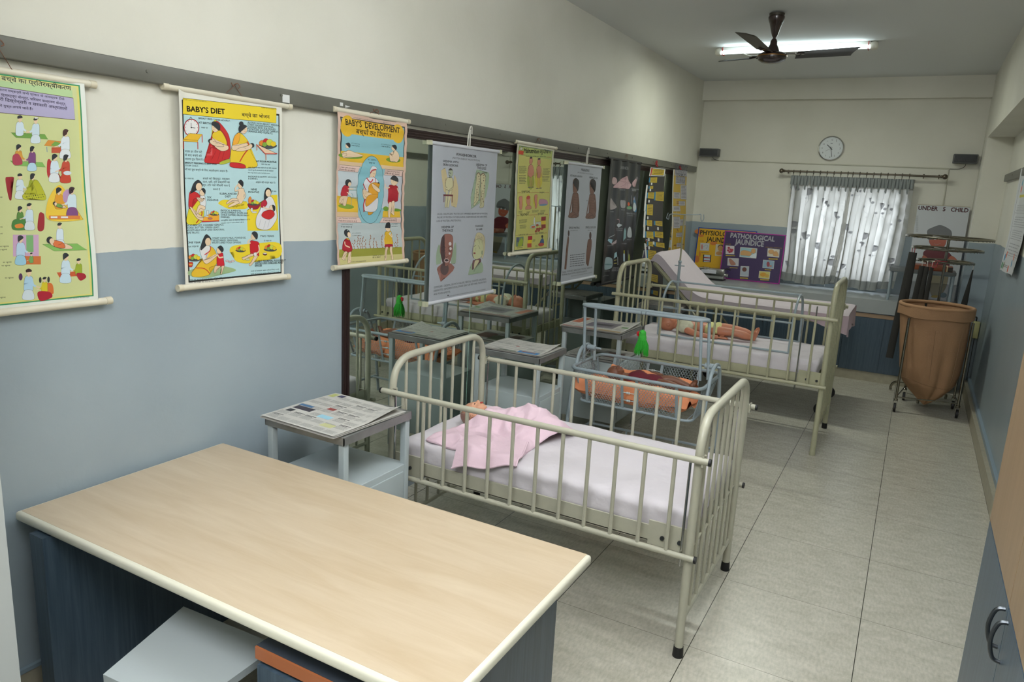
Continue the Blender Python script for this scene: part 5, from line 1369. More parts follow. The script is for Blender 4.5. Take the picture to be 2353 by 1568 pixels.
s.poly(GRN, [(640, 1050), (690, 1000), (780, 1030), (760, 1075)]); bust(s, 820, 858, 260, (214, 224, 230), -1, (70, 44, 40), long_=True, skirt=(218, 224, 226))
couple(240, 1045, 230, (206, 150, 60), (120, 70, 120), GRN2, (176, 210, 226), 170, dict(long_=True), dict(long_=True))
s.blob((168, 60, 80), [(170, 1180), (240, 1160), (290, 1280), (180, 1290)], 0)
s.blob((176, 50, 52), [(600, 1250), (640, 1240), (650, 1440), (780, 1460), (615, 1450)], 0)
bust(s, 690, 1165, 250, (206, 222, 232), 1, long_=True, skirt=(216, 222, 226)); bust(s, 830, 1172, 250, (186, 74, 52), -1, long_=True, skirt=(190, 66, 44)); s.ell((206, 216, 222), 850, 1395, 50, 26)
s.o = (0, 400, 4.9)
s.blob((150, 36, 44), [(72, 60), (110, 36), (170, 44), (130, 150), (140, 285), (110, 275)], 0)
bust(s, 235, 0, 205, (204, 220, 230), 1, skirt=(212, 220, 224)); bust(s, 380, 0, 215, (150, 160, 40), -1, long_=True); s.blob((176, 178, 40), [(275, 230), (420, 225), (380, 100), (440, 80), (530, 280), (400, 290), (280, 285)], .0006)
for k in range(26): s.ell((52, 58, 36), 300 + (k * 37) % 210, 225 + (k * 23) % 55, 5, 4)
bust(s, 235, 370, 190, (86, 130, 60), 1, long_=True); s.blob((70, 124, 60), [(160, 520), (290, 520), (320, 620), (150, 625)], .0006); s.blob(ORG_, [(175, 575), (250, 560), (270, 600), (190, 610)], 0)
s.blob((150, 34, 44), [(450, 450), (490, 440), (510, 480), (498, 628), (430, 628)], 0); bust(s, 340, 335, 215, (196, 214, 226), -1, sk=SK, skirt=(206, 216, 222))
s.blob((226, 190, 60), [(540, 330), (640, 150), (730, 160), (900, 460), (910, 520), (560, 520)], 0); s.blob((176, 140, 176), [(720, 220), (790, 180), (830, 350), (740, 340)], 0)
bust(s, 672, 160, 230, (214, 150, 40), 1, long_=True); bust(s, 820, 155, 240, (200, 218, 226), -1, (60, 40, 46), long_=True, skirt=(120, 70, 120)); s.rect((206, 120, 56), 555, 470, 905, 510); s.rect((216, 220, 222), 575, 478, 650, 498); s.rect((216, 220, 222), 690, 478, 770, 498); baby(s, 630, 345, 130, 1, SK, GRN)
bust(s, 680, 555, 200, (206, 220, 230), -1, arm=False, skirt=(206, 220, 230)); s.poly(GRN2, [(480, 792), (870, 785), (975, 856), (610, 868)], .0005); baby(s, 580, 770, 250, 1, SK, (208, 110, 60))
s.rect((196, 160, 190), 150, 685, 440, 930); s.rect((120, 170, 110), 300, 690, 380, 880); s.rect((196, 110, 52), 270, 925, 462, 1020); bust(s, 235, 700, 235, (180, 206, 226), 1, long_=True, skirt=(150, 196, 216)); bust(s, 355, 890, 110, (110, 160, 90), -1)
s.poly((196, 92, 52), [(640, 1110), (870, 1095), (880, 1150), (670, 1165)]); bust(s, 740, 898, 240, (196, 216, 228), 1, long_=True, skirt=(190, 214, 226)); bust(s, 885, 955, 180, (150, 170, 50), -1); s.blob((160, 34, 50), [(860, 1120), (940, 1120), (965, 1165), (900, 1200)], 0)
s.blob((206, 110, 50), [(520, 1240), (590, 1240), (605, 1350), (530, 1330)], 0); s.ell((86, 50, 90), 235, 1160, 22, 40); bust(s, 325, 1075, 250, (170, 204, 226), 1, (60, 40, 40), skirt=(206, 218, 226)); bust(s, 505, 1165, 170, (206, 190, 40), -1); s.blob((170, 30, 50), [(430, 1330), (560, 1330), (590, 1390), (460, 1430)], 0)
for x_, y_ in ((455, 1195), (548, 1190)): s.ell(HAIR, x_, y_, 14, 34)
for a, b_ in ((40, 270), (38, 605), (38, 680), (105, 822), (85, 858), (135, 1000), (120, 1038), (158, 1176), (70, 1398)): s.T('का खुराक', a - 100, b_ + 4, a, b_, (50, 52, 40), .008)
s.T('COPYRIGHT RESERVED', 770, 1412, 1005, 1392, (60, 70, 60))
hang_chart('yellow-green Hindi immunisation chart at the far left of the wall', .975, .512, 1.345, .715, .022, s,
           lambda u, v: .004 * math.sin(v * 12) * (u / .5) + .010 * max(0, (u / .512 - .9) * 10) ** 2 + .004, top=(.045, .0115), bot=(.05, .0125))

# ---- 2: BABY'S DIET
s = Sheet(.505, .73, ((25, 135), (1385, 345), (1396, 2527), (195, 2687)))
s.tf = 0.8
s.warp = lambda x, y: (x + 30 * math.sin(PI * min(1, max(0, (y + s.o[1] * 0 + (1232 if s.o[1] else 0) - 135) / 2550))) * max(0, 1 - x / 900), y)
s.o = (0, 0, 1.)
CY = (176, 208, 212); YL = (224, 200, 44)
uvrect(s, (222, 220, 208), 0, 0, 1, 1); uvrect(s, (34, 32, 26), .028, .020, .972, .952)
uvrect(s, CY, .040, .029, .961, .942)
s.poly(YL, [(92, 256), (1316, 381), (1312, 578), (90, 478)], .0014)
s.T('MOTHER CRAFT & CHILD WELFARE NO. 5', 84, 282, 432, 312, (90, 80, 20)); s.T('मातृकला और बाल कल्याण नं. ५', 1120, 378, 1320, 400, (90, 80, 20))
s.T("BABY'S DIET", 152, 438, 655, 470, K, .030, 1.08); s.T('बच्चे का भोजन', 876, 496, 1230, 520, K, .012, 1.0)
s.ell(RED, 210, 658, 104, 118, .0012); s.ell((222, 222, 220), 210, 658, 93, 106)
for k in range(12): s.ell(K, 210 + 82 * math.sin(k * PI / 6), 658 - 94 * math.cos(k * PI / 6), 4, 5)
s.ln(K, [(208, 658), (204, 592)], .0018); s.ln(K, [(208, 658), (262, 662)], .0018); s.ell(K, 208, 658, 9, 9); s.ln(K, [(186, 540), (200, 514), (218, 538)], .002)
s.poly((222, 178, 44), [(98, 815), (190, 735), (355, 745), (298, 830)], .001); s.poly((222, 178, 44), [(98, 815), (298, 830), (298, 852), (98, 842)], .001)
for x_, y0_, y1_ in ((104, 842, 945), (296, 850, 945), (352, 750, 855)): s.ln((200, 60, 50), [(x_, y0_), (x_ + 4, y1_)], .0034)
s.T('BREAST FEED THREE HOURLY.', 305, 540, 725, 570, K, .01); s.T('AT BIRTH', 300, 602, 465, 610, K, .014); s.T('जन्म पर', 340, 664, 428, 668, K, .006)
s.blob((206, 196, 50), [(500, 570), (560, 570), (700, 740), (725, 900), (700, 1060), (600, 1120), (480, 1000), (480, 720)], 0)
s.blob(RED, [(530, 566), (590, 590), (700, 740), (728, 900), (715, 1060), (650, 1080), (580, 1130), (395, 1115), (420, 1010), (470, 970), (475, 920), (620, 950), (690, 900), (660, 760), (560, 640)])
s.blob((216, 186, 40), [(500, 720), (590, 690), (660, 790), (680, 880), (620, 890), (560, 860), (490, 790)])
s.blob(SK, [(490, 790), (560, 860), (690, 890), (690, 945), (600, 960), (500, 880)]); head(s, 525, 650, 62, -1); s.ell(HAIR, 510, 600, 40, 32)
baby(s, 470, 850, 180, 1); s.blob((168, 176, 60), [(590, 1110), (715, 1065), (716, 1110), (610, 1140)], .0008)
for q in ((540, 960, 480, 1080), (600, 960, 560, 1090), (650, 960, 620, 1070)): s.ln((120, 20, 30), [(q[0], q[1]), (q[2], q[3])], .0012)
s.blob((220, 190, 44), [(745, 900), (800, 740), (860, 720), (960, 830), (1000, 980), (1080, 1140), (960, 1180), (740, 1150)])
s.blob((224, 160, 50), [(760, 880), (780, 760), (850, 720), (830, 850)]); s.blob(RED, [(738, 1110), (900, 1130), (915, 1184), (738, 1170)]); s.ln(RED, [(940, 830), (970, 900), (900, 1010), (850, 1100)], .0045)
s.blob(SK, [(750, 885), (830, 880), (930, 850), (950, 880), (860, 930), (760, 950)]); head(s, 895, 668, 60, 1, bun=True); baby(s, 990, 900, 200, -1)
s.TS(['ALONG WITH BREAST FEEDING,', 'START MASHED BANANA,', 'COOKED RICE, SUJI, BOILED', 'POTATOES, JUICE OF CARROT,', 'ORANGE AND TOMATO.'], 950, 586, 21, 29, K, .012, .09, .93)
fruit(s, 1200, 870, 230); s.poly((220, 190, 160), [(1058, 865), (1100, 880), (1325, 985), (1170, 985)], .0016); s.ln(RED, [(1058, 865), (1172, 988), (1325, 985)], .003, False)
for x_, y0_, y1_ in ((1064, 870, 945), (1180, 990, 1070)): s.ln((206, 110, 60), [(x_, y0_), (x_ + 2, y1_)], .0036)
s.TS(['माता हर तीन घंटे', 'के बाद बच्चे को', 'अपना दूध िपलाये।'], 130, 988, 28, 50, K, .006, .03, .95)
s.T('BREAST FEEDING IS BEST FOR', 134, 1136, 552, 1148, K, .012); s.T('YOUR CHILD .', 134, 1172, 325, 1176, K, .012)
s.T('माँ का दूध बच्चे के िलए सर्वोत्तम आहार है।', 138, 1225, 698, 1238, K, .006)
s.T('AT FOUR MONTHS', 1062, 1098, 1318, 1106, K, .014); s.T('चार मास का', 1130, 1136, 1240, 1138, K, .004)
for i in range(3): s.T('माता के दूध के साथ बच्चे को पके केले मसलकर', 960, 1178 + i * 34, 1322 - i * 40, 1184 + i * 34, (60, 74, 80), .004)
s.T('INCREASE QUANTITY OF FOODS', 965, 1298, 1324, 1302, K, .012); s.T('& DRINKS.', 965, 1326, 1088, 1328, K, .012); s.T('आहार की मात्रा बढ़ा दे।', 1060, 1372, 1308, 1374, K, .004)
for i, t_ in enumerate(('बच्चे को िबस्कुट, मक्खन,', 'दाल, दही, हरी सब्जियों का', 'सूप और पके मौसमी फल दे')): s.T(t_, 376, 1340 + i * 42, 728, 1340 + i * 42, K, .006)
s.T('सकते हैं', 510, 1474, 600, 1474, K, .006); s.T('छः मास का.', 140, 1340, 262, 1342, K, .004)
s.o = (0, -1232 * -1, 1.)
s.blob((208, 196, 44), [(205, 480), (250, 350), (330, 330), (400, 520), (350, 670), (180, 675)]); s.blob(RED, [(205, 290), (250, 262), (330, 300), (340, 350), (260, 370), (245, 480), (200, 470)])
s.ln(RED, [(360, 480), (370, 560), (300, 670)], .004); s.blob(SK, [(215, 475), (245, 478), (320, 590), (400, 600), (400, 635), (310, 610)])
s.blob(HAIR, [(250, 170), (310, 115), (360, 150), (370, 200), (300, 220), (250, 250), (215, 300)], 0); s.ell(SK, 325, 205, 40, 52, .0008)
s.blob((214, 214, 214), [(345, 320), (395, 310), (420, 400), (405, 470), (350, 450)]); s.ell(SK, 370, 280, 36, 40, .0008); s.blob(HAIR, [(355, 235), (385, 218), (412, 250), (405, 300), (392, 262)], 0)
s.blob(SK, [(300, 340), (350, 380), (400, 350), (395, 370), (350, 400), (305, 365)]); s.blob(SK, [(330, 440), (410, 460), (400, 500), (350, 480), (310, 550), (295, 545)])
s.poly((222, 160, 50), [(395, 590), (470, 545), (592, 560), (592, 640), (380, 640)], .0008); s.ln(RED, [(370, 648), (592, 632)], .004); fruit(s, 530, 545, 110); s.rect((206, 214, 214), 428, 506, 455, 560, .0008)
s.ell((200, 204, 204), 432, 578, 26, 9, .0006); s.ell((170, 100, 100), 475, 606, 30, 12, .0006)
s.T('SIX', 438, 350, 492, 351, K, .02); s.T('MONTHS', 440, 384, 580, 382, K, .02)
s.T('ILLBALANCED', 600, 298, 818, 296, K, .02); s.T('DIET', 668, 332, 738, 331, K, .02)
s.blob(YL, [(580, 410), (640, 365), (760, 370), (900, 400), (945, 380), (950, 465), (800, 480), (700, 475), (630, 440)], 0)
s.blob(SK, [(838, 222), (905, 215), (912, 300), (885, 400), (820, 400), (818, 320), (842, 280)])
s.blob(SK, [(820, 372), (850, 400), (770, 440), (716, 458), (712, 436), (780, 395)]); s.blob(SK, [(818, 345), (835, 372), (760, 372), (700, 415), (682, 402), (750, 345)])
s.ln(SK, [(900, 235), (925, 300), (905, 345), (880, 375)], .0055); s.ln(SK, [(838, 235), (798, 245), (800, 205), (828, 168)], .0055); s.ln(K, [(912, 235), (934, 300), (912, 350)], .0009); s.ln(K, [(835, 246), (790, 256), (790, 205)], .0009)
s.ell(SK, 860, 170, 33, 42, .0008); s.blob(HAIR, [(830, 130), (865, 100), (900, 130), (900, 180), (885, 190), (878, 150), (845, 140)], 0); s.T('असन्तुिलत आहार', 760, 462, 916, 425, (110, 80, 20), .004)
s.T('NINE', 1000, 234, 1074, 234, K, .02); s.T('MONTHS', 968, 270, 1102, 270, K, .02); s.T('नौ मास', 1262, 250, 1322, 250, K, .004)
s.poly(YL, [(948, 490), (1090, 470), (1260, 290), (1334, 285), (1336, 735), (955, 748)], 0)
s.blob((150, 30, 44), [(962, 405), (1108, 405), (1080, 470), (990, 470)]); fruit(s, 1036, 400, 130); s.ell(ORG_, 982, 360, 20, 45, .0006, .1); s.rect((206, 214, 214), 995, 460, 1020, 505, .0008); s.ell((200, 200, 196), 1040, 512, 34, 12, .0006)
s.blob((212, 212, 214), [(1150, 400), (1170, 330), (1250, 310), (1300, 400), (1320, 560), (1290, 640), (1210, 725), (1075, 710), (1060, 590), (1110, 480)])
s.blob((176, 34, 54), [(1125, 390), (1175, 350), (1200, 400), (1160, 450), (1120, 440)]); s.blob(HAIR, [(1170, 240), (1205, 195), (1250, 220), (1248, 280), (1190, 300), (1180, 350), (1160, 340)], 0); s.ell(SK, 1215, 265, 34, 48, .0008)
s.blob(RED, [(1130, 560), (1160, 500), (1260, 480), (1290, 540), (1220, 600)]); s.ell(SK, 1255, 450, 28, 32, .0008); s.blob(HAIR, [(1262, 415), (1298, 430), (1298, 480), (1278, 492)], 0); s.ln(SK, [(1150, 440), (1200, 470), (1240, 460)], .006)
for q in ((1120, 600, 1090, 700), (1180, 620, 1150, 715), (1230, 600, 1200, 700)): s.ln((120, 122, 128), [(q[0], q[1]), (q[2], q[3])], .001)
s.TS(['PHYSICAL & MENTAL', 'DEVELOPMENT STOPS AND', 'CHILD SUFFERS FROM MANY', 'DISEASES.'], 614, 510, 21, 28, K, .012, .0, .93)
for i in range(2): s.T('असन्तुिलत आहार से बच्चे का िवकास न होने से', 616, 634 + i * 34, 990 - i * 80, 614 + i * 34, (50, 62, 66), .004)
s.TS(['ADD BISCUIT, COOKED CEREALS,', 'CURD, BUTTER, GREEN LEAFY', 'VEGETABLE SOUP AND SEASONAL', 'RIPE FRUITS'], 184, 712, 23, 31, K, .012, -.05, .93)
s.T('ONE YEAR', 192, 926, 362, 920, K, .02); s.T('एक वर्ष का', 208, 976, 342, 966, K, .006)
s.blob((150, 176, 130), [(230, 1260), (500, 1180), (790, 1220), (780, 1260), (600, 1280), (480, 1340), (260, 1330)], 0)
s.blob((218, 178, 44), [(410, 1070), (490, 960), (560, 1030), (570, 1170), (480, 1220), (500, 1280), (440, 1320), (290, 1335), (262, 1280), (340, 1180)]); s.blob((216, 216, 214), [(350, 1000), (380, 940), (440, 930), (490, 980), (440, 1060), (430, 1130), (395, 1120)])
s.ln(RED, [(490, 950), (480, 1010), (415, 1060)], .004); s.ln(RED, [(310, 1225), (420, 1230), (490, 1290)], .003)
s.blob(SK, [(395, 1130), (430, 1120), (490, 1100), (570, 1050), (590, 1030), (570, 1075), (450, 1170)]); s.blob(HAIR, [(385, 880), (430, 805), (490, 850), (490, 890), (430, 910), (380, 1000), (358, 985)], 0); s.ell(SK, 455, 898, 38, 50, .0008)
s.blob((196, 34, 48), [(575, 1070), (640, 1030), (655, 1100), (665, 1195), (600, 1200), (575, 1180)]); s.ell(SK, 600, 1000, 36, 42, .0008); s.blob(HAIR, [(575, 965), (615, 940), (650, 970), (650, 1010), (625, 1020), (618, 975)], 0)
s.blob(SK, [(590, 1190), (620, 1195), (570, 1240), (560, 1275), (540, 1270), (545, 1200)]); s.blob(SK, [(630, 1195), (665, 1190), (650, 1240), (635, 1290), (615, 1285), (630, 1240)]); s.ln(SK, [(580, 1060), (605, 1090), (650, 1080)], .006)
fruit(s, 285, 1110, 160); s.blob((196, 60, 44), [(215, 1160), (270, 1160), (262, 1210), (225, 1210)]); s.ell((206, 170, 60), 243, 1185, 24, 8)
for k in range(3): s.ell((214, 190, 190), 705 + 34 * k, 1128 + 12 * (k % 2), 22, 11, .0010)
s.TS(["START COW'S MILK, PORRIDGE,", 'VEGETABLES, SEASONAL', 'FRUITS AND YOLK OF EGG.'], 512, 862, 22, 29, K, .012, -.04, .93)
s.T('TWO YEARS', 1112, 822, 1280, 815, K, .02); s.T('दो वर्ष का', 1155, 876, 1248, 872, K, .004)
s.blob(YL, [(730, 1000), (780, 940), (1000, 910), (1336, 888), (1338, 1065), (1080, 1090), (960, 1150), (820, 1130), (770, 1060)], 0)
s.blob((188, 30, 40), [(985, 885), (1030, 870), (1095, 900), (1090, 1040), (1095, 1055), (1030, 1055), (990, 1030)]); s.ell(SK, 1030, 820, 34, 42, .0008); s.blob(HAIR, [(1005, 780), (1040, 752), (1080, 780), (1078, 840), (1058, 850), (1050, 800)], 0)
s.blob(SK, [(1000, 1030), (1030, 1050), (960, 1080), (905, 1110), (885, 1080), (910, 1080)]); s.blob(SK, [(1040, 1055), (1080, 1055), (1040, 1120), (990, 1180), (970, 1165), (1000, 1130)]); s.ln(SK, [(990, 900), (955, 900), (975, 860), (1010, 850)], .006); s.ln(SK, [(1088, 920), (1095, 990), (1060, 1030)], .006)
s.poly((222, 222, 220), [(1025, 1020), (1060, 1010), (1066, 1050), (1035, 1062)], .0008)
fruit(s, 868, 990, 120); fruit(s, 1230, 965, 150); s.ell((90, 40, 44), 1165, 1030, 26, 18, .0006); s.ell((206, 200, 190), 1165, 1022, 22, 8); s.ell((190, 190, 150), 955, 1102, 26, 14, .0008)
s.TS(['START NORMAL FOOD BUT', 'WITH LESS CHILLIES AND', 'SPICES'], 1042, 1132, 22, 27, K, .012, -.06, .93)
for i in range(2): s.T('बच्चे को साधारण आहार (िजसमें िमर्च न हो)', 996, 1254 + i * 34, 1336, 1220 + i * 34, (50, 62, 66), .004)
for i in range(2): s.T('माता अब बच्चे को गाय का दूध, दिलया, दही', 236, 1382 + i * 32, 640 + i * 20, 1346 + i * 32, (50, 62, 66), .004)
s.TS(['PUBLISHED BY CHART PRODUCTS', 'NEW DELHI'], 712, 1330, 10, 14, (50, 60, 66), .0, -.1)
hang_chart("BABY'S DIET chart with yellow heading on pale blue", 1.84, .505, 1.362, .73, .022, s,
           lambda u, v: .0035 * math.sin(v * 10 + 1) * abs(u / .5 - .5) * 2 + .007 * (1 - min(1, u / .03)) * (v / .73) + .003, top=(.055, .0125), bot=(.03, .0125))

# ---- 3: BABY'S DEVELOPMENT
s = Sheet(.530, .730, ((767.7, 260.4), (930.5, 272.5), (931.4, 593.4), (782, 620)))
s.tf = 0.74
pk = (206, 176, 158)
uvrect(s, pk, 0, 0, 1, 1); uvrect(s, (38, 34, 32), .035, .022, .962, .965); uvrect(s, (134, 180, 188), .050, .030, .950, .957)
s.o = (760, 240, 7.84)
s.poly((214, 174, 52), [(148, 905), (1290, 918), (1296, 1165), (140, 1160)]); s.poly((206, 178, 142), [(148, 1090), (1296, 1100), (1296, 1165), (140, 1160)])
s.ell((110, 150, 50), 330, 985, 220, 50); s.ell((110, 150, 50), 1110, 985, 130, 45)
s.poly((214, 172, 44), [(330, 295), (1085, 355), (1085, 612), (345, 580)], 0); s.ell((214, 172, 44), 250, 435, 130, 200); s.ell((214, 172, 44), 1170, 490, 110, 178)
s.T("BABY'S  DEVELOPMENT", 210, 415, 1200, 478, (40, 34, 24), .022, 1.35); s.T('बच्चों का िवकास', 415, 560, 1060, 582, (40, 34, 24), .022, 1.0)
s.T('MOTHER CRAFT & CHILD WELFARE NO. 6', 360, 272, 735, 300, (60, 70, 76)); s.T('मातृ कला नं. ६', 905, 312, 1045, 324, (60, 70, 76))
s.blob(SK, [(170, 945), (240, 905), (300, 880), (400, 910), (480, 930), (555, 960), (430, 1000), (310, 1005), (215, 1030), (205, 1005), (260, 985), (240, 940), (175, 965)]); head(s, 268, 800, 50, -1)
s.blob(SK, [(1130, 800), (1190, 850), (1210, 950), (1180, 1015), (1130, 1010), (1060, 1010), (1030, 910), (1040, 870), (1100, 880)]); head(s, 1105, 760, 52, -1)
for x_, y_, w_ in ((335, 755, 155), (880, 722, 165)): s.T('AT 3 MONTHS' if x_ < 500 else 'AT 7-8 MONTHS', x_, y_, x_ + w_, y_ + 8, (50, 60, 66)); s.T('३ मास का होने पर', x_, y_ + 40, x_ + w_, y_ + 46, (50, 60, 66), .008)
s.poly((214, 186, 176), [(140, 1162), (510, 1165), (480, 1272), (130, 1272)], .0012); s.poly((214, 186, 176), [(960, 1165), (1290, 1170), (1282, 1275), (960, 1275)], .0012)
s.T('I CAN LIFT MY HEAD', 150, 1218, 430, 1222, (60, 50, 54)); s.T('मैं अपना िसर उठा सकता हूँ', 150, 1258, 430, 1262, (60, 50, 54), .008)
s.T('I CAN SIT UP & PLAY', 978, 1214, 1240, 1214, (60, 50, 54)); s.T('मैं बैठ और खेल सकता हूँ', 978, 1256, 1240, 1256, (60, 50, 54), .008)
s.poly((186, 196, 200), [(130, 1274), (490, 1274), (480, 1800), (160, 1800)]); s.poly((186, 190, 196), [(950, 1277), (1282, 1277), (1285, 1880), (930, 1880)])
s.o = (760, 430, 7.468)
s.poly((214, 174, 52), [(130, 225), (480, 230), (490, 570), (150, 585)]); s.poly((206, 178, 142), [(145, 500), (480, 480), (510, 568), (150, 585)]); s.ell((120, 150, 50), 290, 395, 130, 40)
s.poly((214, 174, 52), [(915, 415), (1215, 400), (1222, 505), (910, 525)]); s.ell((110, 150, 50), 960, 375, 50, 40); s.ell((110, 150, 50), 1150, 380, 80, 25)
s.poly((214, 186, 176), [(150, 582), (515, 562), (550, 650), (155, 688)], .0012); s.poly((214, 186, 176), [(905, 530), (1220, 502), (1222, 600), (850, 625)], .0012)
s.T('I AM TRYING TO STAND', 165, 618, 468, 598, (60, 50, 54)); s.T('मैं खड़े होने का प्रयत्न कर रहा हूँ', 165, 660, 472, 640, (60, 50, 54), .008)
s.T('I CAN STAND ALONE', 915, 560, 1150, 544, (60, 50, 54)); s.T('मैं अकेला खड़ा हो सकता हूँ', 915, 590, 1150, 575, (60, 50, 54), .008)
s.poly((176, 186, 186), [(155, 690), (1222, 602), (1245, 1020), (180, 1150)]); s.poly((150, 150, 60), [(180, 1130), (1232, 1000), (1240, 1120), (190, 1270)]); s.poly((196, 188, 128), [(190, 1265), (1240, 1115), (1245, 1210), (200, 1385)])
rnd = random.Random(2)
for x_ in (400, 440, 490, 540, 570, 620, 700, 760, 810, 900, 1120, 1160):
    n_ = 4 + rnd.randint(0, 5)
    for k in range(n_): s.ell((164, 106, 70), x_ + rnd.uniform(-12, 12), 1090 - .11 * (x_ - 400) - k * 26, 9, 9)
s.o = (760, 240, 7.84)
s.ell((126, 178, 188), 720, 1400 + 160, 238, 612, .0014, n=40); 
s.T('AT  BIRTH', 650, 1030, 800, 1034, (46, 56, 62)); s.T('जन्म पर', 672, 1090, 780, 1090, (46, 56, 62), .008)
s.blob((206, 206, 208), [(695, 1190), (740, 1130), (800, 1150), (800, 1200), (700, 1270)]); s.ln(RED, [(700, 1265), (730, 1210), (800, 1190)], .006)
s.blob(SK, [(710, 1260), (790, 1200), (800, 1290), (765, 1350), (700, 1350)]); s.ln(K, [(745, 1270), (790, 1268)], .001); s.ln(RED, [(755, 1322), (775, 1322)], .002)
s.blob((206, 208, 212), [(580, 1480), (640, 1360), (780, 1340), (860, 1440), (800, 1580), (640, 1600)]); s.ln(RED, [(640, 1360), (700, 1430), (750, 1370)], .006); s.ln(RED, [(575, 1470), (640, 1580)], .005); s.ln(RED, [(790, 1340), (800, 1430)], .004)
s.blob((210, 150, 44), [(680, 1500), (760, 1430), (870, 1440), (860, 1500), (830, 1800), (760, 1990), (680, 2000), (690, 1760)]); s.ell(HAIR, 845, 1430, 18, 14); s.blob(SK, [(580, 1560), (620, 1700), (830, 1690), (820, 1740), (600, 1740)]); s.blob(SK, [(730, 1450), (880, 1540), (860, 1600), (760, 1530)])
s.o = (760, 430, 7.468)
s.blob((206, 206, 208), [(620, 370), (790, 200), (815, 300), (760, 440), (600, 445), (575, 350), (600, 250)]); s.ln(RED, [(595, 240), (575, 340), (580, 465)], .007); s.blob((210, 150, 44), [(625, 190), (780, 140), (790, 200), (620, 365)], .0008)
s.blob((170, 40, 52), [(190, 170), (240, 40), (320, 50), (325, 110), (290, 220), (200, 225)]); s.blob(SK, [(200, 230), (300, 220), (300, 290), (280, 385), (235, 370), (240, 270), (190, 350), (170, 320)]); s.ln(SK, [(310, 90), (400, 90)], .005); s.ln(SK, [(290, 150), (350, 190)], .005); s.ell(HAIR, 300, -15, 52, 60); s.ell(SK, 325, 10, 26, 36)
for q in (((320, 110), (460, 100)), ((300, 190), (370, 240), (480, 245)), ((370, 240), (375, 385)), ((450, 250), (452, 290)), ((440, 20), (450, 240)), ((330, 60), (445, 50)), ((370, 160), (400, 245))): s.ln((116, 156, 146), q, .0028, False)
s.blob((166, 34, 46), [(1000, -10), (1060, -40), (1160, -20), (1165, 150), (1170, 220), (1110, 250), (1000, 280)]); s.blob(SK, [(1010, 280), (1060, 260), (1055, 350), (1035, 510), (1005, 500)]); s.blob(SK, [(1060, 250), (1110, 235), (1090, 350), (1110, 470), (1055, 440), (1070, 380)]); s.ln(SK, [(1150, 0), (1180, 100), (1200, 175)], .006); s.ln(SK, [(1020, 0), (960, 20), (930, -50)], .006)
s.ell(SK, 1085, -115, 62, 82, .0008); s.blob(HAIR, [(1020, -150), (1080, -215), (1150, -170), (1150, -100), (1120, -160), (1040, -140)], 0)
for x_ in (1065, 1105): s.ell(K, x_, -115, 5, 5)
s.blob((166, 34, 46), [(235, 1090), (270, 960), (330, 930), (380, 1000), (400, 1110), (350, 1165), (240, 1140)]); s.ln((210, 160, 50), [(300, 930), (350, 955)], .006); s.ell(HAIR, 315, 845, 52, 65); s.ell(SK, 345, 870, 28, 44); s.blob(SK, [(270, 1160), (320, 1165), (260, 1250), (290, 1300), (240, 1290), (235, 1265)]); s.blob(SK, [(340, 1165), (385, 1160), (355, 1280), (390, 1320), (325, 1345), (335, 1280)]); s.ln(SK, [(280, 990), (290, 1050), (360, 1080)], .006)
s.T('I AM WALKING', 215, 716, 400, 702, (60, 60, 64)); s.T('मैं चल सकता हूँ', 215, 760, 395, 746, (60, 60, 64), .008); s.T('AT 15 MONTHS', 400, 848, 545, 832, (70, 76, 80)); s.T('१५ मास का होने पर', 400, 890, 550, 874, (70, 76, 80), .008)
s.blob((212, 170, 44), [(940, 800), (980, 755), (1050, 755), (1080, 890), (1075, 970), (950, 980)]); s.blob((160, 26, 46), [(950, 985), (1070, 970), (1065, 1015), (955, 1030)]); s.ell(SK, 1000, 700, 42, 62, .0008); s.blob(HAIR, [(955, 690), (970, 620), (1020, 600), (1045, 650), (1040, 700), (1020, 650), (965, 700)], 0)
s.blob(SK, [(960, 1030), (1000, 1025), (985, 1140), (975, 1240), (945, 1235), (960, 1150)]); s.blob(SK, [(1030, 1020), (1070, 1015), (1080, 1130), (1090, 1220), (1060, 1215), (1055, 1120)]); s.ln(SK, [(1060, 800), (1075, 850), (1010, 790)], .006); s.ln(SK, [(945, 820), (938, 900), (940, 1010)], .006)
s.T('AT 2 YEARS', 1060, 640, 1170, 628, (70, 76, 80)); s.T('२ वर्ष का होने पर', 1060, 676, 1170, 664, (70, 76, 80), .008)
s.T('I HAVE 16 TEETH', 752, 1198, 930, 1172, (60, 56, 40)); s.T('मेरे १६ दाँत हैं', 752, 1230, 880, 1210, (60, 56, 40), .008); s.T('HEMI CHITR PRAKASHAN', 400, 1325, 640, 1290, (60, 56, 40), .01)
hang_chart("BABY'S DEVELOPMENT chart with rippled paper and pink border", 2.682, .530, 1.382, .730, .027, s,
           lambda u, v: .0028 * math.sin(v * 95 + .8 * math.sin(u * 9)) * (.4 + .6 * abs(math.sin(v * 11))) + .006 * math.sin(v * 9 + 2) * abs(u / .53 - .5) * 2 + .004, top=(.024, .0125), bot=(.026, .0125))

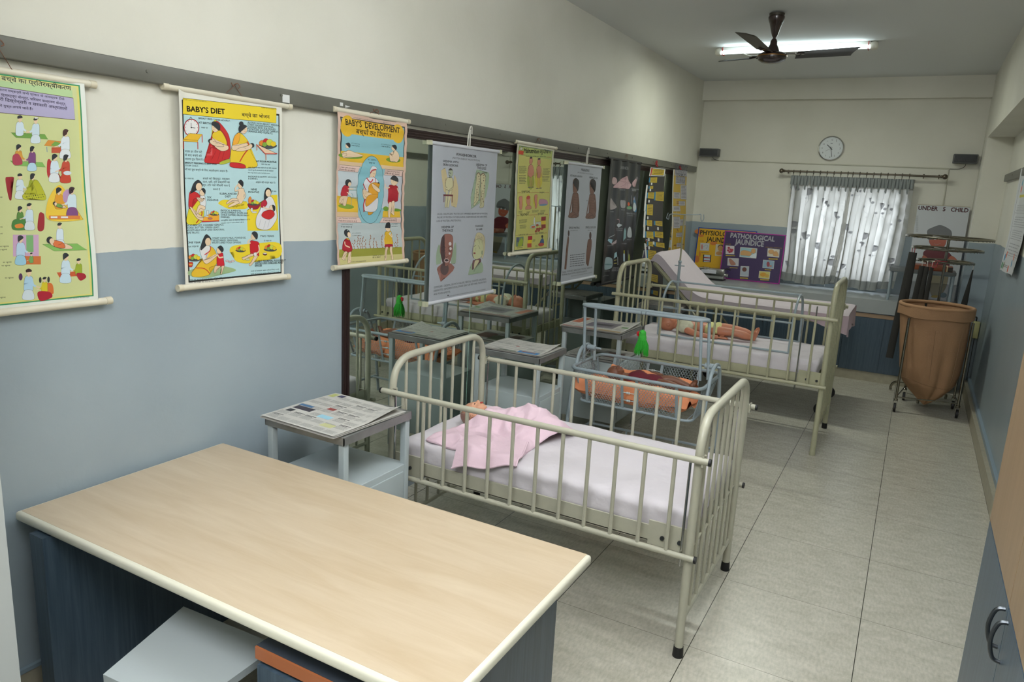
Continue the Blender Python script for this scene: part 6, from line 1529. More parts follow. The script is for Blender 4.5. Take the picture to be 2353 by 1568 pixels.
# ---- 4: KWASHIORKOR
s = Sheet(.722, .907, ((991, 334), (1141.5, 346), (1131, 668), (988, 697)))
s.tf = 0.6
wh = cloth_mat('banner_cloth', (196, 200, 208), (214, 218, 214), .28)
uvrect(s, wh, 0, 0, 1, 1)
s.o = (975, 320, 7.839)
s.T('KWASHIORKOR', 552, 304, 915, 328, (40, 40, 46), .03, 1.15); s.T('(PROTEIN ENERGY MALNUTRITION)', 480, 368, 985, 392, (60, 62, 70), .0, 1.25)
s.T('OEDEMA WITH', 316, 432, 588, 446, (50, 50, 56), .025, 1.15); s.T('SKIN LESIONS', 322, 496, 582, 510, (50, 50, 56), .025, 1.15)
s.T('OEDEMA OF', 916, 470, 1114, 474, (50, 50, 56), .025, 1.3); s.T('THE LEGS', 932, 528, 1098, 535, (50, 50, 56), .025, 1.3)
tn = (196, 180, 140); pg = (150, 168, 142); ps = (196, 190, 152)
s.blob(tn, [(355, 540), (400, 720), (420, 950), (360, 980), (330, 900), (285, 590), (340, 700)], 0); s.blob(tn, [(525, 660), (590, 880), (590, 1100), (560, 1245), (510, 1100), (480, 1220), (470, 1000), (510, 850)], 0)
s.blob(ps, [(400, 720), (485, 720), (505, 860), (470, 940), (380, 930), (362, 840)], .0016); s.ell((166, 174, 150), 455, 625, 38, 72, .0016); s.blob((70, 66, 62), [(415, 580), (450, 540), (492, 575), (470, 568)], 0)
s.blob(ps, [(380, 940), (418, 950), (405, 1060), (400, 1230), (365, 1235), (372, 1060)], .0014); s.blob(ps, [(440, 960), (482, 940), (460, 1060), (430, 1240), (404, 1225), (420, 1060)], .0014)
for q in (((375, 730), (372, 860), (400, 900)), ((490, 730), (500, 860), (440, 930)), ((330, 1020), (500, 1020))): s.ln((70, 40, 46), q, .0022)
for x_ in (345, 488): s.ln((100, 50, 54), [(x_, 1030), (x_ + 2, 1160)], .007)
s.poly((110, 54, 58), [(332, 1018), (500, 1018), (500, 1045), (332, 1045)])
for x_, y_ in ((430, 625), (455, 630), (440, 680), (436, 712), (462, 712)): s.ell((40, 40, 42), x_, y_, 8, 8)
s.blob(pg, [(925, 545), (1060, 580), (1150, 600), (1145, 800), (1090, 1050), (1070, 900), (1000, 1140), (950, 1060), (850, 1240), (830, 1230), (870, 1000), (830, 1050), (820, 1030), (900, 760), (930, 700)], 0)
s.blob(ps, [(925, 640), (960, 598), (995, 630), (990, 800), (965, 1030), (970, 1090), (890, 1200), (875, 1160), (930, 1090), (915, 850)], .002); s.blob(ps, [(1005, 640), (1050, 605), (1090, 660), (1080, 800), (1060, 1050), (1065, 1200), (1010, 1235), (990, 1215), (1030, 1120), (1010, 850)], .002)
rnd = random.Random(5)
for k in range(22): y_ = 640 + k * 24; s.ell((90, 50, 60), (955 if k % 2 else 1045) + rnd.uniform(-24, 24), y_, 7, 10)
s.ln((100, 46, 50), [(925, 640), (960, 598), (1000, 640), (1050, 605), (1092, 665)], .004)
s.T('CAUSES:- INSUFFICIENT PROTEIN DIET, IMPAIRED ABSORPTION OF PROTEIN,', 218, 1392, 1138, 1345, (70, 72, 80), .004, 1.5); s.T('FAILURE OF PROTEIN SYNTHESIS, BURNS, HAEMORRHAGE AND ABNORMAL', 220, 1450, 1130, 1405, (70, 72, 80), .004, 1.5); s.T('LOSS OF PROTEIN. (PROTEINURIA)', 214, 1516, 658, 1490, (70, 72, 80), .004, 1.5)
s.o = (970, 500, 7.467)
s.T('OEDEMA OF', 326, 205, 538, 192, (46, 46, 52), .025, 1.3); s.T('THE FACE', 346, 264, 524, 255, (46, 46, 52), .025, 1.3); s.T('CHANGES', 904, 165, 1044, 155, (46, 46, 52), .025, 1.3); s.T('IN HAIR', 928, 222, 1030, 212, (46, 46, 52), .025, 1.4)
s.blob(pg, [(290, 480), (330, 600), (330, 790), (280, 800), (250, 820), (245, 640)], 0); s.blob(pg, [(565, 440), (590, 520), (585, 780), (540, 770), (500, 800), (530, 600)], 0)
br = (146, 100, 90)
s.poly(br, [(270, 870), (350, 800), (500, 795), (565, 860), (540, 920), (430, 1030), (385, 1060), (330, 1112), (310, 1020), (260, 905)]); s.ell((94, 76, 76), 392, 890, 72, 106)
s.blob(br, [(325, 420), (370, 320), (440, 298), (510, 320), (530, 420), (520, 640), (480, 780), (420, 850), (365, 800), (325, 650), (310, 590)], .0016); s.blob((84, 64, 66), [(325, 430), (345, 350), (385, 320), (370, 420), (350, 500), (345, 680), (400, 840), (365, 800), (325, 650)], 0)
for cx2, cy2 in ((368, 560), (485, 560)): s.ln((70, 46, 48), [(cx2 - 38, cy2 - 20), (cx2, cy2 - 50), (cx2 + 38, cy2 - 25)], .0024); s.ln((60, 40, 42), [(cx2 - 32, cy2 + 15), (cx2, cy2 + 32), (cx2 + 32, cy2 + 15)], .0026)
s.ln((70, 46, 48), [(415, 600), (395, 670), (425, 695), (455, 670)], .0026); s.ell((190, 170, 168), 425, 750, 44, 36); s.ell((56, 36, 38), 425, 745, 32, 18)
for x_, y_, r_ in ((480, 465, 24), (490, 545, 20), (474, 630, 16)): s.ell((206, 200, 200), x_, y_, r_, r_ * 1.3)
s.blob((196, 186, 150), [(890, 420), (930, 280), (1000, 262), (1070, 330), (1080, 480), (1060, 640), (1030, 700), (1000, 560), (930, 380)], .001); s.blob((190, 192, 150), [(880, 520), (930, 380), (1020, 380), (1050, 520), (1020, 660), (930, 720), (875, 660)], .0014)
for k in range(16): s.ln((96, 84, 74), [(920 + k * 8, 290 + (k * 13) % 60), (940 + k * 8, 320 + (k * 29) % 80), (950 + k * 8, 380 + (k * 17) % 90)], .0008)
s.ln((90, 60, 70), [(905, 360), (870, 500), (860, 620), (885, 700)], .004); s.ln((70, 50, 56), [(885, 500), (925, 480)], .0026); s.ln((70, 50, 56), [(965, 480), (995, 540)], .0026); s.ell((130, 56, 60), 900, 612, 20, 14); s.ln((70, 50, 56), [(925, 520), (915, 580)], .0016); s.ell((150, 160, 130), 1030, 600, 14, 34, .001)
s.blob(pg, [(870, 780), (1020, 760), (1050, 910), (990, 950), (960, 900), (880, 975), (860, 930), (800, 985), (830, 850)], 0); s.blob((110, 80, 84), [(880, 730), (930, 735), (1000, 700), (1010, 760), (950, 780), (870, 900), (865, 800)], 0); s.blob(ps, [(910, 745), (980, 740), (900, 880)], 0)
for k in range(5): s.ln((100, 110, 84), [(1000 - k * 14, 790 + k * 6), (940 - k * 8, 850 + k * 4), (900 - k * 4, 930)], .001)
s.T('SYMPTOMS:- OEDEMA, GROWTH FAILURE, MENTAL CHANGES, ANOREXIA,', 218, 1226, 1112, 1060, (66, 68, 76), .004, 1.6); s.T('DERMATITIS, DEPIGMENTATION, SPARSE GRAY OR RED HAIR, MOON FACE', 216, 1284, 1112, 1110, (66, 68, 76), .004, 1.6); s.T('AND POOR APPETITE.', 216, 1340, 500, 1290, (66, 68, 76), .004, 1.5)
s.T('PRODUCED IN INDIA BY EDUCATIONAL PRODUCTS.  ALL RIGHTS RESERVED', 478, 1362, 1100, 1232, (80, 82, 88), .006, 1.3); s.ell((60, 60, 66), 460, 1340, 10, 14)
M_WC = mat('white_cloth_bar', (200, 202, 208), .7)
def clothfn(a, ph): return lambda u, v: a * math.sin(u * 34 + ph) * (.4 + .6 * min(1, (v) / .4)) * .5 + a * .6 * math.sin(u * 13 + v * 4 + ph) + a
hang_chart('white cloth KWASHIORKOR chart hanging in front of the mirror', 3.465, .722, 1.115, .907, .024, s, clothfn(.0022, 0), top=(.03, .011), bot=(.03, .012), tube=M_WC, cord='white_tape', cm=mat('clear_cap', (196, 196, 168), .3), cordz=2.14, squarecap=True)

# ---- 5: Malnutrition
s = Sheet(.572, .748, ((1189.6, 322), (1272.4, 343.3), (1262.3, 579), (1173.9, 580)))
s.tf = 0.56
s.o = (1160, 310, 5.407)
uvrect(s, (196, 194, 172), 0, 0, 1, 1); uvrect(s, (56, 92, 70), .045, .02, .955, .975); ye = (192, 188, 106); uvrect(s, ye, .053, .025, .947, .97); uvrect(s, (168, 180, 100), .053, .89, .947, .97)
s.poly((206, 72, 40), [(175, 160), (237, 172), (235, 215), (173, 205)]); s.ell((200, 196, 180), 207, 142, 16, 18, .002)
s.T('Malnutrition', 240, 192, 424, 220, (26, 30, 28), .03, 1.6); s.T('कुपोषण', 432, 220, 566, 238, (26, 30, 28), .02, 1.0)
s.T('Kwashiorkor and Marasmus: कुपोषण के रूप', 262, 240, 510, 272, (40, 44, 36), .01); 
for q in (((205, 215), (255, 222)), ((515, 272), (572, 284)), ((155, 672), (200, 676)), ((312, 688), (425, 694)), ((498, 706), (552, 712)), ((137, 960), (172, 963)), ((292, 970), (398, 974)), ((490, 978), (534, 982)), ((120, 1224), (150, 1225)), ((288, 1226), (370, 1226)), ((484, 1226), (528, 1226))): s.ln((150, 50, 40), q, .0026)
gl_ = (196, 184, 60); ski = (196, 132, 108)
for x_, c_ in ((325, (150, 160, 60)), (425, gl_)): s.ell(c_, x_ - 2, 540, 44, 110)
def kid(x, y, h, fat):
    s.ell(ski, x, y + .12 * h, .055 * h, .12 * h, .0012); s.blob(ski, [(x - .06 * h, y + .27 * h), (x + .06 * h, y + .27 * h), (x + .07 * h * fat, y + .5 * h), (x + .05 * h, y + .62 * h), (x - .05 * h, y + .62 * h), (x - .07 * h * fat, y + .5 * h)], .0012)
    for f_ in (-1, 1): s.ln(ski, [(x + f_ * .06 * h, y + .29 * h), (x + f_ * .09 * h, y + .45 * h), (x + f_ * .10 * h, y + .62 * h)], .030 * h * .000527); s.ln(K, [(x + f_ * .075 * h, y + .31 * h), (x + f_ * .105 * h, y + .45 * h), (x + f_ * .115 * h, y + .62 * h)], .0009); s.ln(ski, [(x + f_ * .03 * h, y + .6 * h), (x + f_ * .03 * h, y + .8 * h), (x + f_ * .03 * h, y + .95 * h)], .045 * h * .000527); s.ell((110, 90, 96), x + f_ * .05 * h, y + .97 * h, .05 * h, .014 * h)
    s.ell((60, 46, 44), x, y + .025 * h, .045 * h, .03 * h)
kid(326, 252, 380, 1.25); kid(425, 275, 378, .75)
tx = (86, 88, 60)
for a, b_, c_, d_, n_ in ((182, 345, 272, 440, 10), (180, 460, 268, 570, 6), (478, 405, 560, 490, 8), (470, 502, 560, 570, 5), (168, 1020, 270, 1072, 4), (172, 1090, 262, 1142, 4), (162, 903, 215, 940, 3), (264, 922, 308, 942, 2), (336, 916, 420, 945, 3), (440, 922, 508, 952, 3), (138, 1380, 215, 1400, 2), (346, 1295, 378, 1335, 4), (380, 1378, 412, 1408, 3)): s.bars(tx, a, b_, c_, d_, n_, .45, .3, .08 if b_ < 900 else .02, a)
s.T('SYMPTOMS', 205, 683, 308, 690, K, .02, 1.8); s.T('लक्षण', 428, 705, 494, 712, K, .016); s.T('TREATMENT', 178, 972, 290, 972, K, .02, 1.8); s.T('उपचार', 400, 982, 486, 982, K, .016); s.T('SUPPORTIVE CARE', 158, 1230, 284, 1230, K, .02, 1.4); s.T('सह-उपचार', 372, 1234, 484, 1232, K, .01)
for x_ in (190, 285, 382): s.ell(gl_, x_, 800 if x_ != 285 else 790, 32, 88)
s.blob(ski, [(175, 725), (215, 725), (212, 790), (205, 880), (175, 880), (172, 790)], .001); s.ell(ski, 288, 785, 26, 62, .001); s.blob(ski, [(250, 890), (262, 848), (312, 848), (322, 890)], .001); s.ell((190, 80, 70), 290, 745, 24, 24)
s.blob(ski, [(365, 725), (402, 725), (398, 800), (392, 885), (372, 885), (372, 800)], .001); s.blob((176, 130, 150), [(418, 820), (440, 780), (520, 800), (528, 855), (430, 845)], .001); s.ell((106, 140, 170), 475, 856, 52, 12)
s.rect((206, 210, 206), 352, 1030, 372, 1110, .001); s.rect((206, 210, 206), 358, 1000, 368, 1035); s.rect((170, 40, 50), 360, 996, 368, 1006); s.ell((176, 188, 180), 345, 1125, 40, 26, .001); s.ell((190, 90, 50), 345, 1128, 26, 14); s.rect((150, 40, 50), 450, 1008, 508, 1060, .001); s.rect((206, 176, 50), 450, 1060, 508, 1110); s.rect((150, 60, 50), 450, 1108, 506, 1160)
s.poly((180, 188, 176), [(380, 1068), (445, 1068), (440, 1115), (378, 1110)], .001)
for x_, y_ in ((398, 1110), (430, 1160), (460, 1165), (400, 1160), (385, 1190), (420, 1185)): s.ell((170, 76, 60), x_, y_, 16, 15, .0006)
s.rect((110, 130, 110), 125, 1245, 222, 1370, .001); s.blob((150, 170, 50), [(150, 1360), (190, 1260), (215, 1300), (205, 1366)], .0006); s.rect((80, 84, 110), 135, 1250, 160, 1310); s.rect((170, 40, 50), 280, 1248, 335, 1300, .001); s.rect((214, 186, 40), 278, 1300, 332, 1345); s.rect((176, 70, 50), 275, 1345, 330, 1400)
s.blob((60, 90, 130), [(440, 1360), (455, 1300), (480, 1300), (492, 1360)], .0008); s.ell(HAIR, 465, 1268, 12, 20); s.ell((170, 60, 50), 455, 1375, 38, 24, .0008); s.rect(K, 108, 1418, 280, 1426)
hang_chart('yellow Malnutrition chart with two standing children', 4.443, .572, 1.355, .748, .026, s, lambda u, v: .0012 * math.sin(v * 80) + .004 * math.sin(v * 8) + .003, top=(.03, .012), bot=(.035, .012), cordz=2.14)

# ---- 6: MARASMUS
s = Sheet(.685, .935, ((185, 205), (525, 232), (465, 1320), (135, 1400))); s.o = (0, 0, 1.); s.tf = .50
uvrect(s, wh, 0, 0, 1, 1); gk = (62, 64, 70)
s.T('MARASMUS', 318, 275, 402, 282, gk, .03, 1.7); s.T('(PROTEIN ENERGY MALNUTRITION)', 280, 298, 440, 310, (90, 92, 98), .0, 1.4); s.T('RETARDED GROWTH', 210, 335, 328, 342, gk, .02, 1.7); s.T('WRINKLED SKIN', 402, 345, 484, 350, gk, .02, 1.9)
s.T('GROSS WASTING', 208, 860, 312, 855, gk, .02, 1.7); s.T('(MALABSORPTION)', 224, 882, 296, 878, (90, 92, 98), 0, 1.4); s.T('SPINDLE LIKE LEGS', 374, 850, 478, 842, gk, .02, 1.9); s.T('(BODY HAIR)', 398, 872, 448, 868, (90, 92, 98), 0, 1.4)
b6 = (120, 88, 74)
for dx in (0, 172):
    s.blob(b6, [(240 + dx, 505), (288 + dx, 503), (294 + dx, 560), (286 + dx, 640), (304 + dx, 720), (275 + dx, 748), (238 + dx, 735), (232 + dx, 700), (246 + dx, 640), (238 + dx, 560)], .002)
    s.blob(b6, [(236 + dx, 690), (262 + dx, 700), (290 + dx, 725), (262 + dx, 748), (205 + dx, 748), (204 + dx, 722)], .002)
    for q in (((242, 512), (228, 600), (216, 680), (208, 735)), ((288, 512), (300, 600), (300, 690), (270, 728))): s.ln(b6, [(x_ + dx, y_) for x_, y_ in q], .020); s.ln((50, 38, 34), [(x_ + dx - 4, y_) for x_, y_ in q], .0016)
    s.blob(b6, [(238 + dx, 380), (262 + dx, 352), (290 + dx, 385), (288 + dx, 450), (272 + dx, 500), (250 + dx, 508), (238 + dx, 470)], .002); s.blob((44, 40, 40), [(236 + dx, 395), (262 + dx, 350), (296 + dx, 380), (294 + dx, 450), (284 + dx, 480), (280 + dx, 410), (262 + dx, 372), (244 + dx, 390)], 0)
    for x_ in (250, 268): s.ell(K, x_ + dx, 430, 5, 4)
    for k in range(5): s.ln((60, 44, 40), [(245 + dx, 540 + 26 * k), (285 + dx, 545 + 26 * k)], .0014)
    s.ln((50, 36, 34), [(225 + dx, 745), (262 + dx, 715), (300 + dx, 740)], .003)
s.blob(b6, [(200, 940), (212, 960), (206, 1040), (194, 1120), (188, 1200), (192, 1255), (172, 1258), (180, 1200), (186, 1060)], .0016); s.ell((70, 52, 48), 208, 905, 8, 30)
s.blob(b6, [(404, 960), (438, 960), (436, 1060), (420, 1110), (414, 1200), (404, 1222), (398, 1200), (406, 1110), (388, 1200), (386, 1120), (392, 1040)], .0016); s.ell((80, 60, 54), 424, 920, 11, 38, .001)
s.bars((104, 106, 112), 226, 1120, 374, 1250, 6, .34, .1, -.16, 8); s.T('CAUSES:- POOR DIET, INFECTIONS, CHRONIC DIARRHOEA', 146, 1304, 452, 1240, (86, 88, 94), .004, 1.7); s.T('MATERNAL MALNUTRITION, ABSORPTION DEFECTS', 146, 1328, 396, 1278, (86, 88, 94), .004, 1.6); s.T('PRODUCED IN INDIA BY EDUCATIONAL PRODUCTS', 240, 1334, 450, 1286, (110, 112, 116), 0, 1.2)
s.T('LOST', 372, 575, 392, 577, gk, 0, 1.4)
hang_chart('white cloth MARASMUS chart with brown seated children, hanging before the mirror', 5.275, .685, 1.075, .935, .026, s, clothfn(.002, 2), top=(.03, .011), bot=(.03, .012), tube=M_WC, cord='white_tape', cm=mat('clear_cap', (196, 196, 168), .3), cordz=2.14, squarecap=True)

# ---- 7: black cloth chart
s = Sheet(.84, 1.10, ((137, 60), (512, 130), (405, 1440), (40, 1535))); s.o = (0, 0, 1.); s.tf = .55
bk = mat('black_vinyl', (38, 40, 42), .32); s.polyuv(bk, [(0, 0), (s.w, 0), (s.w, s.h), (0, s.h)])
g7 = (176, 178, 180); p7 = (186, 152, 156)
s.T('DIARRHOEA', 272, 188, 364, 200, g7, .01, 1.8)
s.blob(p7, [(200, 400), (260, 330), (330, 345), (345, 272), (360, 330), (350, 370), (380, 360), (404, 378), (380, 430), (355, 405), (345, 350), (300, 395), (220, 415)], .0016); s.ell((176, 150, 150), 207, 330, 26, 46, .003)
s.blob(p7, [(412, 350), (450, 305), (478, 315), (455, 340), (452, 395), (440, 395), (438, 350), (418, 402)], .0012); s.ell((110, 104, 108), 470, 300, 14, 18)
s.T('DEHYDRATED', 272, 442, 324, 446, g7, 0, 1.2); s.T('WHEN CHILD HAS LOOSE', 402, 432, 488, 440, g7, 0, 1.2); s.T('MOTIONS', 408, 452, 462, 456, g7, 0, 1.2)
s.blob((70, 120, 160), [(420, 560), (432, 520), (446, 530), (460, 600), (462, 690), (440, 690)], .001); s.ell((186, 196, 200), 440, 640, 22, 52); s.ell(p7, 432, 545, 10, 16); s.ell((200, 90, 50), 376, 606, 10, 22); s.ell((110, 150, 110), 380, 650, 26, 18); s.ln((150, 150, 156), [(400, 505), (402, 600)], .007); s.T('BREASTFEEDING IS', 354, 720, 450, 728, g7, 0, 1.2); s.T('TO BE CONTINUED', 362, 740, 424, 746, g7, 0, 1.2)
s.blob((150, 148, 150), [(282, 570), (300, 560), (310, 600), (328, 565), (332, 640), (290, 650)], .001); s.T('HOT DRY', 288, 678, 324, 682, g7, 0, 1.2); s.blob((160, 150, 150), [(165, 540), (190, 560), (185, 600), (230, 640), (165, 670)], .001); s.T('WATER', 165, 700, 198, 702, g7, 0, 1.2)
s.ln(p7, [(236, 785), (268, 790), (268, 830)], .006); s.poly((176, 186, 192), [(235, 850), (265, 830), (296, 850), (262, 882)], .0014); s.T('WASH HANDS BEFORE', 222, 896, 300, 898, g7, 0, 1.2); s.T('AND AFTER FOOD', 226, 914, 298, 918, g7, 0, 1.2)
s.poly((130, 166, 170), [(318, 920), (335, 876), (348, 920), (345, 1000), (312, 1040)], .001); s.blob((176, 182, 186), [(365, 900), (385, 870), (412, 940), (405, 990), (360, 985)], .001); s.T('MIX POWDER', 290, 1072, 350, 1072, g7, 0, 1.2); s.T('BOTTLE DRINKS', 356, 1024, 412, 1024, g7, 0, 1.2)
s.poly((150, 190, 206), [(135, 1030), (150, 1010), (188, 1020), (176, 1070)], .001); s.ln((170, 174, 176), [(150, 1000), (216, 960)], .006); s.poly((176, 160, 164), [(170, 1065), (240, 1020), (236, 1062), (180, 1082)], .001); s.T('KEEP FLIES AWAY', 128, 1098, 196, 1092, g7, 0, 1.2)
s.poly((160, 196, 206), [(214, 1180), (240, 1160), (246, 1215), (206, 1240)], .001); s.blob((150, 170, 176), [(100, 1240), (180, 1236), (182, 1340), (90, 1366)], .001); s.rect((110, 140, 144), 92, 1300, 180, 1316); s.ln((196, 184, 90), [(210, 1262), (240, 1252)], .006); s.ln((196, 184, 90), [(210, 1296), (240, 1290)], .006); s.ln((170, 174, 176), [(250, 1220), (252, 1310)], .012)
s.rect((176, 196, 206), 316, 1180, 334, 1270, .001); s.rect((176, 170, 60), 320, 1142, 332, 1180); s.blob((150, 160, 80), [(372, 1180), (392, 1210), (385, 1270), (365, 1270)], .001); s.ln((170, 174, 176), [(362, 1140), (366, 1230)], .008)
for x_, y_, w_ in ((88, 1386, 70), (196, 1344, 62), (184, 1362, 78), (180, 1380, 80), (290, 1308, 30), (288, 1326, 34), (350, 1300, 30), (340, 1316, 44)): s.T('DIARRHOEA CARE', x_, y_ + 4, x_ + w_, y_, g7, 0, 1.2)
s.T('PRODUCED IN INDIA', 62, 1450, 148, 1436, g7, 0, 1)
hang_chart('black DIARRHOEA chart with pale drawings, beside the flow chart strip', 6.085, .84, .995, 1.10, .030, s, lambda u, v: .005 * math.sin(u * 30) * (.4 + v) + .02 * max(0, .12 - u) / .12 + .006, top=(.01, .012), bot=(.035, .016), tube=mat('black_bar', (26, 26, 28), .35), cm=mat('black_bar', (26, 26, 28), .35), cordz=2.14)

# ---- 8: flow chart strip, 9: yellow strip
s = Sheet(.50, 1.48, ((992, 222), (1150, 258), (1130, 1568), (1020, 1640))); s.o = (0, 0, 1.)
uvrect(s, (46, 44, 44), 0, 0, 1, 1)
cy_ = (192, 164, 44); bl_ = (40, 120, 160)
def card(x0_, y0_, x1_, y1_, th=0):
    s.poly(bl_, [(x0_ - 14, y0_ + 6), (x1_ - 14, y0_), (x1_ - 14, y1_), (x0_ - 14, y1_ - 4)]); s.poly(cy_, [(x0_, y0_ + 4), (x1_, y0_), (x1_, y1_), (x0_, y1_ - 2)], .002)
    s.bars((90, 74, 30), x0_ + 8, y0_ + 12, x1_ - 8, y1_ - 8, max(2, int((y1_ - y0_) / 17)), .34, .2, 0, int(x0_ + y0_))
s.poly(WHT, [(1000, 235), (1150, 262), (1144, 352), (990, 348)]); s.poly((176, 60, 40), [(1006, 240), (1022, 242), (1012, 344), (1000, 342)]); s.poly(cy_, [(1022, 252), (1140, 270), (1134, 340), (1016, 334)], .004); s.bars((90, 74, 30), 1034, 275, 1130, 328, 3, .4, .1, .06)
for q in ((1008, 362, 1075, 432), (1010, 470, 1042, 508), (998, 545, 1056, 620), (1072, 533, 1148, 640), (996, 682, 1052, 800), (1000, 848, 1048, 910), (1078, 848, 1138, 898), (998, 960, 1060, 1028), (1072, 950, 1142, 1010), (1016, 1055, 1056, 1100), (1080, 1050, 1150, 1095), (1012, 1132, 1080, 1225), (1030, 1330, 1092, 1390), (1060, 1450, 1098, 1486)): card(*q)
for x_, y_ in ((1024, 445), (1016, 520), (1012, 650), (1008, 828), (1012, 935), (1100, 925), (1018, 1040), (1102, 1030), (1020, 1116), (1060, 1010 + 55)): s.rect(WHT, x_ - 7, y_ - 14, x_ + 7, y_ + 14)
for a_, b_ in ((500, 760), (800, 930), (940, 1030), (1080, 1290)): s.poly(WHT, [(972, a_ - 40), (988, a_ - 38), (984, b_), (968, b_)]) if a_ < 1050 else s.poly(WHT, [(978, a_), (992, a_ + 2), (1010, b_), (998, b_ + 2)])
t = hang_chart('long black strip chart pasted with yellow cards edged in blue', 7.13, .50, .60, 1.48, .045, s, lambda u, v: .012 * math.sin(v * 4.5) + .012 + .10 * (1 - v / 1.48), top=(0, 0), bot=(0, 0), cord='red_tape', cordz=2.14, name='strip_chart')
s = Sheet(.54, .94, ((1240, 255), (1390, 262), (1362, 1110), (1222, 1118))); s.o = (0, 0, 1.)
uvrect(s, (186, 152, 40), 0, 0, 1, 1); uvrect(s, WHT, 0, 0, .06, 1)
lc = (178, 176, 182)
for q in ((1254, 255, 1390, 318), (1268, 325, 1372, 405), (1322, 412, 1388, 560), (1248, 490, 1316, 555), (1300, 580, 1370, 625), (1242, 632, 1314, 684), (1242, 738, 1310, 852), (1310, 765, 1370, 828), (1272, 898, 1340, 940), (1280, 998, 1336, 1040)):
    s.rect(lc, *q, .002); s.bars((90, 88, 96), q[0] + 8, q[1] + 9, q[2] - 8, q[3] - 6, max(2, int((q[3] - q[1]) / 15)), .4, .2, 0, int(q[0]))
s.T('ROUTES OF', 1258, 308, 1386, 312, (70, 70, 90), 0, 1.9); s.T('NUTRITION', 1272, 394, 1368, 398, (70, 70, 90), 0, 2.)
for q in (((1272, 560), (1272, 630)), ((1275, 685), (1275, 738)), ((1298, 945), (1298, 995)), ((1318, 660), (1318, 730)), ((1290, 1045), (1270, 1105)), ((1315, 1045), (1330, 1105)), ((1256, 1018), (1256, 1105)), ((1346, 1018), (1352, 1105))): s.ln(lc, q, .008)
for y_ in (585, 602): s.rect((110, 44, 40), 1278, y_, 1304, y_ + 8)
s.ln((110, 44, 40), [(1280, 860), (1294, 884)], .012); s.ln((110, 44, 40), [(1250, 1018), (1278, 1018)], .012); s.ln((110, 44, 40), [(1336, 1018), (1352, 1018)], .012)
hang_chart('yellow strip chart with white paper labels at the far end of the rail', 7.955, .53, 1.15, .94, .045, s, lambda u, v: .006 * math.sin(v * 6) + .006 + .055 * (1 - v / .94), top=(0, 0), bot=(0, 0), cord='red_tape', cordz=2.14, name='strip_chart')
o = MB().box(.0325, .034, 2.345, 2.385, 2.108, 2.140).build('paper_tape', mat('tape_white', (214, 216, 214), .6)); tag(o, "small white tape square on the grey rail right of the BABY'S DIET chart", 'tape')
o = MB().box(.0325, .034, 2.70, 2.72, 2.135, 2.15).add([(.034, 2.735, 2.142), (.034, 2.77, 2.138), (.034, 2.735, 2.13)], [(0, 1, 2)]).build('paper_scraps', mat('tape_white', (214, 216, 214), .6)); tag(o, "torn white paper scraps on the rail above the BABY'S DEVELOPMENT chart", 'paper')

# ---- boards standing on the counter
def board(lab, s, x0, yb, yt, z0, w_, h_, edge, name='display_board'):
    t = thing(name, lab, 'board', (x0 + w_ / 2, yb, z0)); V = Vector((0, yt - yb, h_)).normalized(); N = Vector((0, -V.z, V.y)); U = Vector((1, 0, 0)); O = Vector((x0, yb, z0))
    s.build('face', O + N * .0045, U, V, N, t)
    L_ = math.hypot(yt - yb, h_); c = O + U * w_ / 2 + V * L_ / 2
    MB().obox(c, U * w_ / 2, V * L_ / 2, N * .004).build('panel', mat('card_board', (170, 160, 140), .8), t)
    if edge:
        m = MB(); e = .010
        for a, b_ in ((0, e), (L_ - e, L_)): m.obox(O + U * w_ / 2 + V * (a + b_) / 2, U * (w_ / 2 + .002), V * (e / 2), N * .0062)
        for a, b_ in ((0, e), (w_ - e, w_)): m.obox(O + U * (a + b_) / 2 + V * L_ / 2, U * (e / 2), V * (L_ / 2), N * .0062)
        m.build('foil_edging', edge, t)
s = Sheet(.70, .577, ((1601.3, 521.9), (1736.6, 531.5), (1721.7, 643.6), (1588.3, 629.9)))
uvrect(s, (214, 166, 30), 0, 0, 1, 1); s.o = (1590, 460, 7.126)
for q in ((75, 505, 60, 40), (120, 575, 50, 20), (60, 960, 40, 60), (330, 700, 60, 30), (105, 880, 14, 50)): s.ell((204, 120, 50), *q)
s.T('PHYSIOLOGICAL', 105, 555, 830, 605, (24, 44, 44), .02, 1.1); s.T('JAUNDICE', 210, 665, 660, 705, (24, 44, 44), .02, 1.15)
s.poly((196, 196, 196), [(112, 690), (265, 700), (255, 825), (108, 818)], .001); s.ell((196, 120, 110), 140, 760, 14, 46); s.ln((120, 160, 160), [(160, 760), (210, 730), (235, 750), (205, 790)], .004)
s.poly((200, 192, 170), [(368, 712), (530, 730), (520, 920), (352, 905)], .001); s.ell((40, 36, 34), 450, 765, 52, 42); s.ell((196, 150, 90), 446, 785, 44, 48); s.ell((190, 140, 80), 420, 865, 50, 32)
s.poly((34, 34, 40), [(160, 885), (295, 895), (285, 1015), (155, 1008)]); s.poly((186, 200, 206), [(178, 888), (278, 898), (270, 1010), (172, 1004)]); s.poly((160, 60, 56), [(176, 925), (274, 935), (272, 950), (174, 942)]); s.poly((160, 60, 56), [(172, 975), (270, 985), (270, 1000), (172, 990)])
s.T('CAUSES', 95, 668, 165, 672, (170, 60, 30), .02); s.T('NEWBORN', 130, 862, 255, 866, (130, 60, 90), .01)
board('yellow PHYSIOLOGICAL JAUNDICE board with blue foil edge, half hidden on the counter', s, .10, 8.99, 9.06, .867, .70, .577, mat('blue_foil', (30, 70, 170), .3, .4))
s = Sheet(.697, .565, ((1666.7, 529.4), (1807.2, 539.6), (1790.9, 652.1), (1652.1, 637.9)))
uvrect(s, (62, 44, 88), 0, 0, 1, 1); s.o = (1590, 460, 7.126)
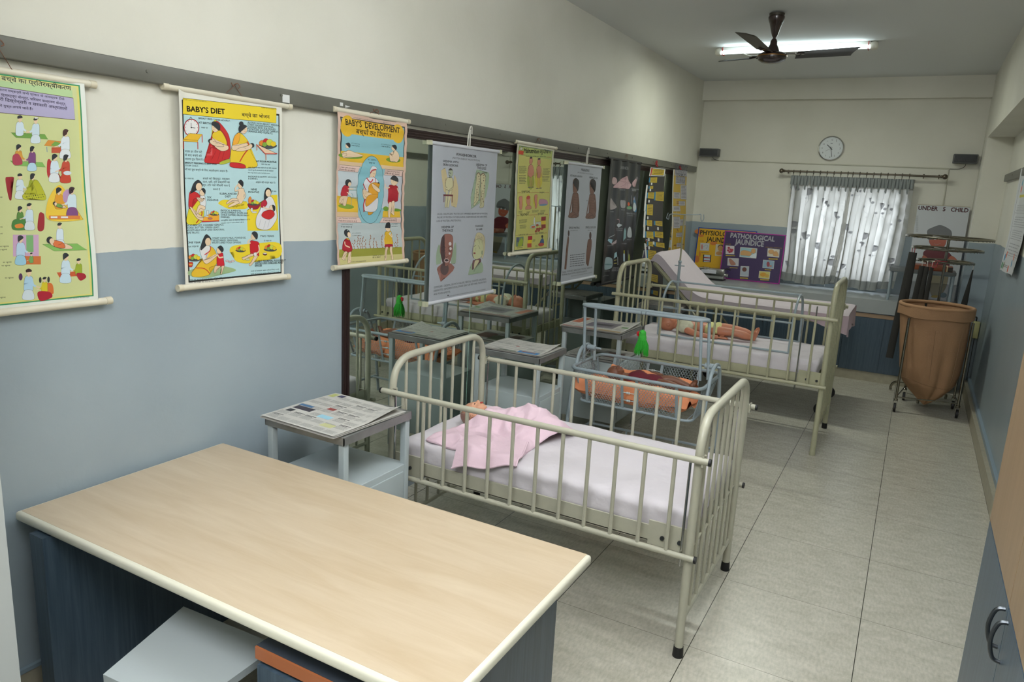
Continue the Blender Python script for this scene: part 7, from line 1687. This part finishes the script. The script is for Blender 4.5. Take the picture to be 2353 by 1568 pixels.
s.T('PATHOLOGICAL', 632, 600, 1352, 668, (206, 206, 212), .035, 1.15); s.T('JAUNDICE', 706, 708, 1172, 752, (206, 206, 212), .035, 1.25)
s.T('CAUSES', 552, 716, 640, 722, (196, 160, 50), .01); s.T('SIGN AND SYMPTOMS', 1205, 768, 1472, 788, (196, 160, 50), .01)
def photo(pts, bg): s.poly((206, 204, 200), pts, .0008); cx2 = sum(p[0] for p in pts) / 4; cy2 = sum(p[1] for p in pts) / 4; s.poly(bg, [(cx2 + (p[0] - cx2) * .92, cy2 + (p[1] - cy2) * .88) for p in pts]); return cx2, cy2
sk7 = (206, 158, 104)
x_, y_ = photo([(555, 732), (698, 742), (696, 878), (553, 872)], (204, 196, 200))
for dx, dy in ((-20, -34), (-30, 8), (10, -6), (38, 0), (-6, 34), (24, 24)): s.ell((166, 50, 70), x_ + dx, y_ + dy, 20, 18)
photo([(795, 758), (1074, 780), (1056, 948), (780, 922)], (150, 190, 200)); s.blob(sk7, [(805, 830), (860, 810), (940, 830), (980, 850), (960, 900), (860, 895), (800, 890)], .001); s.ell(sk7, 1010, 825, 38, 42, .001); s.blob((214, 222, 226), [(960, 900), (1050, 860), (1050, 935), (960, 925)], 0)
photo([(1243, 776), (1440, 798), (1430, 932), (1233, 912)], (214, 206, 190)); s.ell(sk7, 1300, 835, 46, 36, .001); s.blob(sk7, [(1330, 850), (1390, 830), (1420, 900), (1340, 900)], .001)
photo([(588, 934), (770, 944), (764, 1074), (582, 1060)], (190, 186, 190)); s.blob((170, 120, 100), [(610, 960), (650, 960), (720, 1040), (640, 1050)], .001)
photo([(1168, 964), (1354, 986), (1340, 1118), (1156, 1100)], (140, 168, 190)); s.ell((150, 70, 80), 1250, 1040, 26, 44); s.ell((176, 130, 110), 1290, 1070, 22, 16)
photo([(800, 1070), (940, 1076), (930, 1244), (788, 1236)], (170, 178, 190)); s.ell((110, 66, 60), 862, 1126, 36, 36, .001)
photo([(1104, 1148), (1286, 1162), (1272, 1284), (1092, 1266)], (200, 190, 110)); s.ell((206, 150, 50), 1170, 1210, 54, 34); s.ell((200, 160, 70), 1230, 1230, 36, 26)
for q in ((555, 890, 708, 908), (620, 1090, 750, 1108), (790, 1255, 918, 1280), (1258, 940, 1406, 966), (1195, 1120, 1300, 1142), (1120, 1282, 1262, 1306)): s.poly((196, 168, 40), [(q[0], q[1]), (q[2], q[1] + 8), (q[2], q[3]), (q[0], q[3] - 6)]); s.bars((110, 90, 40), q[0] + 20, q[1] + 8, q[2] - 20, q[3] - 4, 1, .5, .1, .05)
board('purple PATHOLOGICAL JAUNDICE board with shiny pink edge, standing left of the curtains', s, .458, 8.86, 8.92, .867, .697, .565, mat('pink_foil', (170, 50, 150), .25, .5))
s = Sheet(.48, .985, ((2109.5, 470.3), (2230.1, 476.3), (2192.3, 692.8), (2074.9, 680.7)))
uvrect(s, (190, 194, 198), 0, 0, 1, 1); s.o = (2080, 460, 8.711)
s.T('UNDER   5   CHILD', 262, 186, 1262, 240, (86, 28, 36), .03, 1.1)
s.bars((140, 144, 146), 215, 310, 265, 640, 16, .4, .1, 0)
s.blob((166, 84, 60), [(478, 800), (640, 740), (820, 760), (800, 900), (700, 960), (560, 950)], .0016); s.blob((104, 106, 108), [(448, 700), (450, 600), (560, 540), (700, 498), (830, 545), (925, 620), (928, 740), (860, 760), (820, 720), (640, 720), (480, 790)], .0016)
s.ln((150, 130, 120), [(575, 870), (640, 885), (715, 860)], .004); 
for x_ in (600, 740): s.ell((206, 206, 206), x_, 770, 26, 22, .001); s.ell(K, x_, 772, 9, 9)
s.blob((96, 24, 34), [(380, 1020), (520, 975), (780, 990), (930, 1110), (860, 1170), (850, 1400), (480, 1400), (470, 1180), (370, 1120)], .0014); s.blob((176, 96, 70), [(930, 1110), (1040, 1200), (940, 1230), (860, 1180)], .0014); s.blob((176, 96, 70), [(370, 1100), (330, 1200), (400, 1250), (470, 1180)], .0014)
s.blob((150, 142, 120), [(480, 1400), (840, 1400), (830, 1700), (700, 1900), (520, 1890)], .0014); s.ell((176, 150, 80), 600, 1925, 80, 26, .001); s.ell((120, 140, 150), 760, 1900, 70, 50, .001)
board('white UNDER 5 CHILD board with a drawn grey-haired child in a maroon shirt', s, 2.43, 8.93, 9.04, .867, .48, .985, None)

# ---- chart on the right-hand wall
s = Sheet(.76, .80, ((0, 1), (1, 1), (1, 0), (0, 0)))
uvrect(s, (196, 198, 200), 0, 0, 1, 1)
for v0, v1 in ((.16, .30), (.32, .42), (.44, .55), (.57, .66)):
    s.rect((120, 122, 126), .05, v0, .95, v0 + .004); s.bars((140, 142, 148), .08, v0 + .02, .9, v1, 4, .3, .2)
s.rect((196, 184, 50), .1, .72, .95, .745); s.rect((120, 122, 126), .04, .16, .045, .95)
for x_, y_, c_ in ((.04, .05, (60, 130, 90)), (.10, .05, (60, 130, 90)), (.16, .06, (200, 90, 60)), (.06, .13, (70, 140, 180)), (.10, .16, (210, 100, 60)), (.45, .04, (200, 90, 60)), (.55, .10, (70, 140, 180)), (.6, .16, (210, 100, 60)), (.7, .85, (210, 100, 60)), (.12, .86, (70, 150, 180)), (.12, .80, (206, 90, 66)), (.8, .05, (60, 130, 90))): s.ell(c_, x_, y_, .022, .035)
s.ln((90, 90, 94), [(.2, .05), (.42, .05)], .004); s.ln((90, 90, 94), [(.2, .065), (.42, .065)], .004)
t = thing('wall_chart', 'white printed chart with coloured beads pattern, curling off the right-hand wall', 'chart', (3.12, 6.7, 1.36))
s.build('sheet', (3.142, 7.10, 1.355), (0, -1, 0), (0, 0, 1), (-1, 0, 0), t, fn=lambda u, v: .01 + .03 * max(0, .25 - v) / .25 * (.5 + .5 * math.sin(u * 9)) + .02 * max(0, .08 - u) / .08, su=.03, sv=.03)
